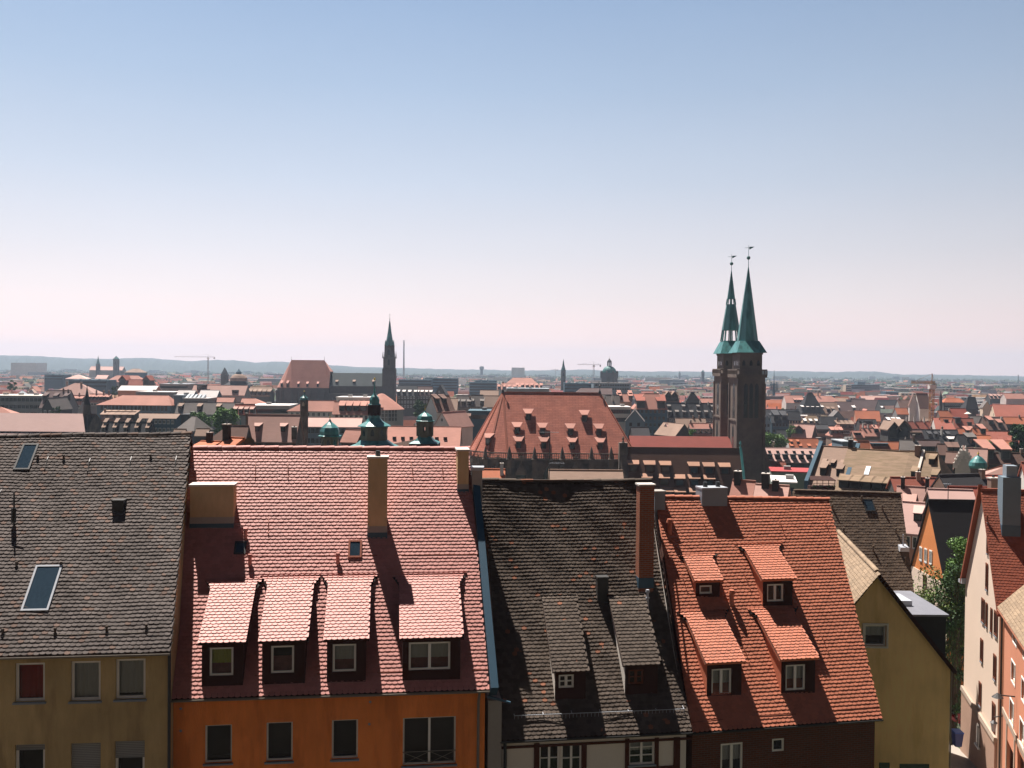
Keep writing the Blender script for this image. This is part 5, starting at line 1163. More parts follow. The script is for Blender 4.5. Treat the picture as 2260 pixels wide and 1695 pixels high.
# ======================================================= second church with spired tower (far)
def lorenz():
    Y = 720; k = Y / FPX
    def X(px): return (px - CX) * k
    root = thing('church', 'distant gothic church with pink hipped choir, long dark nave and slender green spire', 'church', (X(740), Y, 0)); FOOT.append((X(730), Y, 45, 90, 14, 0))
    Z = lambda px, y: at(px, y, Y).z
    ze = Z(660, 856); zr = at(660, 794.5, Y + 11).z
    RL, RR = Vector((at(643, 795, Y + 11).x, Y + 11, zr)), Vector((at(716, 796, Y + 11).x, Y + 11, zr))
    A = [Vector((X(643), Y, ze)), Vector((X(622), Y + 2.5, ze)), Vector((X(608), Y + 7, ze)), Vector((X(603), Y + 12, ze)), Vector((X(608), Y + 17, ze)), Vector((X(643), Y + 22, ze))]
    B0, B1 = Vector((X(726), Y, ze)), Vector((X(726), Y + 22, ze)); C0, C1 = Vector((X(726), Y + 5, ze + 12.5)), Vector((X(726), Y + 17, ze + 12.5))
    mb = MB(); mb.poly([A[0], B0, C0, RR, RL]); mb.poly([B1, A[5], RL, RR, C1]); mb.poly([C0, C1, RR])
    for a, b in zip(A[1:], A): mb.poly([a, b, RL])
    ro = mb.build('choir_roof', M['r_pinkc'], root)
    mb = MB(); ring = A + [B1, B0]
    for a, b in zip(ring, ring[1:] + ring[:1]): mb.poly([Vector((b.x, b.y, -1)), Vector((a.x, a.y, -1)), a, b])
    for q in A[:4] + [Vector((X(px), Y, ze)) for px in (655, 670, 685, 700, 715)]: mb.box(q.x - .6, q.x + .6, q.y - 1.6, q.y, -1, ze - 2)
    mb.poly([B0, B1, C1, C0]); mb.build('choir_wall', M['w_lorenz'], root)
    me = dorm_mesh('r_pinkc', 'shed', 'w_dark'); n0 = (B0 - A[0]).cross(RL - A[0]).normalized()
    for px, py in ((621, 853), (634, 853), (658, 854), (678, 854), (701, 854)):
        r = ray(px, py); P = CAM + r * ((A[0] - CAM).dot(n0) / r.dot(n0)); link('dormer', me, ro, INV[root] @ P, 0, (1.4, 1.5, 2.4))
    for px in (643, 716): p = at(px, 795, Y + 11); mb = MB(); mb.tube(p, p + Vector((0, 0, 3)), .15, .05); mb.build('finial', M['metal_dark'], ro)
    zn = Z(780, 823.5); zne = Z(780, 852); zw = Z(780, 857)
    mb = MB(); x0, x1 = X(727), X(846); mb.poly([(x0, Y + 2, zne), (x1, Y + 2, zne), (x1, Y + 11, zn), (x0, Y + 11, zn)]); mb.poly([(x1, Y + 20, zne), (x0, Y + 20, zne), (x0, Y + 11, zn), (x1, Y + 11, zn)]); mb.build('nave_roof', M['r_lorenz'], root)
    me2 = dorm_mesh('r_lorenz', 'shed', 'w_dark', 'r_tan')
    for px in (743, 781, 824): p = at(px, 848, Y + 4); link('dormer', me2, root, INV[root] @ p, 0, (1.8, 1.6, 2))
    mb = MB(); mb.box(x0, x1, Y + 1.8, Y + 20, -1, zne - .1); mb.box(x0, x1, Y - 3, Y + 1.79, -1, zw - 4)
    for i in range(8): x = x0 + (x1 - x0) * (i + .5) / 8; mb.box(x - .5, x + .5, Y - 4.2, Y - 3, -1, zw - 7)
    mb.build('nave_wall', M['w_lorenz'], root)
    # tower
    cx = at(859.5, 800, Y + 5).x; cy = Y + 5; z = lambda y: at(860, y, Y + 5).z; w = 9.6
    mb = MB(); mb.box(cx - w / 2, cx + w / 2, cy - w / 2, cy + w / 2, -1, z(815)); mb.hexa([(cx - w / 2 + .001, cy - w / 2, z(815)), (cx + w / 2, cy - w / 2, z(815)), (cx + w / 2, cy + w / 2, z(815)), (cx - w / 2, cy + w / 2, z(815))], [(cx - 4.2, cy - 4.2, z(812)), (cx + 4.2, cy - 4.2, z(812)), (cx + 4.2, cy + 4.2, z(812)), (cx - 4.2, cy + 4.2, z(812))])
    mb.box(cx - 4.2, cx + 4.2, cy - 4.2, cy + 4.2, z(812), z(791)); mb.box(cx - 4.9, cx + 4.9, cy - 4.9, cy + 4.9, z(791), z(789)); mb.lathe((cx, cy, 0), [(4.1, z(789)), (3.9, z(762))], 8, 0, math.pi / 8)
    for sx_ in (-1, 1):
        for sy in (-1, 1): pyramid(mb, Vector((cx + sx_ * 4.4, cy + sy * 4.4, z(789))), .6, 5.5)
    t = mb.build('tower', M['w_lorenz'], root)
    mb = MB(); mb.lathe((cx, cy, 0), [(3.2, z(764)), (2.6, z(752)), (1.45, z(733)), (.7, z(715)), (.12, z(705))], 8, 0, math.pi / 8)
    for k in range(8): an = math.pi / 8 + k * math.pi / 4; pyramid(mb, Vector((cx + 3.3 * math.cos(an), cy + 3.3 * math.sin(an), z(764))), .9, 5.0)
    sp = mb.build('spire', M['copper'], t); mb = MB(); mb.tube((cx, cy, z(708)), (cx, cy, z(692)), .14, .06); mb.lathe((cx, cy, z(704)), [(.05, -.5), (.5, 0), (.05, .5)], 8); mb.bar((cx - .7, cy, z(695)), (cx + .7, cy, z(695)), .14); mb.build('cross', M['metal_dark'], sp)
    for zz in (806, 784): lanc(t, Vector((cx, cy - (4.2 if zz == 806 else 3.95), z(zz))), Vector((1, 0, 0)), Vector((0, -1, 0)), 1.5, 4.6, .05)
roofm('r_pinkc', (.50, .25, .20), stain=.15); roofm('r_lorenz', (.05, .06, .062)); M['w_lorenz'] = mat('w_lorenz', (.10, .085, .075), var=.4, scale=.5, stain=.4, stain_scale=.1)
lorenz()
# ======================================================= town hall with three green-domed turrets
def town_hall():
    Y = 165; k = Y / FPX; root = thing('town_hall', 'town hall with three green copper-domed turrets rising behind the salmon roof', 'town hall', (at(830, 1000, Y).x, Y + 4, gz(0, Y)))
    def base(px, y, dy=4): return at(px, y, Y + dy)
    def onion(name_y, px, wpx, ytop, yeave, ybase, open_, Yd=4):
        c = base(px, yeave, Yd); z = lambda y: at(px, y, Y + Yd).z; r = wpx / 2 * (Y + Yd) / FPX; O = (c.x, c.y, 0)
        mb = MB(); a0 = math.pi / 8
        if open_:
            for q in range(8): an = a0 + q * math.pi / 4; mb.bar(Vector((c.x + r * .88 * math.cos(an), c.y + r * .88 * math.sin(an), z(ybase))), Vector((c.x + r * .88 * math.cos(an), c.y + r * .88 * math.sin(an), z(yeave))), r * .42, r * .42)
            mb.lathe(O, [(r * .95, z(yeave) - .9), (r * .95, z(yeave))], 8, 0, a0); mb.lathe(O, [(r * .95, z(ybase) - .2), (r * .95, z(ybase) + .9)], 8, 0, a0)
        else: mb.lathe(O, [(r * .92, z(ybase) - 3), (r * .92, z(yeave))], 8, 0, a0)
        t = mb.build('turret', M['sandstone_town'], root)
        mb = MB(); H = z(ytop) - z(yeave)
        mb.lathe(O, [(r * 1.22, z(yeave)), (r * 1.25, z(yeave) + .12), (r * 1.02, z(yeave) + .3), (r * 1.05, z(yeave) + H * .28), (r * .92, z(yeave) + H * .5), (r * .55, z(yeave) + H * .68), (r * .2, z(yeave) + H * .82), (.05, z(yeave) + H)], 8, 0, a0)
        s = mb.build('dome', M['copper'], t); mb = MB(); mb.tube((c.x, c.y, z(ytop) - .2), (c.x, c.y, z(ytop) + .9), .06, .03); mb.lathe((c.x, c.y, z(ytop) + .3), [(.02, -.15), (.14, 0), (.02, .15)], 8); mb.build('finial', M['gold'], s)
        if not open_:
            for q in range(5): an = -math.pi / 2 + (q - 2) * math.pi / 4; P = Vector((c.x + r * .85 * math.cos(an), c.y + r * .85 * math.sin(an), z(yeave) - 2.6)); e = Vector((-math.sin(an), math.cos(an), 0)); lanc(t, P, e, Vector((math.cos(an), math.sin(an), 0)), r * .34, 2.1, .04, 'arched_window')
        return t, c, r, z
    onion('a', 728, 42, 924, 963, 985, False)
    t, c, r, z = onion('b', 938, 35, 906, 930, 962, True)
    mb = MB(); a0 = math.pi / 4; mb.lathe((c.x, c.y, 0), [(r * 2.6, z(977)), (r * 1.7, z(972)), (r * 1.05, z(962))], 4, 0, a0); mb.build('skirt_roof', M['copper'], t)
    mb = MB(); mb.box(c.x - r * 1.8, c.x + r * 1.8, c.y - r * 1.8, c.y + r * 1.8, z(1010), z(977)); mb.build('turret_base', M['board_dark'], t)
    # middle turret: octagonal stage, copper skirt, open lantern with onion
    px = 826; c = base(px, 950); zf = lambda y: at(px, y, Y + 4).z; kk = (Y + 4) / FPX; a0 = math.pi / 8; O = (c.x, c.y, 0)
    mb = MB(); r = 30 * kk; mb.lathe(O, [(r, zf(975)), (r, zf(941))], 8, 0, a0); t = mb.build('turret', M['sandstone_town'], root)
    for q in range(5): an = -math.pi / 2 + (q - 2) * math.pi / 4; P = Vector((c.x + r * .925 * math.cos(an), c.y + r * .925 * math.sin(an), zf(961))); e = Vector((-math.sin(an), math.cos(an), 0)); lanc(t, P, e, Vector((math.cos(an), math.sin(an), 0)), .62, 1.25, .03, 'window')
    mb = MB(); mb.lathe(O, [(38 * kk, zf(941)), (37 * kk, zf(939)), (20 * kk, zf(930)), (13.5 * kk, zf(922)), (13 * kk, zf(916))], 8, 0, a0); mb.lathe(O, [(66 * kk, zf(988)), (44 * kk, zf(980)), (31 * kk, zf(971))], 8, 0, a0); mb.build('skirt_roof', M['copper'], t)
    mb = MB()
    for q in range(8): an = a0 + q * math.pi / 4; mb.bar(Vector((c.x + 11.5 * kk * math.cos(an), c.y + 11.5 * kk * math.sin(an), zf(917))), Vector((c.x + 11.5 * kk * math.cos(an), c.y + 11.5 * kk * math.sin(an), zf(893))), .42)
    mb.lathe(O, [(12.6 * kk, zf(917)), (12.6 * kk, zf(911))], 8, 0, a0); mb.lathe(O, [(12.6 * kk, zf(897)), (12.6 * kk, zf(893))], 8, 0, a0); mb.build('lantern', M['board_dark'], t)
    mb = MB(); mb.lathe(O, [(14.5 * kk, zf(893.5)), (14 * kk, zf(892)), (11 * kk, zf(890)), (11.6 * kk, zf(882)), (9 * kk, zf(876)), (4 * kk, zf(871)), (2.0 * kk, zf(866)), (2.6 * kk, zf(862)), (1.2 * kk, zf(852)), (.2 * kk, zf(838))], 8, 0, a0); d = mb.build('onion_dome', M['copper'], t)
    mb = MB(); mb.lathe((c.x, c.y, zf(836)), [(.02, -.28), (.24, 0), (.02, .28)], 10); mb.build('finial', M['gold'], d)
    # brown main roof between the turrets
    mb = MB(); a, b = at(720, 1000, Y), at(985, 1000, Y); z0 = zf(1040); z1 = at(900, 966, Y + 6).z
    mb.hexa([(a.x, Y - 1, z0 - 4), (b.x, Y - 1, z0 - 4), (b.x, Y + 14, z0 - 4), (a.x, Y + 14, z0 - 4)], [(at(860, 1000, Y + 5).x, Y + 5.8, z1 - 1.2), (at(950, 980, Y + 5).x, Y + 5.8, z1 + .3), (at(950, 980, Y + 5).x, Y + 6.2, z1 + .3), (at(860, 1000, Y + 5).x, Y + 6.2, z1 - 1.2)]); mb.build('roof', M['r_umber'], root)
    mb = MB(); mb.box(a.x, b.x, Y - .5, Y + 13, -1, z0 - 4.01); mb.build('wall', M['sandstone_dark'], root)
M['sandstone_town'] = mat('sandstone_town', (.16, .135, .10), var=.3, scale=1.2, stain=.35, stain_scale=.3, bump=.3)
town_hall()
FOOT.append((0, 262, 26, 90, 14, 0)); FOOT.append((58, 275, 26, 40, 16, 0)); FOOT.append((at(830, 1000, 165).x, 170, 18, 30, 10, 0))
# slim dark stair turret with green cap
def stair_turret():
    Y = 235; c = at(671, 940, Y); z = lambda y: at(671, y, Y).z; k = Y / FPX; root = thing('stair_turret', 'slim dark round stair turret with small green onion cap', 'tower', (c.x, Y, gz(c.x, Y)))
    mb = MB(); mb.lathe((c.x, Y, 0), [(9 * k, -1), (9 * k, z(885)), (9.8 * k, z(883))], 10); b = mb.build('shaft', M['sandstone_dark'], root)
    mb = MB(); lancet(mb, Vector((c.x, Y - 9 * k, z(896))), Vector((1, 0, 0)), Vector((0, -1, 0)), .6, 1.1); mb.build('window', M['sandstone'], root)
    mb = MB(); mb.lathe((c.x, Y, 0), [(10 * k, z(883)), (9 * k, z(878)), (4 * k, z(874)), (1.4 * k, z(871)), (.3 * k, z(864))], 10); cp = mb.build('cap', M['copper'], root); mb = MB(); mb.lathe((c.x, Y, z(863.5)), [(.02, -.25), (.25, 0), (.02, .25)], 8); mb.build('finial', M['gold'], cp)
stair_turret()
# church roof with dark fleche at far left
def frauen():
    Y = 310; z = lambda px, y, yy=Y: at(px, y, yy).z; c = at(90, 950, Y); root = thing('church', 'large plain pinkish church roof with a dark pointed turret at its right gable', 'church', (c.x, Y + 9, 0)); FOOT.append((c.x, Y + 9, 22, 44, 10, 0))
    x0, x1 = at(-90, 930, Y).x, at(186, 930, Y).x; ze = z(90, 953); d = 9; zr = z(90, 912, Y + d)
    mb = MB(); mb.poly([(x0, Y, ze), (x1 + .3, Y, ze), (at(183, 912, Y + d).x, Y + d, zr), (x0, Y + d, zr)]); mb.poly([(x1, Y + 2 * d, ze), (x0, Y + 2 * d, ze), (x0, Y + d, zr), (x1, Y + d, zr)]); mb.poly([(x0, Y - 2.2, ze - 1.6), (x1 + .4, Y - 2.2, ze - 1.6), (x1 + .4, Y - .1, ze - .35), (x0, Y - .1, ze - .35)]); mb.build('roof', M['r_frauen'], root)
    mb = MB(); mb.bar((x0, Y - .05, ze - .1), (x1, Y - .05, ze - .1), .4, .4); mb.build('gutter', M['board_dark'], root)
    mb = MB(); mb.box(x0, x1, Y, Y + 2 * d, -1, ze - .36); mb.poly([(x1 + .01, Y, ze - .4), (x1 + .01, Y + 2 * d, ze - .4), (x1 + .01, Y + d, zr - .1)]); mb.build('wall', M['sandstone_dark'], root)
    k = Y / FPX; cx = at(192, 900, Y + d).x; O = (cx, Y + d, 0); zz = lambda y: at(192, y, Y + d).z
    mb = MB(); mb.lathe(O, [(8 * k, -1), (8 * k, zz(915)), (9 * k, zz(913)), (7.5 * k, zz(895)), (8 * k, zz(893))], 8, 0, math.pi / 8); t = mb.build('turret', M['w_lorenz'], root)
    mb = MB(); mb.lathe(O, [(7 * k, zz(893)), (5 * k, zz(880)), (2.4 * k, zz(866)), (.3 * k, zz(852))], 8, 0, math.pi / 8); s = mb.build('spire', M['slate_dark'], t); mb = MB(); mb.lathe((cx, Y + d, zz(850.5)), [(.05, -.5), (.25, 0), (.05, .4)], 8); mb.build('finial', M['metal_dark'], s)
roofm('r_frauen', (.30, .195, .175), stain=.12, var=.14)
frauen()
# ======================================================= skyline
def spire_tower(name, label, px, wpx, ytop, ycap, ybase, Y, kind='spire', m='w_far', cm='copper_dark'):
    k = Y / FPX; c = at(px, ybase, Y); z = lambda y: at(px, y, Y).z; r = wpx / 2 * k; root = thing(name, label, 'tower', (c.x, Y, gz(0, Y)))
    mb = MB(); mb.box(c.x - r, c.x + r, Y - r, Y + r, -1, z(ycap)); mb.box(c.x - r * 1.08, c.x + r * 1.08, Y - r * 1.08, Y + r * 1.08, z(ycap), z(ycap) + .5); b = mb.build('shaft', M[m], root)
    mb = MB(); n = 8 if kind == 'spire' else 4; mb.lathe((c.x, Y, 0), [(r * (1.1 if n == 8 else 1.5), z(ycap) + .5), (r * .5, z((ycap * 1.2 + ytop) / 2.2)), (.1, z(ytop))] if kind == 'spire' else [(r * 1.5, z(ycap) + .5), (.1, z(ytop))], n, 0, math.pi / n); mb.build('spire', M[cm], root)
    mb = MB(); lancet(mb, Vector((c.x, Y - r, z(ycap) - 6 * k * 2)), Vector((1, 0, 0)), Vector((0, -1, 0)), r * .5, 5 * k * 1.6, 0, .1); mb.build('window', M['pane_dark'], root); return root
M['w_far'] = mat('w_far', (.10, .10, .10), var=.2, scale=.3)
spire_tower('church_tower', 'thin grey church spire on the left horizon', 216.5, 7, 785, 804, 823, 1700)
spire_tower('church_tower', 'blunt square church tower with low pyramid cap on the left horizon', 256.5, 10, 785.5, 793, 824, 1700, 'pyr')
spire_tower('church_tower', 'slender blue-grey spire left of the domed building', 1243, 10, 792, 818, 848, 1250)
spire_tower('church_tower', 'small pointed tower far off just left of the twin-spired church', 1551, 6, 816, 821, 844, 2300, 'pyr')
spire_tower('church_tower', 'faint tapering tower far off on the plain between dome and twin spires', 1500, 4, 818, 823, 832, 3500)
def chimney_stack(label, px, w0, w1, yt, yb, Y, m='w_grey'):
    k = Y / FPX; c = at(px, yb, Y); root = thing('chimney_stack', label, 'chimney', (c.x, Y, 0)); mb = MB(); zt = at(px, yt, Y).z
    mb.tube((c.x, Y, -1), (c.x, Y, zt), w0 / 2 * k, w1 / 2 * k, 14); mb.build('shaft', M[m], root); mb = MB(); mb.tube((c.x, Y, zt), (c.x, Y, zt + 1), w1 / 2 * k * 1.15, w1 / 2 * k * 1.15, 14); mb.build('rim', M['w_dark'], root)
chimney_stack('tall slim concrete chimney right of the far green spire', 891, 4.6, 2.6, 752, 824, 2600)
chimney_stack('tall thin chimney on the plain at the far right', 2247, 2.6, 1.8, 828, 856, 3000, 'w_dark')
def dome():
    Y = 1150; k = Y / FPX; px = 1344.5; c = at(px, 840, Y); z = lambda y: at(px, y, Y).z; root = thing('domed_hall', 'large blue-grey domed building with lantern on the skyline', 'building', (c.x, Y, 0)); FOOT.append((c.x, Y, 14, 26, 12, 0))
    mb = MB(); r = 19 * k; mb.lathe((c.x, Y, 0), [(r, -1), (r, z(823)), (r * 1.05, z(822.5))], 8, 0, math.pi / 8)
    for a in range(8): an = math.pi / 8 + a * math.pi / 4; mb.lathe((c.x + r * .97 * math.cos(an), Y + r * .97 * math.sin(an), 0), [(1.2, z(835)), (1.2, z(821)), (.2, z(818))], 6)
    mb.build('drum', M['w_far'], root)
    mb = MB(); prof = [(r * .84 * math.cos(t), z(823) + (z(807.5) - z(823)) * math.sin(t)) for t in (0, .25, .5, .75, 1.0, 1.25, 1.4)]; mb.lathe((c.x, Y, 0), prof, 16); d = mb.build('dome', M['copper_dark'], root)
    mb = MB()
    for a in range(8): an = a * math.pi / 4; mb.bar((c.x + 2.4 * math.cos(an), Y + 2.4 * math.sin(an), z(808)), (c.x + 2.4 * math.cos(an), Y + 2.4 * math.sin(an), z(800)), .7)
    mb.lathe((c.x, Y, 0), [(3.0, z(800)), (2.6, z(797)), (1.4, z(794)), (.15, z(791))], 8); mb.tube((c.x, Y, z(792)), (c.x, Y, z(786)), .12, .04); mb.build('lantern', M['w_far'], d)
dome()
def crane(label, px, ymast, ytop, x0, x1, Y, m, w=1.6, cab=True, jib=0.0):
    k = Y / FPX; c = at(px, ymast, Y); zt = at(px, ytop, Y).z; root = thing('tower_crane', label, 'crane', (c.x, Y, max(0, gz(c.x, Y)))); mb = MB(); h = w / 2; g = 0
    for sx_ in (-h, h):
        for sy in (-h, h): mb.bar((c.x + sx_, Y + sy, g), (c.x + sx_, Y + sy, zt), w * .16)
    n = int((zt - g) / (w * 1.3)); 
    for i in range(n):
        z0, z1 = g + (zt - g) * i / n, g + (zt - g) * (i + 1) / n; s = 1 if i % 2 else -1
        for sy in (-h, h): mb.bar((c.x - h * s, Y + sy, z0), (c.x + h * s, Y + sy, z1), w * .1)
        for sx_ in (-h, h): mb.bar((c.x + sx_, Y - h * s, z0), (c.x + sx_, Y + h * s, z1), w * .1)
    mb.build('mast', M[m], root)
    a, b = at(x0, ytop, Y), at(x1, ytop, Y); mb = MB(); zj = zt + .3
    for y_, z_ in ((-.6, 0), (.6, 0), (0, 1.2)): mb.bar((a.x, Y + y_, zj + z_ + jib), (b.x, Y + y_, zj + z_), .14)
    q = 26
    for i in range(q): t0, t1 = i / q, (i + 1) / q; xa, xb = a.x + (b.x - a.x) * t0, a.x + (b.x - a.x) * t1; mb.bar((xa, Y - .6, zj), (xb, Y, zj + 1.2), .12); mb.bar((xa, Y, zj + 1.2), (xb, Y + .6, zj), .12)
    mb.build('jib', M[m], root); e = b.x if abs(b.x - c.x) < abs(a.x - c.x) else a.x
    mb = MB(); mb.box(e - 1.6, e + .2, Y - .9, Y + .9, zj - 2.2, zj - .1); mb.build('counterweight', M['w_grey'], root)
    if cab: mb = MB(); mb.box(c.x - w * .9, c.x + w * .9, Y - w * .8, Y + w * .8, zt - 2.2, zt - .2); mb.build('cab', M['frame_white'], root)
    mb = MB(); mb.bar((c.x, Y, zj), (c.x, Y, zj + 4.5), .3); mb.bar((c.x, Y, zj + 4.5), (a.x * .75 + c.x * .25, Y, zj + 1.2), .08); mb.bar((c.x, Y, zj + 4.5), (b.x * .75 + c.x * .25, Y, zj + 1.2), .08); mb.build('stay', M[m], root)
M['crane_orange'] = mat('crane_orange', (.40, .19, .07), var=.2, scale=1); M['crane_grey'] = mat('crane_grey', (.30, .28, .28), var=.1)
crane('rust-orange tower crane standing among the dark roofs at right', 2055.5, 930, 848, 2011, 2064, 430, 'crane_orange', 1.5)
crane('pale slender tower crane just left of the domed building', 1310, 845, 806, 1275, 1326, 1300, 'crane_grey', 1.7)
crane('distant grey tower crane over the left skyline', 459, 870, 789, 385, 474, 1500, 'crane_grey', 1.4)
crane('tiny crane jib on the horizon left of the slender spire', 1226, 840, 816.5, 1217, 1231, 2600, 'crane_grey', 1.6)
def radio():
    Y = 1050; k = Y / FPX; px = 1708; c = at(px, 860, Y); z = lambda y: at(px, y, Y).z; root = thing('radio_mast', 'steel radio mast with round platforms right of the twin-spired church', 'mast', (c.x, Y, 0))
    mb = MB(); mb.tube((c.x, Y, -1), (c.x, Y, z(846)), 3 * k, 3 * k, 10); mb.build('shaft', M['w_teal'], root)
    mb = MB(); mb.tube((c.x, Y, z(846)), (c.x, Y, z(817)), 1.1 * k, .4 * k, 8); mb.build('antenna', M['w_teal'], root)
    for y in (861, 855, 849): mb = MB(); mb.tube((c.x, Y, z(y)), (c.x, Y, z(y - 1.2)), 9 * k, 9 * k, 14); mb.build('platform', M['w_teal'], root)
    mb = MB()
    for a in range(10): an = a * .628; mb.bar((c.x + 8.5 * k * math.cos(an), Y + 8.5 * k * math.sin(an), z(862)), (c.x + 8.5 * k * math.cos(an), Y + 8.5 * k * math.sin(an), z(843)), .5)
    mb.build('aerial', M['w_teal'], root)
radio()
def water_tower():
    Y = 3600; k = Y / FPX; c = at(1063, 830, Y); z = lambda y: at(1063, y, Y).z; root = thing('water_tower', 'rounded water tower standing alone on the hazy plain', 'tower', (c.x, Y, 0)); mb = MB(); mb.lathe((c.x, Y, 0), [(3 * k, -1), (3 * k, z(817)), (5 * k, z(814)), (5 * k, z(810)), (2.5 * k, z(808))], 12); mb.build('shaft', M['w_far'], root)
water_tower()
# green onion dome in the right middle distance, white ornate gable beside it
def onion_right():
    Y = 150; k = Y / FPX; px = 2158.5; c = at(px, 1030, Y); z = lambda y: at(px, y, Y).z; root = thing('domed_turret', 'round turret with bulging green copper dome and gold ball', 'tower', (c.x, Y, gz(0, Y))); O = (c.x, Y, 0)
    mb = MB(); mb.lathe(O, [(15 * k, 0), (15 * k, z(1041)), (16.5 * k, z(1040)), (17 * k, z(1032))], 12); mb.build('shaft', M['w_dark'], root)
    mb = MB(); mb.lathe(O, [(17.5 * k, z(1033)), (19 * k, z(1028)), (17.5 * k, z(1020)), (11 * k, z(1012)), (7.5 * k, z(1008.5)), (2.5 * k, z(1006)), (.6 * k, z(1003))], 16); d = mb.build('dome', M['copper'], root)
    mb = MB(); mb.tube((c.x, Y, z(1004)), (c.x, Y, z(994)), .06, .03); mb.lathe((c.x, Y, z(1001)), [(.02, -.2), (.2, 0), (.02, .2)], 8); mb.build('finial', M['gold'], d)
onion_right()
# ---------------------------------------------------------------- town houses, left half
GL = 'town houses in the middle distance'
def dr(n, t, w, h=None, a=-.44, b=.44): return [(a + (b - a) * (i / max(1, n - 1) if n > 1 else .5), t, w) + ((h,) if h else ()) for i in range(n)]
E('house', 'salmon roofed building peeping over the pinkish church roof at the left edge', -60, 38, 899, 914, 350, 'r_salmon', 'w_grey', 40, hip=6)
F('flat_building', 'long flat grey building with cream roof edge at the far left', -40, 98, 874, 430, 22, 'w_grey', 'w_white', rows=3, cols=14)
E('pavilion', 'small grey-green pyramid roof behind the cream roof edge', 38, 61, 862, 876, 520, 'r_zinc', 'w_grey', 40, hip=3)
G('house', 'dark timbered gable with four pale windows beside the flat grey building', 92, 118, 879, 903, 400, 14, 'r_grey', 'w_dark', -6, win=(2, 2))
E('house', 'grey-violet roofed house stepping down right of the dark timbered gable', 104, 157, 862, 900, 415, 'r_dusk', 'w_grey', 46, dorm=dr(3, .45, 1.6), win=(1, 6), ch=[(.2, .95), (.42, .9)])
E('large_house', 'wide pinkish hipped roof behind the dark church turret', 116, 226, 846, 872, 600, 'r_pink', 'w_grey', 42, hip=14, dmax=14, ch=[(-.2, .9, 2), (.1, .8, 2.5, 1.2)])
E('house', 'brown-pink roof with a row of dormers left of the dark church turret', 150, 186, 873, 892, 460, 'r_salmon', 'w_grey', 48, dorm=dr(5, .3, 1.3), win=(1, 7), ch=[(-.3, 1), (.2, 1)])
E('house', 'reddish dormered roof right of the dark church turret', 199, 245, 870, 887, 455, 'r_salmon', 'w_grey', 48, dorm=dr(6, .25, 1.3), win=(1, 7), ch=[(-.2, 1, 2), (.15, 1, 2), (.4, 1, 2)])
E('office_building', 'salmon hipped roof over a pale facade with pairs of arched windows', 225, 388, 873, 894, 400, 'r_salmon', 'w_blue', 36, hip=(9, 3), dmax=11, win=(2, 18), wtop=2.4, wk='dark', ww=1.1, wh=2.1)
F('flat_building', 'white flat roof with two dark roof lights behind the salmon hipped roof', 300, 382, 866, 440, 16, 'w_grey', 'r_white')
F('stair_block', 'blank grey concrete block at the right end of the salmon hipped roof', 384, 402, 873, 404, 14, 'w_blue', 'r_zinc')
E('house', 'pale metal saddle roof with a dark gable wall', 395, 432, 862, 876, 430, 'r_white', 'w_blue', 36)
E('house', 'small tan roof with five shed dormers in one row', 231, 300, 909, 929, 335, 'r_tan', 'w_dark', 48, dorm=dr(5, .12, 2.2, 1.6), df='w_dark', ch=[(-.48, .9)])
E('house', 'dark shaded house with two tiers of pale-roofed dormers just above the grey tiled roof', 228, 338, 932, 962, 285, 'r_slate', 'w_dark', 55, dorm=dr(5, .18, 1.0, 1.5) + dr(5, .62, .9, 1.3), dcap='r_tan')
E('hall', 'low pale curved roof over a teal glazed facade', 308, 398, 914, 924, 345, 'r_tan', 'w_teal', 20, dmax=8, win=(2, 9), wk='white')
F('stair_block', 'narrow dark block between the curved roof and the trees', 398, 416, 916, 350, 12, 'w_dark', 'r_slate')
E('house', 'small brown hipped house in front of the trees at left', 405, 452, 920, 950, 300, 'r_grey', 'w_dark', 45, hip=3, yaw=-25)
E('house', 'small sandy roof at the upper edge of the grey tiled roof', 386, 410, 948, 962, 250, 'r_tan', 'w_dark', 45)
E('house', 'second small sandy roof touching the right end of the grey tiled ridge', 435, 462, 947, 961, 245, 'r_tan', 'w_dark', 45)
E('house', 'long grey-brown roof with three dormers behind the trees', 393, 537, 889, 914, 375, 'r_grey', 'w_grey', 48, dorm=dr(4, .3, 1.5, 1.5), dcap='r_tan')
F('glasshouse', 'flat roof with five slanted white skylight bars', 404, 458, 880, 400, 12, 'w_grey', 'r_white', rows=1, cols=6)
for i, x in enumerate((411, 419, 428, 437, 446)):
    p = at(x, 880, 402); ob = FOOT  # slanted rooflights sit on the flat roof
    mb = MB(); mb.hexa([p + Vector((-.5, 0, .26)), p + Vector((.5, 0, .26)), p + Vector((.5, 4, .26)), p + Vector((-.5, 4, .26))], [p + Vector((-.5, 0, .4)), p + Vector((.5, 0, .4)), p + Vector((.5, 4, 1.8)), p + Vector((-.5, 4, 1.8))]); mb.build('rooflight', M['r_zinc'], [o for o in COL.objects if o.get('label', '').startswith('flat roof with five')][0])
E('house', 'white metal roof with a dark triangular gable left of the long pink roof', 444, 484, 862, 876, 430, 'r_white', 'w_teal', 36)
E('house', 'long pink roof with dark square vents in the left middle distance', 428, 547, 851, 872, 560, 'r_pink', 'w_grey', 40, dmax=12, dorm=[(-.38, .55, 2.6), (-.3, .55, 2.6), (.28, .2, 1.6), (.34, .2, 1.6), (-.2, .25, 1.6)], dk='flat', dcap='r_slate')
E('house', 'bright salmon roof strip behind the trees at left', 466, 518, 878, 889, 410, 'r_salmon', 'w_grey', 38)
E('house', 'salmon roof sloping beside the white flat office', 535, 590, 880, 893, 385, 'r_salmon', 'w_grey', 38, hip=(0, 5))
F('office_building', 'white flat-roofed office with a ribbon of dark glass', 552, 638, 896, 350, 18, 'w_grey', 'r_white', rows=2, strip=True, yaw=3)
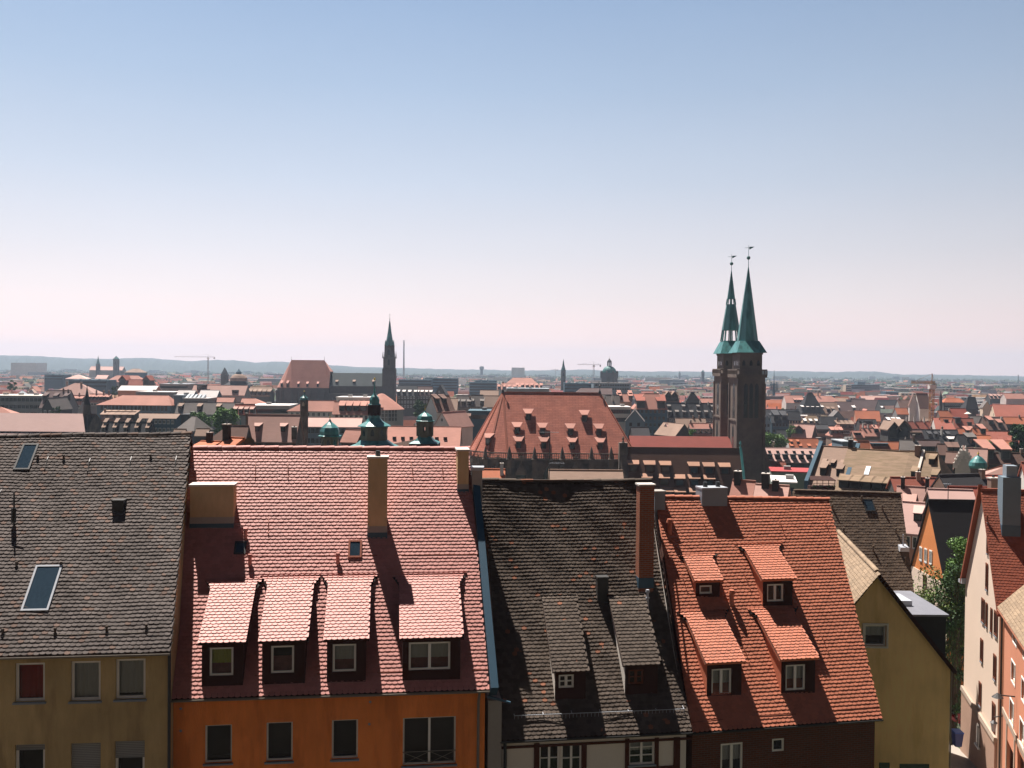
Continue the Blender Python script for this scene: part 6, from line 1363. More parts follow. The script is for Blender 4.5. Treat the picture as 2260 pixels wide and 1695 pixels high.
E('house', 'brownish red roof with spiky dormers beside the trees', 520, 562, 893, 914, 330, 'r_brick', 'w_grey', 50, dorm=dr(4, .1, 1.2), dcap='r_pink')
E('house', 'grey roof with five dormers left of the distant gothic church', 553, 601, 853, 874, 640, 'r_tan', 'w_dark', 46, dorm=dr(5, .1, 2.2))
E('opera_house', 'long dark building with a broad pale domed roof, far left of the distant gothic church', 500, 552, 836, 850, 900, 'r_slate', 'w_teal', 35, dmax=12, hip=8)
def opera_dome():
    r_ = [o for o in COL.objects if o.get('label', '').startswith('long dark building with a broad')][0]; Y = 905; c = at(527, 838, Y); k = Y / FPX; z = lambda y: at(527, y, Y).z
    mb = MB(); mb.lathe((c.x, Y, 0), [(19 * k, z(841)), (18 * k, z(834)), (13 * k, z(828)), (6 * k, z(825.5))], 20); mb.build('dome', M['r_tan'], r_); mb = MB(); mb.lathe((c.x, Y, 0), [(6 * k, z(826)), (6 * k, z(821)), (2 * k, z(817)), (.2 * k, z(814))], 10); mb.build('lantern', M['w_teal'], r_)
opera_dome()
E('tall_roof', 'dark pointed roof left of the pale dome', 490, 502, 812, 828, 1000, 'r_slate', 'w_dark', 60, hip=2.4)
E('town_hall_wing', 'pink roof with two small trapezoid dormers behind the salmon roof ridge', 548, 662, 917, 973, 195, 'r_pink', 'sandstone_dark', 52, dmax=9)
r_ = [o for o in COL.objects if o.get('label', '').startswith('pink roof with two small trap')][0]
fx = FOOT[-1]; he_ = at(605, 973, 195).z - r_.location.z; zr_ = at(605, 917, 195 + fx[4]).z - r_.location.z
add_dormers(r_, fx[3], fx[4], he_, zr_ - he_, 'r_pink', [(-.27, .33, 1.0, 1.1), (.23, .33, 1.0, 1.1)], 'flare', 'board_dark')
add_chimneys(r_, [c for c in r_.children if c.name.startswith('roof')][0], fx[3], fx[4], he_, zr_ - he_, [(-.49, .5, 3.2, .5), (.47, .15, 2.2, 1.2)], 'sandstone_dark')
E('house', 'dark brown roof just left of the pink roof with trapezoid dormers', 470, 548, 941, 970, 190, 'r_brown', 'w_dark', 50, hip=(3, 0))
E('house', 'bright orange roof corner between two black chimneys', 505, 536, 972, 992, 75, 'r_orange', 'w_dark', 40, yaw=-18, ch=[(-.56, .8, 1.5, .6)], chm='slate_dark')
E('house', 'low orange roof sliver over the salmon ridge at left', 446, 486, 980, 992, 76, 'r_orange', 'w_dark', 40, yaw=-14, ch=[(-.1, 1, 1.0, .5)], chm='slate_dark')
E('house', 'salmon roof with a hipped left end and pale wall behind the stair turret', 640, 742, 885, 907, 335, 'r_salmon', 'w_white', 42, hip=(6, 0), win=(1, 8))
E('house', 'salmon roof with five shed dormers in a close row', 738, 832, 888, 914, 332, 'r_salmon', 'w_white', 46, dorm=dr(5, .22, 1.8, 1.8, -.3, .38), win=(1, 8), wk='dark')
def round_house():
    Y = 365; k = Y / FPX; root = thing('round_fronted_house', 'round-fronted house with curved salmon roof and eyebrow dormer', 'house', (at(850, 940, Y).x, Y + 9, 0)); c = at(842, 910, Y + 14); O = (c.x, c.y, 0); z = lambda y: at(850, y, Y + 4).z; R_ = 50 * k * 1.0
    FOOT.append((c.x, c.y, R_, 2 * R_, R_, 0))
    mb = MB(); mb.lathe(O, [(R_, -1), (R_, z(905))], 32); mb.build('wall', M['w_grey'], root)
    mb = MB(); mb.lathe(O, [(R_ + .4, z(906)), (R_ + .4, z(905)), (R_ * .55, z(886)), (R_ * .5, z(884)), (R_ * .12, z(871)), (.05, z(870))], 32); ro = mb.build('roof', M['r_salmon'], root)
    mb = MB(); 
    for a in np.arange(-2.5, -.6, .16):
        for zz in (912, 921, 930): P = Vector((c.x + (R_ + .03) * math.cos(a), c.y + (R_ + .03) * math.sin(a), z(zz))); e = Vector((-math.sin(a), math.cos(a), 0)); link('window', win_mesh('dark'), root, INV[root] @ P, a + math.pi / 2, (1.0, 1, 1.4))
    a = -1.55; P = Vector((c.x + R_ * .9 * math.cos(a), c.y + R_ * .9 * math.sin(a), z(902))); mb.lathe(P, [(1.9, -.3), (1.7, .4), (.9, 1.0), (.1, 1.2)], 14); mb.build('eyebrow_dormer', M['r_salmon'], ro)
    mb = MB(); mb.poly([P + Vector((u, -1.95, z_)) for u, z_ in ((-1.3, .0), (1.3, 0), (.8, .55), (0, .8), (-.8, .55))]); mb.build('window', M['pane_dark'], root)
round_house()
F('flat_building', 'pale flat roof with white plant units below the long dark nave', 742, 842, 878, 380, 14, 'w_white', 'r_white', rows=1, cols=8)
E('market_house', 'long pale pink roof strip behind the green-domed turrets', 676, 800, 923, 942, 275, 'r_rose', 'w_blue', 34, dmax=9, win=(2, 12), wk='dark')
E('long_house', 'very long pale pink roof with small rooflights right of the green turrets', 856, 1018, 943, 985, 215, 'r_salmon', 'w_white', 38, dmax=14, dorm=dr(7, .3, .7, .6, -.4, .3), dk='flat')
E('house', 'pink lean-to roof with a pale balcony below the middle green turret', 764, 800, 950, 975, 190, 'r_salmon', 'w_dark', 45, yaw=-20)
E('house', 'dark slate roofed tenement right of the far green spire', 878, 921, 851, 873, 600, 'r_slate', 'w_dark', 50, win=(3, 6), dorm=dr(4, .1, 1.6), dcap='r_white')
E('house', 'purple-brown roofed tenement right of the dark slate tenement', 921, 954, 853, 873, 610, 'r_dusk', 'w_dark', 50, win=(3, 5), dorm=dr(4, .1, 1.6), dcap='r_white')
G('house', 'large black mansard gable with one lit window, right of the far green spire', 951, 992, 850, 884, 620, 22, 'r_black', 'w_dark', 0, gw=[(-.1, .5)])
F('office_building', 'long blue glass office block behind the far green spire', 880, 952, 838, 1080, 20, 'w_teal', 'r_teal', rows=3, strip=True)
F('office_building', 'taller blue glass office block on the skyline left of the red choir roof', 938, 1010, 835, 1120, 20, 'w_teal', 'r_teal', rows=4, strip=True)
F('office_building', 'dark blue box-shaped office with a set-back top storey', 1036, 1096, 844, 1050, 22, 'w_teal', 'r_teal', rows=4, strip=True)
F('penthouse_block', 'set-back top storey above the dark blue office', 1049, 1096, 840, 1062, 14, 'w_teal', 'r_teal')
E('market_hall', 'wide salmon hipped roof with a row of round dormers on the skyline', 1104, 1200, 834, 858, 900, 'r_salmon', 'w_white', 36, hip=12, dmax=18, dorm=dr(9, .1, 2.2, 2.2))
E('house', 'salmon lower wing left of the wide hipped roof with round dormers', 1098, 1150, 846, 860, 880, 'r_salmon', 'w_white', 38, hip=6, dorm=dr(5, .1, 2))
F('flat_building', 'long low flat grey roof just above the red choir ridge', 1118, 1212, 858, 560, 16, 'w_grey', 'r_zinc')
E('house', 'diagonal brown roof with a pale gable left of the white gable', 952, 990, 874, 908, 330, 'r_brown', 'w_white', 50, yaw=32, dorm=[(-.3, .5, 1.6), (.1, .5, 1.6)], gwin=(2, 2, 'right'))
G('house', 'white triangular gable with one dark window left of the red choir roof', 957, 994, 911, 942, 290, 13, 'r_pink', 'w_white', -30, gw=[(0, .35)])
E('house', 'grey tiled roof with three dormers left of the red choir roof', 1008, 1038, 873, 897, 440, 'r_grey', 'w_grey', 55, dorm=dr(3, .08, 1.7), ch=[(.48, .7)])
E('house', 'second grey tiled roof with a dark side wall, nearer the red choir roof', 1040, 1066, 872, 896, 442, 'r_grey', 'w_grey', 55, dorm=dr(2, .08, 1.7))
E('house', 'tan roof partly hidden by the red choir hip', 1066, 1102, 874, 898, 455, 'r_tan', 'w_grey', 48)
E('house', 'weathered pale roof with a curved parapet behind the grey tiled roofs', 1060, 1100, 862, 874, 520, 'r_tan', 'w_grey', 40)
F('flat_building', 'teal flat-roofed yard building left of the red choir hip', 1034, 1082, 908, 330, 14, 'w_teal', 'r_teal', rows=1, strip=True)
E('house', 'brown mottled roof dotted with small round dormers', 1012, 1036, 917, 940, 300, 'r_brown', 'w_dark', 58, dorm=dr(3, .2, 1.0, .9) + dr(3, .6, 1.0, .9))
E('house', 'pale house with many small windows left of the grey tiled roofs', 978, 1010, 880, 905, 430, 'r_tan', 'w_cream', 44, win=(3, 5))
# between the red choir and the twin spires
F('domed_hall_wing', 'long slate-roofed block below the domed building', 1310, 1392, 846, 800, 22, 'w_blue', 'r_grey', rows=2, cols=14)
E('house', 'mauve roof strip just above the right end of the red choir ridge', 1268, 1350, 857, 870, 600, 'r_dusk', 'w_white', 40, hip=(4, 0))
F('flat_building', 'dark blue blocky building left of the domed building', 1246, 1312, 846, 900, 18, 'w_teal', 'r_teal', rows=3, strip=True)
E('house', 'grey shed-roofed house with a tall white chimney right of the red choir', 1336, 1366, 872, 898, 420, 'r_grey', 'w_white', 54, ch=[(0, .5, 2.5)], chm='w_white')
E('house', 'pinkish house with two rows of round windows right of the red choir', 1364, 1392, 870, 886, 450, 'r_salmon', 'w_pink', 44, dorm=dr(2, .2, 1.8) + dr(2, .7, 1.4))
F('flat_building', 'white flat-roofed house with a dark window band right of the red choir', 1344, 1392, 899, 370, 12, 'w_white', 'r_white', rows=2, cols=8, wk='dark')
E('house', 'salmon mansard roof with two round dormers over a dark teal facade', 1396, 1469, 869, 902, 410, 'r_salmon', 'w_teal', 52, hip=(5, 3), win=(4, 7), wk='dark', dorm=[(-.3, .02, 3.4, 3), (.32, .02, 3.4, 3)], df='w_dark', dcap='r_brick')
G('house', 'pale blue-grey gabled house below the salmon mansard', 1381, 1421, 906, 930, 360, 12, 'r_grey', 'w_blue', -8, win=(2, 2), wk='dark')
E('house', 'dark slate roof with a white verge left of the twin-spired church', 1392, 1430, 944, 966, 300, 'r_slate', 'w_dark', 45, yaw=8)
E('house', 'grey roof with two arched dormers right of the salmon mansard', 1462, 1496, 867, 888, 460, 'r_tan', 'w_white', 48, dorm=[(-.2, .15, 3.0), (.2, .15, 3.0)], dk='gable')
E('house', 'tall black hipped roof left of the twin-spired church', 1508, 1548, 866, 892, 470, 'r_black', 'w_dark', 60, hip=4)
E('house', 'pinkish roof strip touching the far tower from the left', 1545, 1580, 880, 895, 520, 'r_salmon', 'w_white', 42)
E('tenement', 'long dark slate roof with scattered dormers left of the twin-spired church', 1468, 1578, 890, 921, 440, 'r_slate', 'w_dark', 56, win=(3, 14), dorm=dr(7, .12, 1.5) + dr(4, .55, 1.3), dcap='r_grey', ch=[(-.1, 1), (.2, 1), (.36, .9)], chm='w_white')
E('house', 'brownish roof behind the roof with five skylights', 1490, 1556, 924, 944, 385, 'r_tan', 'w_dark', 44, ch=[(.1, 1), (.3, 1)])
E('house', 'salmon roof with five dark skylights in a row left of the twin spires', 1521, 1576, 935, 961, 355, 'r_salmon', 'w_green', 46, dorm=dr(5, .12, 1.7, 1.5), dk='flat', dcap='r_slate', ch=[(-.45, 1), (.3, .7)])
G('house', 'dark gable with a pale left slope in front of the five skylights', 1489, 1531, 937, 962, 340, 12, 'r_tan', 'w_dark', 28, )
E('house', 'narrow white gabled house with a slanting green roof edge', 1469, 1484, 936, 954, 345, 'r_rose', 'w_white', 44, yaw=25)
# low roofs between choir and the dark tiled house
E('house', 'low mottled pinkish roof between the gothic parapet and the sagging ridge', 1212, 1372, 1041, 1064, 118, 'r_tan', 'w_dark', 38)
E('house', 'small red roof with a white-capped post left of the sagging ridge', 1058, 1112, 1039, 1062, 112, 'r_orange', 'w_dark', 40, ch=[(.42, .5, 1.6, .5)], chm='zinc_white')
def mast(label, px, ytop, ybot, Y, bars):
    c = at(px, ybot, Y); root = thing('antenna_mast', label, 'antenna', (c.x, Y, c.z)); mb = MB(); mb.tube((c.x, Y, c.z - 2), (c.x, Y, at(px, ytop, Y).z), .055, .04, 8); mb.build('mast', M['metal_dark'], root)
    for (y, a, b) in bars: mb = MB(); z = at(px, y, Y).z; mb.bar((at(a, y, Y).x, Y, z), (at(b, y, Y).x, Y, z), .05); [mb.bar((at(q, y, Y).x, Y - .25, z), (at(q, y, Y).x, Y + .25, z), .03) for q in range(int(a), int(b), 4)]; mb.build('aerial', M['zinc_white'], root)
mast('tall television antenna mast standing in front of the red choir roof', 1212, 953, 1062, 117, [(954, 1192, 1233), (1022, 1212, 1246)])
mast('thin antenna mast on the roofs left of the cream gable', 2092, 1063, 1120, 103, [(1068, 2084, 2100)])

def dish():
    P = at(551, 977, 62); root = thing('satellite_dish', 'dark round satellite dish just above the salmon ridge', 'satellite dish', P - Vector((0, 0, 1.2))); mb = MB()
    for k in range(4):
        r0, r1 = .36 * k / 4, .36 * (k + 1) / 4
        for j in range(14):
            a, b = j * math.pi / 7, (j + 1) * math.pi / 7; f = lambda r, t: Vector((r * math.cos(t), -.5 * r * r, r * math.sin(t) * .95)) + Vector((0, 0, 1.2))
            mb.poly([f(r0 + .001, a), f(r1, a), f(r1, b), f(r0 + .001, b)])
    mb.build('reflector', M['metal_dark'], root, world=False); mb = MB(); mb.tube((0, .06, -.6), (0, .06, 1.2), .035); mb.tube((0, .05, 1.2), (.12, .5, 1.3), .015); mb.build('pole', M['metal_dark'], root, world=False)
dish()
c = at(531, 950, 196); mb = MB(); O = (c.x, c.y, 0); zf_ = lambda y: at(531, y, 196).z
mb.lathe(O, [(.42, zf_(972)), (.36, zf_(957)), (.12, zf_(955)), (.36, zf_(952.5)), (.36, zf_(950.5)), (.1, zf_(948)), (.16, zf_(940)), (.03, zf_(926))], 10); mb.build('copper_finial', M['copper'], r_)
# ---------------------------------------------------------------- town houses, right half
E('house', 'peach gabled roof behind the red tiled ridge, beside a black chimney', 1622, 1662, 1064, 1102, 108, 'r_salmon', 'w_dark', 50, yaw=-28, ch=[(-.3, .9, 1.5, .9)], chm='slate_dark')
E('house', 'second peach roof behind the red tiled ridge with two black chimneys', 1674, 1735, 1074, 1104, 100, 'r_pink', 'w_dark', 48, yaw=-24, ch=[(-.22, .9, 1.6, .95), (.12, .7, 1.2, .8)], chm='slate_dark')
F('flat_building', 'grey-green block with white flat roof right of the church tower foot', 1706, 1756, 1066, 195, 12, 'w_green', 'r_white', rows=1, cols=2, yaw=-14)
F('curved_hall', 'low green-walled hall edged with a crimson roof band', 1706, 1800, 1043, 232, 10, 'w_green', 'r_crimson', yaw=-12)
E('house', 'crimson roof with a dark shaded front beside the pale pink dormered roof', 1748, 1800, 1036, 1046, 245, 'r_crimson', 'w_dark', 35)
E('house', 'brown-red roof right beside the church tower foot', 1698, 1732, 1020, 1040, 262, 'r_brick', 'w_dark', 45)
E('long_house', 'long pale pink roof with two rows of dark dormers right of the church towers', 1680, 1818, 990, 1020, 292, 'r_rose', 'w_dark', 40, dmax=11, dorm=dr(8, .18, 1.5, 1.3, -.42, .46) + dr(7, .62, .8, .6, -.4, .4), dk='flat', df='slate_dark', dcap='r_slate')
E('house', 'plain orange roof above the pale pink dormered roof', 1738, 1804, 968, 993, 345, 'r_orange', 'w_white', 48, dorm=[(-.42, .5, .8), (-.2, .5, .8)] + dr(4, .06, 1.0))
F('stair_block', 'plain blue-grey block right of the plain orange roof', 1803, 1816, 974, 348, 9, 'w_blue', 'r_slate')
E('house', 'long dark slate roof right beside the church tower at mid height', 1682, 1762, 904, 930, 560, 'r_slate', 'w_grey', 52, dorm=dr(4, .2, 1.8, None, -.3, .4), win=(4, 12), ch=[(.42, 1, 2.5), (-.1, 1, 2)])
G('house', 'blue-grey gabled house with small windows touching the church tower', 1684, 1701, 917, 934, 470, 12, 'r_slate', 'w_blue', 0, win=(4, 2), wk='dark')
E('house', 'dark balconied tenement right of the blue-grey gable', 1700, 1738, 918, 933, 475, 'r_slate', 'w_teal', 50, win=(4, 5), wk='dark', dorm=[(-.2, .3, 2.6), (.25, .3, 2.4)])
E('house', 'cream house front with three rows of windows under dark eaves', 1737, 1764, 909, 927, 500, 'r_black', 'w_cream', 50, win=(4, 4), wk='dark')
E('house', 'orange-pink roof close right of the church tower under the radio mast', 1682, 1727, 883, 898, 800, 'r_orange', 'w_white', 40)
F('flat_building', 'long dark flat roof below the radio mast', 1682, 1728, 875, 930, 16, 'w_dark', 'r_dusk')
E('house', 'salmon roof right of the radio mast with a row of dark dormers', 1730, 1770, 873, 889, 760, 'r_salmon', 'w_white', 42, dorm=dr(4, .1, 1.6, None, 0, .45))
E('large_house', 'big black hipped roof with white roof lights, right of the church towers', 1762, 1812, 867, 911, 640, 'r_black', 'w_grey', 58, hip=6, dmax=15, win=(1, 7), dorm=dr(5, .22, 1.6, .9), dcap='r_white')
E('house', 'grey-tan roof with two dormers right of the big black hip', 1810, 1846, 888, 912, 655, 'r_tan', 'w_white', 50, dorm=[(-.15, .12, 2), (.15, .12, 2)], win=(1, 5))
E('house', 'purplish plain roof beside the grey-tan roof', 1842, 1882, 887, 907, 690, 'r_dusk', 'w_dark', 48, dorm=dr(2, .05, 2.0), dcap='r_white')
E('house', 'wide dark brown roof below the concrete office slab', 1878, 1938, 883, 906, 760, 'r_dusk', 'w_dark', 48)
E('house', 'dark slate roof with a white gable edge below the office slab', 1938, 1982, 883, 908, 740, 'r_slate', 'w_dark', 50, dorm=dr(2, .15, 1.5), dcap='r_white')
F('office_building', 'large blue-grey concrete office slab with pale end wall', 1874, 1942, 849, 1500, 30, 'w_blue', 'r_teal', rows=5, strip=True, cat='office')
F('office_annex', 'pale balconied end block of the concrete office slab', 1867, 1879, 849.5, 1485, 14, 'w_cream', 'r_white', rows=5, strip=True)
F('plant_room', 'square plant room on top of the concrete office slab', 1893, 1910, 843, 1510, 16, 'w_blue', 'r_teal')
F('tower_block', 'small dark tower block with white balconies left of the office slab', 1840, 1855, 856, 1450, 14, 'w_teal', 'r_teal')
E('hall', 'flat pinkish roof strip in front of the office slab', 1898, 1956, 874, 884, 1000, 'r_pink', 'w_blue', 30)
F('flat_building', 'low dark building right of the concrete office slab', 1955, 1985, 865, 1300, 20, 'w_teal', 'r_teal', rows=2, strip=True)
E('house', 'salmon roof with chimneys behind the big black hip', 1800, 1850, 874, 888, 780, 'r_salmon', 'w_white', 42, hip=(0, 6), ch=[(-.4, 1, 4, 1)])
E('house', 'vivid orange roof below the dark brown roofs right of centre', 1888, 1938, 907, 929, 555, 'r_orange', 'w_pink', 46, yaw=-12, win=(1, 6))
G('house', 'sharp white gable beside the vivid orange roof', 1941, 1962, 917, 941, 490, 16, 'r_slate', 'w_white', -24)
E('house', 'dark roof with a white verge in front of the vivid orange roof', 1893, 1932, 926, 942, 480, 'r_black', 'w_dark', 45, ch=[(-.45, .8, 1.5)], dorm=[(0, .4, 4, 1.4)], dk='flat')
E('house', 'moss-brown hipped roof with small white dormers below the big black hip', 1770, 1812, 917, 936, 515, 'r_moss', 'w_dark', 46, hip=3, dorm=dr(4, .05, 1.3), dcap='r_white')
E('house', 'black-brown roof right of the moss-brown hip', 1808, 1846, 920, 938, 500, 'r_black', 'w_dark', 48)
G('house', 'grey rendered gable with dark mansard right of the black-brown roof', 1833, 1866, 908, 928, 520, 18, 'r_grey', 'w_grey', -12)
E('house', 'pink gable-hipped roof with a dark lookout dormer above the plain orange roof', 1757, 1794, 938, 968, 415, 'r_pink', 'w_dark', 48, yaw=-34, dorm=[(-.15, .3, 3.4, 2.6)], dk='gable')
E('house', 'tall brown-fronted house under a flat dark roof left of the tan roofs', 1790, 1826, 938, 947, 425, 'r_slate', 'w_stone', 38, win=(5, 8), wk='dark')
E('house', 'tan roofed house with a dark dormered front behind the tan firewall roof', 1846, 1878, 933, 947, 395, 'r_tan', 'w_stone', 46, dorm=dr(4, .1, 1.6), win=(2, 6), ch=[(-.45, 1, 2)])
E('house', 'pink hipped end with a dark dormer row left of the tan roofed house', 1830, 1852, 938, 962, 385, 'r_salmon', 'w_stone', 46, hip=(3, 0), dorm=dr(3, .2, 1.3))
E('house', 'salmon roof with white chimney stacks and a round bay, centre right', 1900, 1951, 946, 962, 375, 'r_salmon', 'w_stone', 46, ch=[(-.42, 1, 2), (-.2, 1, 1.6), (.05, 1, 1.6), (.42, 1, 2)], chm='w_white', dorm=[(.1, .4, 1.5)])
E('house', 'small orange roof with a dark skylight left of the white chimney stacks', 1880, 1902, 952, 965, 360, 'r_salmon', 'w_stone', 40, dorm=[(-.1, .3, 2.6, .9)], dk='flat')
E('house', 'orange roof behind the teal box at the top of the tan firewall roof', 1836, 1888, 969, 984, 300, 'r_orange', 'w_stone', 42, hip=(3, 0))
F('flat_building', 'teal-grey box with flat roof behind the tan firewall roof', 1860, 1891, 976, 262, 9, 'w_blue', 'r_zinc')
E('house', 'upright orange roof end right of the teal-grey box', 1893, 1916, 974, 992, 285, 'r_orange', 'w_stone', 56)
E('house', 'orange-pink roof with a long dark solar panel', 1918, 1986, 976, 991, 290, 'r_orange', 'w_white', 42, dorm=[(-.22, .35, 5, .8)], dk='flat', dcap='r_teal')
# the three big tan roofs in a row
def tan_row():
    yaw = R(-36); dm6 = dr(6, .05, 1.5, 1.1, -.40, .36)
    T = [('leftmost big tan roof of three, with a dark firewall and small dormers', 1823, 988, 1880, 990, 151, 6.3, 5.7, 'r_tan', [(-.28, .5, .55), (0, .5, .55), (.28, .5, .55), (-.2, .27, .9, 1.1), (.3, .27, .9, 1.1)], 'w_dark'),
         ('widest big mossy tan roof of three, with dark openings along its eave', 1890, 993, 2014, 1000, 146, 6.4, 5.8, 'r_moss', dm6, 'w_dark'),
         ('rightmost big tan roof of three, ending in a brown half-hipped gable', 2022, 997, 2093, 1005, 142, 6.4, 5.8, 'r_moss', [(.05, .72, .75), (-.28, .4, .8), (.2, .35, .8)], 'w_stone')]
    for k, (lb, xl, yl, xr, yr, Ym, d, rise, ro, dm, wl) in enumerate(T):
        m = at((xl + xr) / 2, (yl + yr) / 2, Ym); Wd = (xr - xl) / FPX * Ym / math.cos(yaw); g = gz(m.x, Ym); he = m.z - rise - g
        root = thing('barn', lb, 'building', (m.x, Ym, g), yaw); FOOT.append((m.x, Ym, max(Wd, 2 * d) / 2, Wd, d, -36))
        w_, ro_ = gable_body(root, Wd, d, he, rise, ro, wl, (0, 2.2 if k == 2 else 0)); add_dormers(root, Wd, d, he, rise, ro, dm, 'shed', 'slate_dark')
        if k == 0:
            mb = MB(); t = rise / d
            for x in (-Wd / 2 - .7, Wd / 2 + .1): mb.hexa([(x, -d - .3, 0), (x + .6, -d - .3, 0), (x + .6, d, 0), (x, d, 0)], [(x, -d - .3, he + .5), (x + .6, -d - .3, he + .5), (x + .6, d, he), (x, d, he)]); mb.hexa([(x, -d - .3, he + .51), (x + .6, -d - .3, he + .51), (x + .6, 0, he + .51), (x, 0, he + .51)], [(x, -d - .3, he + .9), (x + .6, -d - .3, he + .9), (x + .6, .2, he + rise + .95), (x, .2, he + rise + .95)])
            mb.build('firewall', M['w_teal'], root, world=False); add_chimneys(root, ro_, Wd, d, he, rise, [(.4, .9, 2.2, .8)], 'slate_dark')
        if k == 1:
            mb = MB(); x = Wd / 2 + .15; mb.hexa([(x, -d - .3, he), (x + .35, -d - .3, he), (x + .35, 0, he), (x, 0, he)], [(x, -d - .3, he + .45), (x + .35, -d - .3, he + .45), (x + .35, 0, he + rise + .6), (x, 0, he + rise + .6)]); mb.build('firewall', M['concrete'], root, world=False)
            mb = MB(); n = Vector((0, -rise, d)).normalized(); 
            mb.obox(Vector((-.18 * Wd, -d * .62, he + rise * .38 + .25)), Vector((.7, 0, 0)), Vector((0, d * .2, rise * .2)), n * .06); mb.build('skylight', M['zinc_white'], root, world=False); add_chimneys(root, ro_, Wd, d, he, rise, [(.46, .95, 1.6, .9)], 'brick_red')
        if k == 2: add_gable_windows(root, Wd, d, he, rise, [(-.6, 1.0), (.9, 1.0)], 'right', 'plain', .5, 1.0)
tan_row()
def roof_terrace():
    P = at(1812, 1074, 138); root = thing('roof_terrace', 'dark timber roof terrace with potted shrubs on the leftmost tan roof', 'terrace', P); mb = MB()
    root.scale = (.6, .6, .6); mb.box(-2.9, 2.9, -1.2, 1.2, -1.6, .2); mb.bar((-3, -1.3, .9), (3, -1.3, .9), .1); [mb.bar((x, -1.3, -.5), (x, -1.3, 1.6), .12) for x in (-2.9, -1.4, 0, 1.4, 2.9)]; mb.hexa([(-3.1, -1.4, 1.6), (3.1, -1.4, 1.6), (2.4, 1.2, 2.3), (-2.4, 1.2, 2.3)], [(-3.1, -1.4, 1.75), (3.1, -1.4, 1.75), (2.4, 1.2, 2.45), (-2.4, 1.2, 2.45)]); mb.build('deck', M['board_dark'], root, world=False)
    ml = MB(); rn = random.Random(4)
    for x in (-2.2, -.6, 1.2, 2.4): leaves(ml, Vector((x, -1.7, .3)), (.6, .4, .5), 60, .25, rn)
    ml.build('shrubs', M['leaf_dark'], root, world=False)
roof_terrace()
# below and right of them
E('house', 'long low brick-red roof under the rightmost tan roof', 1968, 2066, 1057, 1082, 128, 'r_brick', 'w_dark', 48, yaw=-4, ch=[(.08, .9, 1.2, .7)])
E('house', 'dark roof with a bright white left gable in front of the brown gable', 2066, 2176, 1050, 1082, 122, 'r_slate', 'w_cream', 55, yaw=16, ch=[(.45, .8, 1.2, .7)])
E('house', 'red roof band in front of the dark roof with white gable', 2094, 2204, 1078, 1110, 112, 'r_red', 'w_dark', 46, ch=[(.3, .3, 2.6, 1.2)])
E('house', 'red flat strip roof between dark roof and grey chimney', 2175, 2208, 1052, 1068, 125, 'r_red', 'w_dark', 40)
E('house', 'tan-pink house roof with one dark dormer, left of the orange gable', 1985, 2046, 1077, 1165, 122, 'r_pink', 'w_pink', 46, yaw=-24, dorm=[(-.12, .35, 1.3, 1.2)], ch=[(-.35, .97, 1.6, .6), (.42, .9, 2.0, .6)], chm='slate_dark', df='slate_dark')
E('house', 'rose roof with black verge and small dormer touching the orange gable', 1998, 2040, 1112, 1176, 112, 'r_rose', 'w_pink', 46, yaw=-30, dorm=[(.2, .35, .9, .9)], df='slate_dark', win=(1, 2))
E('house', 'pale pink roof right behind the orange gable', 2052, 2140, 1084, 1112, 104, 'r_rose', 'w_dark', 44, yaw=-10)
Sx('house', 'white gable with a small slit window at the right edge', 2242, 112, 2275, 106, 1078, 2251, 1024, 12, 'r_brick', 'w_white', gw=[(2250, 1048, .4, 1.2)], wk='dark')
E('house', 'long brown roof with two dormers behind the green copper dome', 2166, 2290, 1001, 1022, 215, 'r_brown', 'w_dark', 48, dorm=[(-.42, .3, 2.2), (-.12, .3, 2.2)], dcap='r_salmon', ch=[(.2, .9)])
E('house', 'pink angular roof rising behind the green copper dome', 2130, 2172, 991, 1030, 188, 'r_pink', 'w_pink', 52, yaw=-30)
E('house', 'pale pink hipped roof right below the green copper dome', 2168, 2212, 1026, 1050, 140, 'r_pink', 'w_white', 45, hip=(4, 0), yaw=-15)
def ornate():
    root, W_, d, he, rise, ro = G('gabled_house', 'white ornate scrolled gable left of the green copper dome', 2112, 2143, 998, 1032, 155, 12, 'r_brown', 'w_white', -25); s = -W_ / 2 - .15
    mb = MB()
    for k in range(5):
        z = he + rise * k / 5; y = d * (1 - k / 5); 
        for q in (-1, 1): mb.box(s - .1, s + .3, q * y - .35, q * y + .35, z - .1, z + .75); mb.lathe((s + .1, q * y, z + .75), [(.25, 0), (.05, .35), (.2, .55), (.02, .9)], 6)
    mb.build('scrollwork', M['plaster_white'], root, world=False)
ornate()
E('house', 'thin dark roof edge with pale coping left of the ornate gable', 2094, 2124, 1000, 1022, 165, 'r_brown', 'w_dark', 40, yaw=-30)
# mid right rows
G('stepped_house', 'white stepped gable building left of the rust-orange crane', 2009, 2024, 870, 894, 560, 14, 'r_brown', 'w_white', -20)
E('house', 'white twin-gabled house with dark courtyard beside the rust-orange crane', 2022, 2046, 869, 900, 555, 'r_brown', 'w_white', 60)
E('house', 'pink and brown roofs left of the white stepped gable', 1980, 2012, 883, 900, 600, 'r_brown', 'w_grey', 46, ch=[(-.4, 1)])
E('house', 'small orange roof left below the white stepped gable', 1975, 2000, 901, 914, 540, 'r_orange', 'w_grey', 44)
E('house', 'orange-brown roof with white edge over a dark facade right of the crane', 2078, 2126, 879, 888, 620, 'r_orange', 'w_dark', 38, hip=3, win=(2, 10), wk='white')
E('house', 'tall black roof right of the orange-brown roof', 2125, 2152, 877, 902, 600, 'r_black', 'w_dark', 60, hip=(3, 0))
spire_tower('roof_turret', 'small black roof spirelet right of the rust-orange crane', 2076, 5, 863, 877, 885, 610, 'spire', 'w_dark', 'slate_dark')
G('house', 'small cream gable in front of the far roofs at right', 2171, 2186, 886, 899, 560, 14, 'r_grey', 'w_cream', -20)
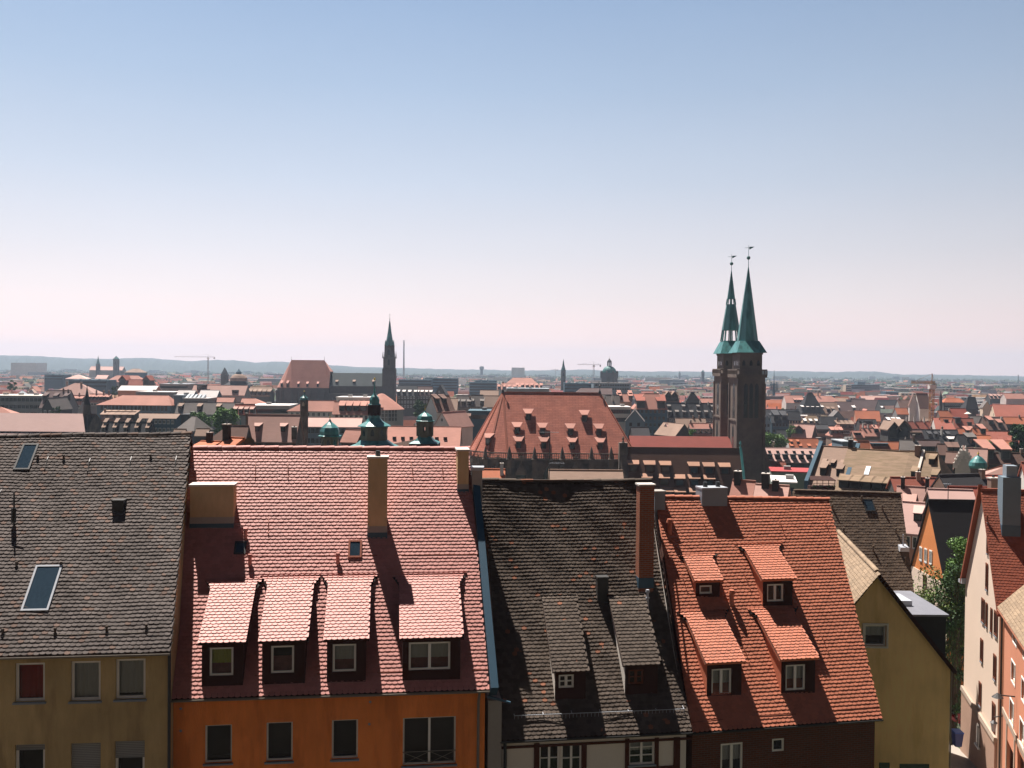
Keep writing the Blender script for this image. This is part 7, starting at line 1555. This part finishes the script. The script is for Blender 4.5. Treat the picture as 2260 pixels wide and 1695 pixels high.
Sx('house', 'big brown-red roof with cream left gable in the far right district', 2182, 478, 2199, 455, 919, 2188, 893, 22, 'r_brick', 'w_cream', gw=[(2189, 905), (2193, 915)], wk='dark')
E('house', 'orange-salmon roof at the far right edge of the district', 2230, 2275, 904, 919, 470, 'r_salmon', 'w_white', 46)
E('house', 'pale dormered block with dark arches at the far right skyline', 2180, 2230, 870, 880, 900, 'r_pink', 'w_dark', 40, dorm=dr(6, .1, 2))
E('house', 'pink roof with white edge at the far right skyline', 2214, 2275, 869, 880, 800, 'r_salmon', 'w_white', 40, ch=[(.2, 1, 2)])
E('house', 'brightest orange roof near the right edge over a dark wall', 2207, 2258, 921, 935, 425, 'r_orange', 'w_dark', 46, yaw=-8, ch=[(.3, .9)])
E('house', 'deep red roof behind the patio umbrella at right', 2095, 2130, 902, 922, 480, 'r_red', 'w_stone', 50)
E('house', 'orange roof directly left of the deep red roof', 2070, 2097, 907, 923, 470, 'r_orange', 'w_stone', 48, ch=[(.4, 1)], chm='w_white')
Sx('house', 'brown-orange roof with white left gable below the rust-orange crane', 2053, 428, 2068, 405, 946, 2054, 923, 14, 'r_brick', 'w_white')
E('house', 'orange patched roof with black skylights right of the white left gable', 2074, 2106, 922, 945, 410, 'r_orange', 'w_stone', 50, dorm=[(-.2, .4, 1.6), (.3, .2, 1.4)], dk='flat', dcap='r_slate')
E('house', 'orange-brown roof with a dark lean-to, below the deep red roof', 2104, 2145, 924, 946, 405, 'r_brick', 'w_stone', 50, dorm=[(-.3, .5, 2.2), (.25, .2, 1.6)], dk='flat', dcap='r_slate', yaw=-8)
E('house', 'grey roof with a dark glazed front below the patio umbrella', 2139, 2168, 919, 934, 420, 'r_grey', 'w_dark', 44)
E('house', 'brownish house cluster left of the brightest orange roof', 2166, 2212, 921, 948, 408, 'r_brown', 'w_stone', 48, dorm=[(-.2, .4, 1.8), (.2, .2, 1.8)], dcap='r_salmon', ch=[(-.45, 1), (.4, .8)], chm='w_white')
E('house', 'long brick-brown roof with three white chimneys', 1958, 2052, 931, 950, 415, 'r_brick', 'w_dark', 50, ch=[(-.05, .95, 2.4), (.13, .95, 2.4), (.36, .95, 2.4)], chm='w_white')
E('house', 'small dark house with three white dormers left of the white chimneys', 1958, 1984, 926, 936, 440, 'r_slate', 'w_dark', 45, dorm=dr(3, .2, 1.3), dcap='r_white')
E('house', 'long dark slate roof with pale ridge right of centre', 2030, 2112, 949, 968, 365, 'r_slate', 'w_dark', 50, dorm=dr(4, .1, 1.3, None, -.3, .2), ch=[(-.2, 1), (.1, 1)])
E('house', 'orange roof right of the long dark slate roof', 2110, 2146, 947, 961, 370, 'r_orange', 'w_dark', 46, dorm=[(.1, .1, 1.6), (.35, .1, 1.6)], dcap='r_salmon')
E('house', 'orange roof with pale dormer left of the white-gabled brick roof', 2145, 2178, 946, 963, 355, 'r_orange', 'w_pink', 46, dorm=[(.1, .3, 1.8)], dcap='r_salmon', ch=[(-.4, 1)])
Sx('house', 'brick-red roof with bright white left gable near the dark tree', 2172, 338, 2183, 325, 978, 2176, 953, 9.5, 'r_brick', 'w_white', gw=[(2176, 963), (2179, 974)], wk='dark', dorm=[(-.1, .15, 1.2), (.2, .1, 1.2), (.35, .1, 1.2)])
E('house', 'orange wall and roof below the white-gabled brick roof', 2150, 2184, 962, 980, 318, 'r_orange', 'w_pink', 40)
E('house', 'orange shed roof between bush and dark tree', 2206, 2236, 974, 996, 300, 'r_orange', 'w_pink', 40)
E('house', 'dark twin-gabled house with pale verges left of the orange-pink solar roof', 1958, 1998, 958, 972, 335, 'r_slate', 'w_dark', 45, dorm=[(-.25, .2, 4), (.3, .2, 4.5)], dk='gable', dcap='r_tan')
E('house', 'brown roof with a flat dormer below the white chimneys', 2000, 2032, 948, 966, 352, 'r_dusk', 'w_dark', 50, dorm=[(.05, .2, 4, 1.2)], dk='flat', dcap='r_tan', ch=[(-.3, 1)])
E('house', 'grey slate house with pale verge behind the mossy tan roof', 1988, 2022, 972, 992, 268, 'r_grey', 'w_blue', 48, yaw=-18, ch=[(.3, .9, 2)])
E('house', 'pinkish-grey roof with dark glass front behind the rightmost tan roof', 2026, 2072, 973, 984, 280, 'r_dusk', 'w_teal', 42, win=(2, 9), wk='dark')
E('house', 'brownish dormered roof behind the ridge of the rightmost tan roof', 2070, 2112, 981, 1003, 262, 'r_brown', 'w_dark', 50, yaw=-10, dorm=[(.05, .15, 1.4), (.35, .15, 1.4)])
E('house', 'dark roof with lit attic windows, centre of the right district', 2072, 2112, 962, 982, 318, 'r_slate', 'w_dark', 52, dorm=[(0, .2, 1.2), (.25, .2, 1.2)], dcap='r_white', ch=[(-.35, 1, 2.2)], chm='w_white')
E('house', 'black roofed house with two dormers beside the bush', 2110, 2152, 960, 982, 310, 'r_black', 'w_dark', 50, dorm=[(.05, .3, 1.4), (.3, .3, 1.4)], dcap='r_grey', ch=[(.1, .2)])
def umbrella():
    P = at(2136, 912, 455); root = thing('patio_umbrella', 'white patio umbrella on a roof terrace right of the deep red roof', 'umbrella', P - Vector((0, 0, 2))); mb = MB(); mb.lathe(P, [(1.7, -.25), (.1, .7)], 8); mb.build('canopy', M['plaster_white'], root); mb = MB(); mb.tube(P - Vector((0, 0, 2.2)), P, .05); mb.build('pole', M['metal_dark'], root)
umbrella()
for px, py in ((2046, 962),):
    P = at(1998, 975, 300)
    root = thing('folded_umbrella', 'pale folded parasol on the roofs behind the mossy tan roof', 'umbrella', P - Vector((0, 0, 1))); mb = MB(); mb.lathe(P, [(.7, -1), (.25, .6), (.05, 1.6)], 8); mb.build('canopy', M['plaster_white'], root)
# ---------------------------------------------------------------- trees in the town
def mtree(label, px, wpx, yt, yb, Y, lm='leaf', seed=1, cl=26, per=90, shape='round', size=.55, name='tree', depth=None):
    c = at(px, yb, Y); k = Y / FPX; g = gz(c.x, Y); H = at(px, yt, Y).z - g; base = max(.1, min(.8, (at(px, yb, Y).z - g) / H)); FOOT.append((c.x, Y, wpx / 2 * k * .8, wpx * k, wpx * k / 3, 0))
    return tree(name, label, (c.x, Y, g), H, wpx / 2 * k * .95, lm, cl, per, size, seed, shape, low=base, ry=depth)
mtree('round light green tree right of the church tower foot', 1705, 62, 960, 992, 335, 'leaf', 11, 40, 120, size=.6)
mtree('darker tree between the cream house front and the orange roof', 1750, 28, 942, 968, 420, 'leaf', 12, 26, 90)
mtree('bright low bush in front of the white-gabled brick roof', 2186, 66, 976, 1003, 265, 'leaf', 13, 44, 110, size=.5)
mtree('tall dark green tree at the right edge', 2250, 46, 938, 1002, 270, 'leaf_dark', 14, 50, 140, size=.6)
mtree('big green tree left of the brownish spiky dormers', 497, 62, 905, 955, 300, 'leaf', 15, 54, 120, size=.6)
mtree('green tree half hidden by the small brown hipped house', 440, 46, 912, 950, 320, 'leaf', 16, 36, 110, size=.6)
mtree('dark tree on the market square right of the round-fronted house', 928, 36, 884, 925, 430, 'leaf_dark', 17, 30, 100, size=.7)
mtree('small dark tree behind the grey-violet roof', 122, 24, 896, 912, 390, 'leaf_dark', 18, 16, 80)
mtree('hazy green tree behind the reddish dormered roof', 254, 18, 850, 862, 620, 'leaf_dark', 19, 14, 60, size=.9)
mtree('low green courtyard tree below the five skylights', 1530, 26, 950, 968, 330, 'leaf', 20, 14, 70)
mtree('dark conifer-like tree left of the wide pinkish hipped roof', 28, 20, 840, 862, 640, 'leaf_dark', 21, 16, 60, size=.9)
mtree('small green tree at the foot of the salmon five-dormer house', 1002, 14, 912, 925, 350, 'leaf', 22, 10, 60)
# ---------------------------------------------------------------- further town houses: prototypes copied with their parts
def visible_limit(px): return interp(px, [(0, 958), (424, 956), (425, 984), (1030, 986), (1050, 1010), (1130, 1010), (1370, 985), (1400, 965), (1690, 965), (1720, 1030), (2260, 1000)])
OCC = [(1040, 1400, 868), (600, 880, 880), (1575, 1690, 819), (1395, 1610, 968)]
PROTO = []
def proto(roof, wall, hip, nd, kind):
    mb_root = bpy.data.objects.new('house', None); mb_root.empty_display_size = .5; COL.objects.link(mb_root); INV[mb_root] = Matrix.Identity(4)
    W_, d, he, rise = 12.0, 5.0, 9.0, 7.0
    w_, r_ = gable_body(mb_root, W_, d, he, rise, roof, wall, hip, over=.35)
    if nd: add_dormers(mb_root, W_, d, he, rise, roof, dr(nd, .2, 1.5), kind)
    add_chimneys(mb_root, r_, W_, d, he, rise, [(.3, .95, 1.6, .8)]); add_windows(mb_root, W_, d, he, 2, 4, 'front', 'dark', 1.0, 1.5); add_windows(mb_root, W_, d, he, 2, 2, 'left', 'dark', 1.0, 1.5)
    return mb_root
RC = [('r_red', 'deep red'), ('r_salmon', 'salmon'), ('r_orange', 'orange'), ('r_brick', 'brick-brown'), ('r_brown', 'dark brown'), ('r_tan', 'tan'), ('r_grey', 'grey'), ('r_slate', 'slate-black'), ('r_dusk', 'purple-brown'), ('r_pink', 'pale pink')]
WC = [('w_white', 'white'), ('w_cream', 'cream'), ('w_grey', 'grey'), ('w_ochre', 'ochre'), ('w_dark', 'dark')]
def children_of(o): return list(o.children)
def copy_house(src):
    r = src.copy(); COL.objects.link(r)
    for ch in children_of(src):
        c = ch.copy(); COL.objects.link(c); c.parent = r
        for g_ in children_of(ch): q = g_.copy(); COL.objects.link(q); q.parent = c
    return r
LAND = [(215, 'the left skyline spires'), (330, 'the salmon hipped office'), (459, 'the distant left crane'), (527, 'the pale dome'), (665, 'the distant pink choir'), (790, 'the dark nave'), (860, 'the far green spire'), (975, 'the black mansard gable'), (1065, 'the dark blue office'), (1150, 'the skyline hipped hall'), (1243, 'the slender grey spire'), (1344, 'the domed building'), (1440, 'the salmon mansard'), (1525, 'the black hipped roof'), (1640, 'the twin green spires'), (1708, 'the radio mast'), (1785, 'the big black hip'), (1905, 'the concrete office slab'), (2000, 'the white chimneys'), (2056, 'the rust-orange crane'), (2110, 'the deep red roof'), (2190, 'the cream left gable'), (2250, 'the dark right-edge tree')]
def clash(x, y, r):
    for f in FOOT:
        dx, dy = x - f[0], y - f[1]
        if abs(dx) > f[2] + r + 2 or abs(dy) > f[2] + r + 2: continue
        a = -R(f[5]); lx, ly = dx * math.cos(a) - dy * math.sin(a), dx * math.sin(a) + dy * math.cos(a)
        if abs(lx) < f[3] / 2 + r and abs(ly) < f[4] + r: return True
    return False
def hides(x, y, W_, z):
    """would a house here cover a hand-placed house behind it?  keep its roof below the eaves of what stands behind"""
    px, py = proj((x, y, z)); 
    return px, py
rnd = random.Random(21)
PCACHE = {}; LABELS = {}; NAUTO = 0; STUFF = []
CAND = []
yv = 330.0
while yv < 3600:
    step = 13.5 if yv < 900 else 13.5 + (yv - 900) * .016
    n = int(1.15 * yv / step); off = rnd.uniform(0, step)
    for i in range(-n // 2 - 1, n // 2 + 2):
        x = i * step + off + rnd.uniform(-2.5, 2.5); y = yv + rnd.uniform(-3, 3)
        CAND.append((x, y, step))
    yv += step * (1.15 if yv < 900 else 1.25)
CAND.sort(key=lambda c: c[1])
MID = sum(1 for o in COL.objects if o.parent is None and o.get('category') in ('house', 'building'))
for (x, y, step) in CAND:
    zt = rnd.uniform(12.5, 19.5) if y > 420 else rnd.uniform(11, 16)
    px, py = proj((x, y, zt))
    if px < -40 or px > 2300: continue
    W_ = min(step * rnd.uniform(.75, 1.0), 30); d = min(step * rnd.uniform(.32, .42), 10)
    if py > visible_limit(px): continue
    if any(a < px < b and py > lim for a, b, lim in OCC): continue
    if rnd.random() < (.10 if y < 700 else .22 + .00008 * y): continue
    if clash(x, y, max(W_, 2 * d) * .42): continue
    yaw = rnd.choice((0, 0, 0, 90)) + rnd.gauss(-6 if px > 1700 else 3, 9)
    rightish = px > 1600
    wts = [3, 3, 3, 5, 6, 2, 3, 5, 5, 1] if rightish else [1, 6, 3, 3, 2, 4, 3, 2, 3, 6]
    ri = rnd.choices(range(10), wts)[0]; wi = rnd.choices(range(5), [4, 2, 4, 1, 2] if not rightish else [3, 2, 3, 1, 4])[0]
    hip = rnd.random() < .22; ndm = rnd.choice((0, 0, 2, 3, 4)); rise = d * rnd.uniform(1.05, 1.6)
    if NAUTO + MID >= 296 or y > 1500: STUFF.append((x, y, zt, W_, d, rise, yaw, ri, wi)); continue
    key = (ri, wi, hip, ndm)
    if key not in PCACHE:
        r0 = proto(RC[ri][0], WC[wi][0], (4, 4) if hip else (0, 0), ndm, 'shed'); PCACHE[key] = r0; o = r0
    else: o = copy_house(PCACHE[key])
    g = gz(x, y); o.location = (x, y, g); o.rotation_euler = (0, 0, R(yaw)); hs = (zt - g) / 16.0
    o.scale = (W_ / 12, d / 5, hs)
    lx, ln = min(LAND, key=lambda q: abs(q[0] - px)); dist = 'left of' if px < lx - 12 else 'right of' if px > lx + 12 else 'in line with'
    turned = 'gable-on' if 45 < abs(yaw) < 135 else ''
    feat = ('hipped ' if hip else '') + (turned + ' ' if turned else '')
    depth = 'well in front' if y < 420 else 'in front' if y < 640 else 'beyond' if y < 900 else 'far beyond'
    lab = f"{feat}{RC[ri][1]} roofed {WC[wi][1]} house{' with ' + ['','','two','three','four'][ndm] + ' dormers' if ndm else ''}, {dist} {ln}".replace('in line with the', 'under the')
    L = LABELS.setdefault(lab, []); L.append((o, py)); NAUTO += 1
    o['category'] = 'house'; o['group'] = 'old town houses among the rooftops'
for lab, L in LABELS.items():
    if len(L) == 1: L[0][0]['label'] = lab
    else:
        L.sort(key=lambda t: -t[1]); nm = ['nearest', 'second nearest', 'third nearest', 'fourth nearest', 'fifth nearest', 'sixth nearest']
        for k, (o, _) in enumerate(L): o['label'] = (('farthest ' if k == len(L) - 1 else nm[min(k, 5)] + ' ') + lab)
for k, o in PCACHE.items(): pass
# the rest of the town, too many to tell apart
def colour_attr_mat(name, rough=.85):
    m = bpy.data.materials.new(name); m.use_nodes = True; nt = m.node_tree; b = nt.nodes['Principled BSDF']; b.inputs['Roughness'].default_value = rough; b.inputs['Specular IOR Level'].default_value = .2
    a = nd(nt, 'ShaderNodeAttribute'); a.attribute_name = 'Col'; n = nd(nt, 'ShaderNodeTexNoise'); n.inputs['Scale'].default_value = .4; n.inputs['Detail'].default_value = 5
    g = nd(nt, 'ShaderNodeNewGeometry'); nt.links.new(g.outputs['Position'], n.inputs[0]); mr = nd(nt, 'ShaderNodeMapRange'); mr.inputs[3].default_value = .6; mr.inputs[4].default_value = 1.4; nt.links.new(n.outputs[0], mr.inputs[0])
    v = nd(nt, 'ShaderNodeVectorMath', operation='SCALE'); nt.links.new(a.outputs['Color'], v.inputs[0]); nt.links.new(mr.outputs[0], v.inputs['Scale']); nt.links.new(v.outputs[0], b.inputs['Base Color']); return m
M['far_town'] = colour_attr_mat('far_town')
RCOL = [(.33, .075, .05), (.46, .2, .14), (.46, .13, .06), (.25, .08, .05), (.165, .095, .075), (.36, .27, .2), (.2, .19, .18), (.06, .06, .065), (.13, .085, .08), (.5, .3, .25)]
WCOL = [(.65, .61, .56), (.6, .46, .34), (.3, .29, .28), (.42, .3, .15), (.1, .09, .09)]
def stuff_houses():
    v, f, c = [], [], []; rn = random.Random(5)
    for (x, y, zt, W_, d, rise, yaw, ri, wi) in STUFF:
        a = R(yaw); ca, sa = math.cos(a), math.sin(a); w = W_ / 2; i = len(v); he = zt - rise
        flat = rn.random() < (.12 + .00012 * y); g = 0
        if flat: he = zt - rn.uniform(0, 3)
        P = [(-w, -d, g), (w, -d, g), (w, d, g), (-w, d, g), (-w, -d, he), (w, -d, he), (w, d, he), (-w, d, he), (-w, 0, zt), (w, 0, zt), (-w - .4, -d - .5, he - .5), (w + .4, -d - .5, he - .5), (w + .4, d + .5, he - .5), (-w - .4, d + .5, he - .5), (-w - .4, 0, zt + .1), (w + .4, 0, zt + .1)]
        v += [(x + p[0] * ca - p[1] * sa, y + p[0] * sa + p[1] * ca, p[2]) for p in P]
        k = rn.uniform(.75, 1.2); wc = tuple(q * k for q in WCOL[wi]); rc = tuple(q * rn.uniform(.8, 1.2) for q in RCOL[ri])
        fs = [(0, 1, 5, 4), (1, 2, 6, 5), (2, 3, 7, 6), (3, 0, 4, 7)]; f += [tuple(i + q for q in t) for t in fs]; c += [wc] * 4
        if flat: f.append((i + 4, i + 5, i + 6, i + 7)); c.append(rn.choice(((.5, .48, .46), (.2, .22, .24), (.35, .34, .33))))
        else:
            f += [(i + 4, i + 8, i + 7), (i + 5, i + 6, i + 9)]; c += [wc, wc]; f += [(i + 10, i + 11, i + 15, i + 14), (i + 12, i + 13, i + 14, i + 15)]; c += [rc, rc]
        # a dark band of windows on the two visible sides
        for (s0, s1, ox, oy) in (((-w, -d - .04), (w, -d - .04), 1, 0), ((-w - .04, d), (-w - .04, -d), 0, 1)):
            if y < 2200:
                for fl in range(2):
                    z1 = he - 1.0 - fl * 3; j = len(v); nn = 4
                    for q in range(nn):
                        t0, t1 = (q + .25) / nn, (q + .75) / nn; j = len(v)
                        for (t, z) in ((t0, z1 - 1.5), (t1, z1 - 1.5), (t1, z1), (t0, z1)):
                            lx, ly = s0[0] + (s1[0] - s0[0]) * t, s0[1] + (s1[1] - s0[1]) * t; v.append((x + lx * ca - ly * sa, y + lx * sa + ly * ca, z))
                        f.append((j, j + 1, j + 2, j + 3)); c.append((.03, .035, .04))
    me = bpy.data.meshes.new('distant_houses'); me.from_pydata(v, [], f); me.materials.append(M['far_town']); ca_ = me.color_attributes.new('Col', 'FLOAT_COLOR', 'CORNER'); arr = np.zeros((len(me.loops), 4), np.float32); arr[:, 3] = 1; li = 0
    for p, col in zip(me.polygons, c): arr[p.loop_start:p.loop_start + p.loop_total, :3] = col
    ca_.data.foreach_set('color', arr.ravel()); me.update(); o = bpy.data.objects.new('distant_houses', me); COL.objects.link(o); tag(o, kind='stuff')
stuff_houses()
def far_blocks():
    """large flat sheds and apartment blocks of the outer town"""
    v, f, c = [], [], []; rn = random.Random(8)
    for _ in range(420):
        y = 1700 * math.exp(rn.random() * 1.7); px = rn.uniform(-30, 2290); p = at(px, 830, y); x = p.x; big = rn.random() < .35
        W_, D_, H = (rn.uniform(60, 150), rn.uniform(30, 60), rn.uniform(8, 14)) if big else (rn.uniform(25, 60), rn.uniform(12, 18), rn.uniform(10, 26)); a = R(rn.gauss(0, 20)); ca, sa = math.cos(a), math.sin(a); i = len(v)
        P = [(-W_ / 2, -D_ / 2), (W_ / 2, -D_ / 2), (W_ / 2, D_ / 2), (-W_ / 2, D_ / 2)]
        for z in (0, H): v += [(x + q[0] * ca - q[1] * sa, y + q[0] * sa + q[1] * ca, z) for q in P]
        wc = rn.choice(((.6, .58, .55), (.35, .35, .36), (.2, .22, .25), (.5, .42, .36))); rc = rn.choice(((.7, .68, .66), (.5, .5, .5), (.3, .3, .3), (.6, .45, .38)))
        for t, col in (((0, 1, 5, 4), wc), ((1, 2, 6, 5), wc), ((2, 3, 7, 6), wc), ((3, 0, 4, 7), wc), ((4, 5, 6, 7), rc)): f.append(tuple(i + q for q in t)); c.append(col)
    me = bpy.data.meshes.new('outer_town'); me.from_pydata(v, [], f); me.materials.append(M['far_town']); ca_ = me.color_attributes.new('Col', 'FLOAT_COLOR', 'CORNER'); arr = np.zeros((len(me.loops), 4), np.float32); arr[:, 3] = 1
    for p, col in zip(me.polygons, c): arr[p.loop_start:p.loop_start + p.loop_total, :3] = col
    ca_.data.foreach_set('color', arr.ravel()); me.update(); o = bpy.data.objects.new('outer_town', me); COL.objects.link(o); tag(o, kind='stuff')
far_blocks()
F('exhibition_hall', 'large plain pale hall block on the horizon right of the water tower', 1129, 1158, 811.5, 3300, 60, 'w_white', 'r_white')
F('shed', 'long low white hall left on the plain', 24, 80, 801, 2600, 60, 'w_white', 'r_white')
E('church_nave', 'pale pink nave roof joining the two left skyline towers', 201, 274, 809, 817, 1720, 'r_rose', 'w_grey', 40)
E('tall_house', 'grey-green barrel-roofed hall right of the left skyline towers', 280, 320, 814, 822, 1350, 'r_tan', 'w_teal', 30, hip=8)
E('hall', 'pale salmon hipped roof on the left plain', 150, 196, 827, 836, 1100, 'r_rose', 'w_grey', 34, hip=12, dmax=14)
E('hall', 'second pale salmon roof on the left plain beside the first', 215, 240, 828, 836, 1120, 'r_rose', 'w_grey', 34, dmax=14)
E('hall', 'wide reddish pink roof below the barrel-roofed hall', 240, 322, 829, 843, 950, 'r_salmon', 'w_grey', 36, hip=8, dmax=14)
E('hall', 'maroon roof with small dark gables in the left middle distance', 272, 332, 838, 853, 700, 'r_brick', 'w_dark', 44, dorm=dr(2, .1, 5), dk='gable')
E('hall', 'pale flat pink roof with white front edge, left middle distance', 268, 350, 852, 862, 520, 'r_white', 'w_pink', 26, dmax=12)
F('office_building', 'dark glass ribbon building below the distant left crane', 352, 416, 848, 620, 18, 'w_grey', 'r_zinc', rows=2, strip=True)
F('office_building', 'long dark blue office range at the far left', 98, 138, 827, 1150, 24, 'w_teal', 'r_teal', rows=2, strip=True)
F('office_building', 'low dark blue block in front of the pale salmon hipped roof', 152, 236, 839, 820, 20, 'w_teal', 'r_teal', rows=2, strip=True)
def far_trees():
    rn = random.Random(77); v, f = [], []
    def tuft(x, y, s, h):
        for _ in range(7):
            cx, cy, cz = x + rn.gauss(0, s * .35), y + rn.gauss(0, s * .35), h * rn.uniform(.35, .95); r = s * rn.uniform(.22, .42); i = len(v)
            for k in range(6): an = k * 1.047 + rn.uniform(-.3, .3); q = r * rn.uniform(.7, 1.2); v.append((cx + q * math.cos(an), cy + q * math.sin(an), cz + rn.uniform(-.3, .3) * r))
            v.append((cx, cy, cz + r * .9)); v.append((cx, cy, cz - r * .9))
            for k in range(6): f.append((i + k, i + (k + 1) % 6, i + 6)); f.append((i + (k + 1) % 6, i + k, i + 7))
    for _ in range(3400):
        y = 620 * math.exp(rn.random() ** .75 * 2.2); px = rn.uniform(-60, 2320); x = at(px, 830, y).x
        if y < 1500 and (rn.random() < .82 or clash(x, y, 6)): continue
        s = rn.uniform(5, 9) * (1 + y / 6000); tuft(x, y, s, rn.uniform(11, 19))
        if rn.random() < .5:
            for _ in range(4): tuft(x + rn.gauss(0, 18), y + rn.gauss(0, 10), s, rn.uniform(10, 18))
    me = bpy.data.meshes.new('distant_trees'); me.from_pydata(v, [], f); me.materials.append(M['leaf_far']); me.update(); o = bpy.data.objects.new('distant_trees', me); COL.objects.link(o); tag(o, kind='stuff')
M['leaf_far'] = mat('leaf_far', (.05, .075, .03), var=.4, scale=.2, stain=.4, stain_scale=.01, rough=.9, island=.3)
far_trees()
# ---------------------------------------------------------------- groups of repeats
from collections import defaultdict
NEAR = ('olive plastered', 'orange plastered', 'half-timbered', 'dark brick house', 'mustard yellow', 'tall cream', 'salmon pink plastered', 'narrow house with steep', 'house with long dark umber')
byc = defaultdict(list)
for o in COL.objects:
    if o.parent is None and o.get('category') and not o.get('group'): byc[o['category']].append(o)
PL = {'house': 'town houses in the middle distance', 'building': 'larger buildings of the town', 'tower': 'towers and turrets', 'crane': 'tower cranes over the town', 'tree': 'trees between the roofs', 'church': 'old churches with tall roofs', 'chimney': 'tall chimney stacks on the plain', 'antenna': 'antenna masts on the roofs', 'umbrella': 'parasols on roof terraces'}
for c, L in byc.items():
    if len(L) < 2 or c not in PL: continue
    for o in L: o['group'] = 'houses of the front rows' if c == 'house' and o['label'].startswith(NEAR) else PL[c]
# ---------------------------------------------------------------- haze: one closed box of even thin air round camera and town
def haze():
    mb = MB(); mb.box(-8600, 8600, -150, 8200, -4, 210); m = bpy.data.materials.new('haze'); m.use_nodes = True; nt = m.node_tree
    for n in list(nt.nodes): nt.nodes.remove(n)
    out = nt.nodes.new('ShaderNodeOutputMaterial'); pv = nt.nodes.new('ShaderNodeVolumePrincipled'); nt.links.new(pv.outputs[0], out.inputs['Volume'])
    pv.inputs['Color'].default_value = (.64, .79, 1.0, 1); pv.inputs['Density'].default_value = HAZE_D; pv.inputs['Anisotropy'].default_value = HAZE_G
    o = mb.build('haze', m); tag(o, kind='stuff'); o.display_type = 'WIRE'
HAZE_D, HAZE_G = 1.1e-4, .2
haze()
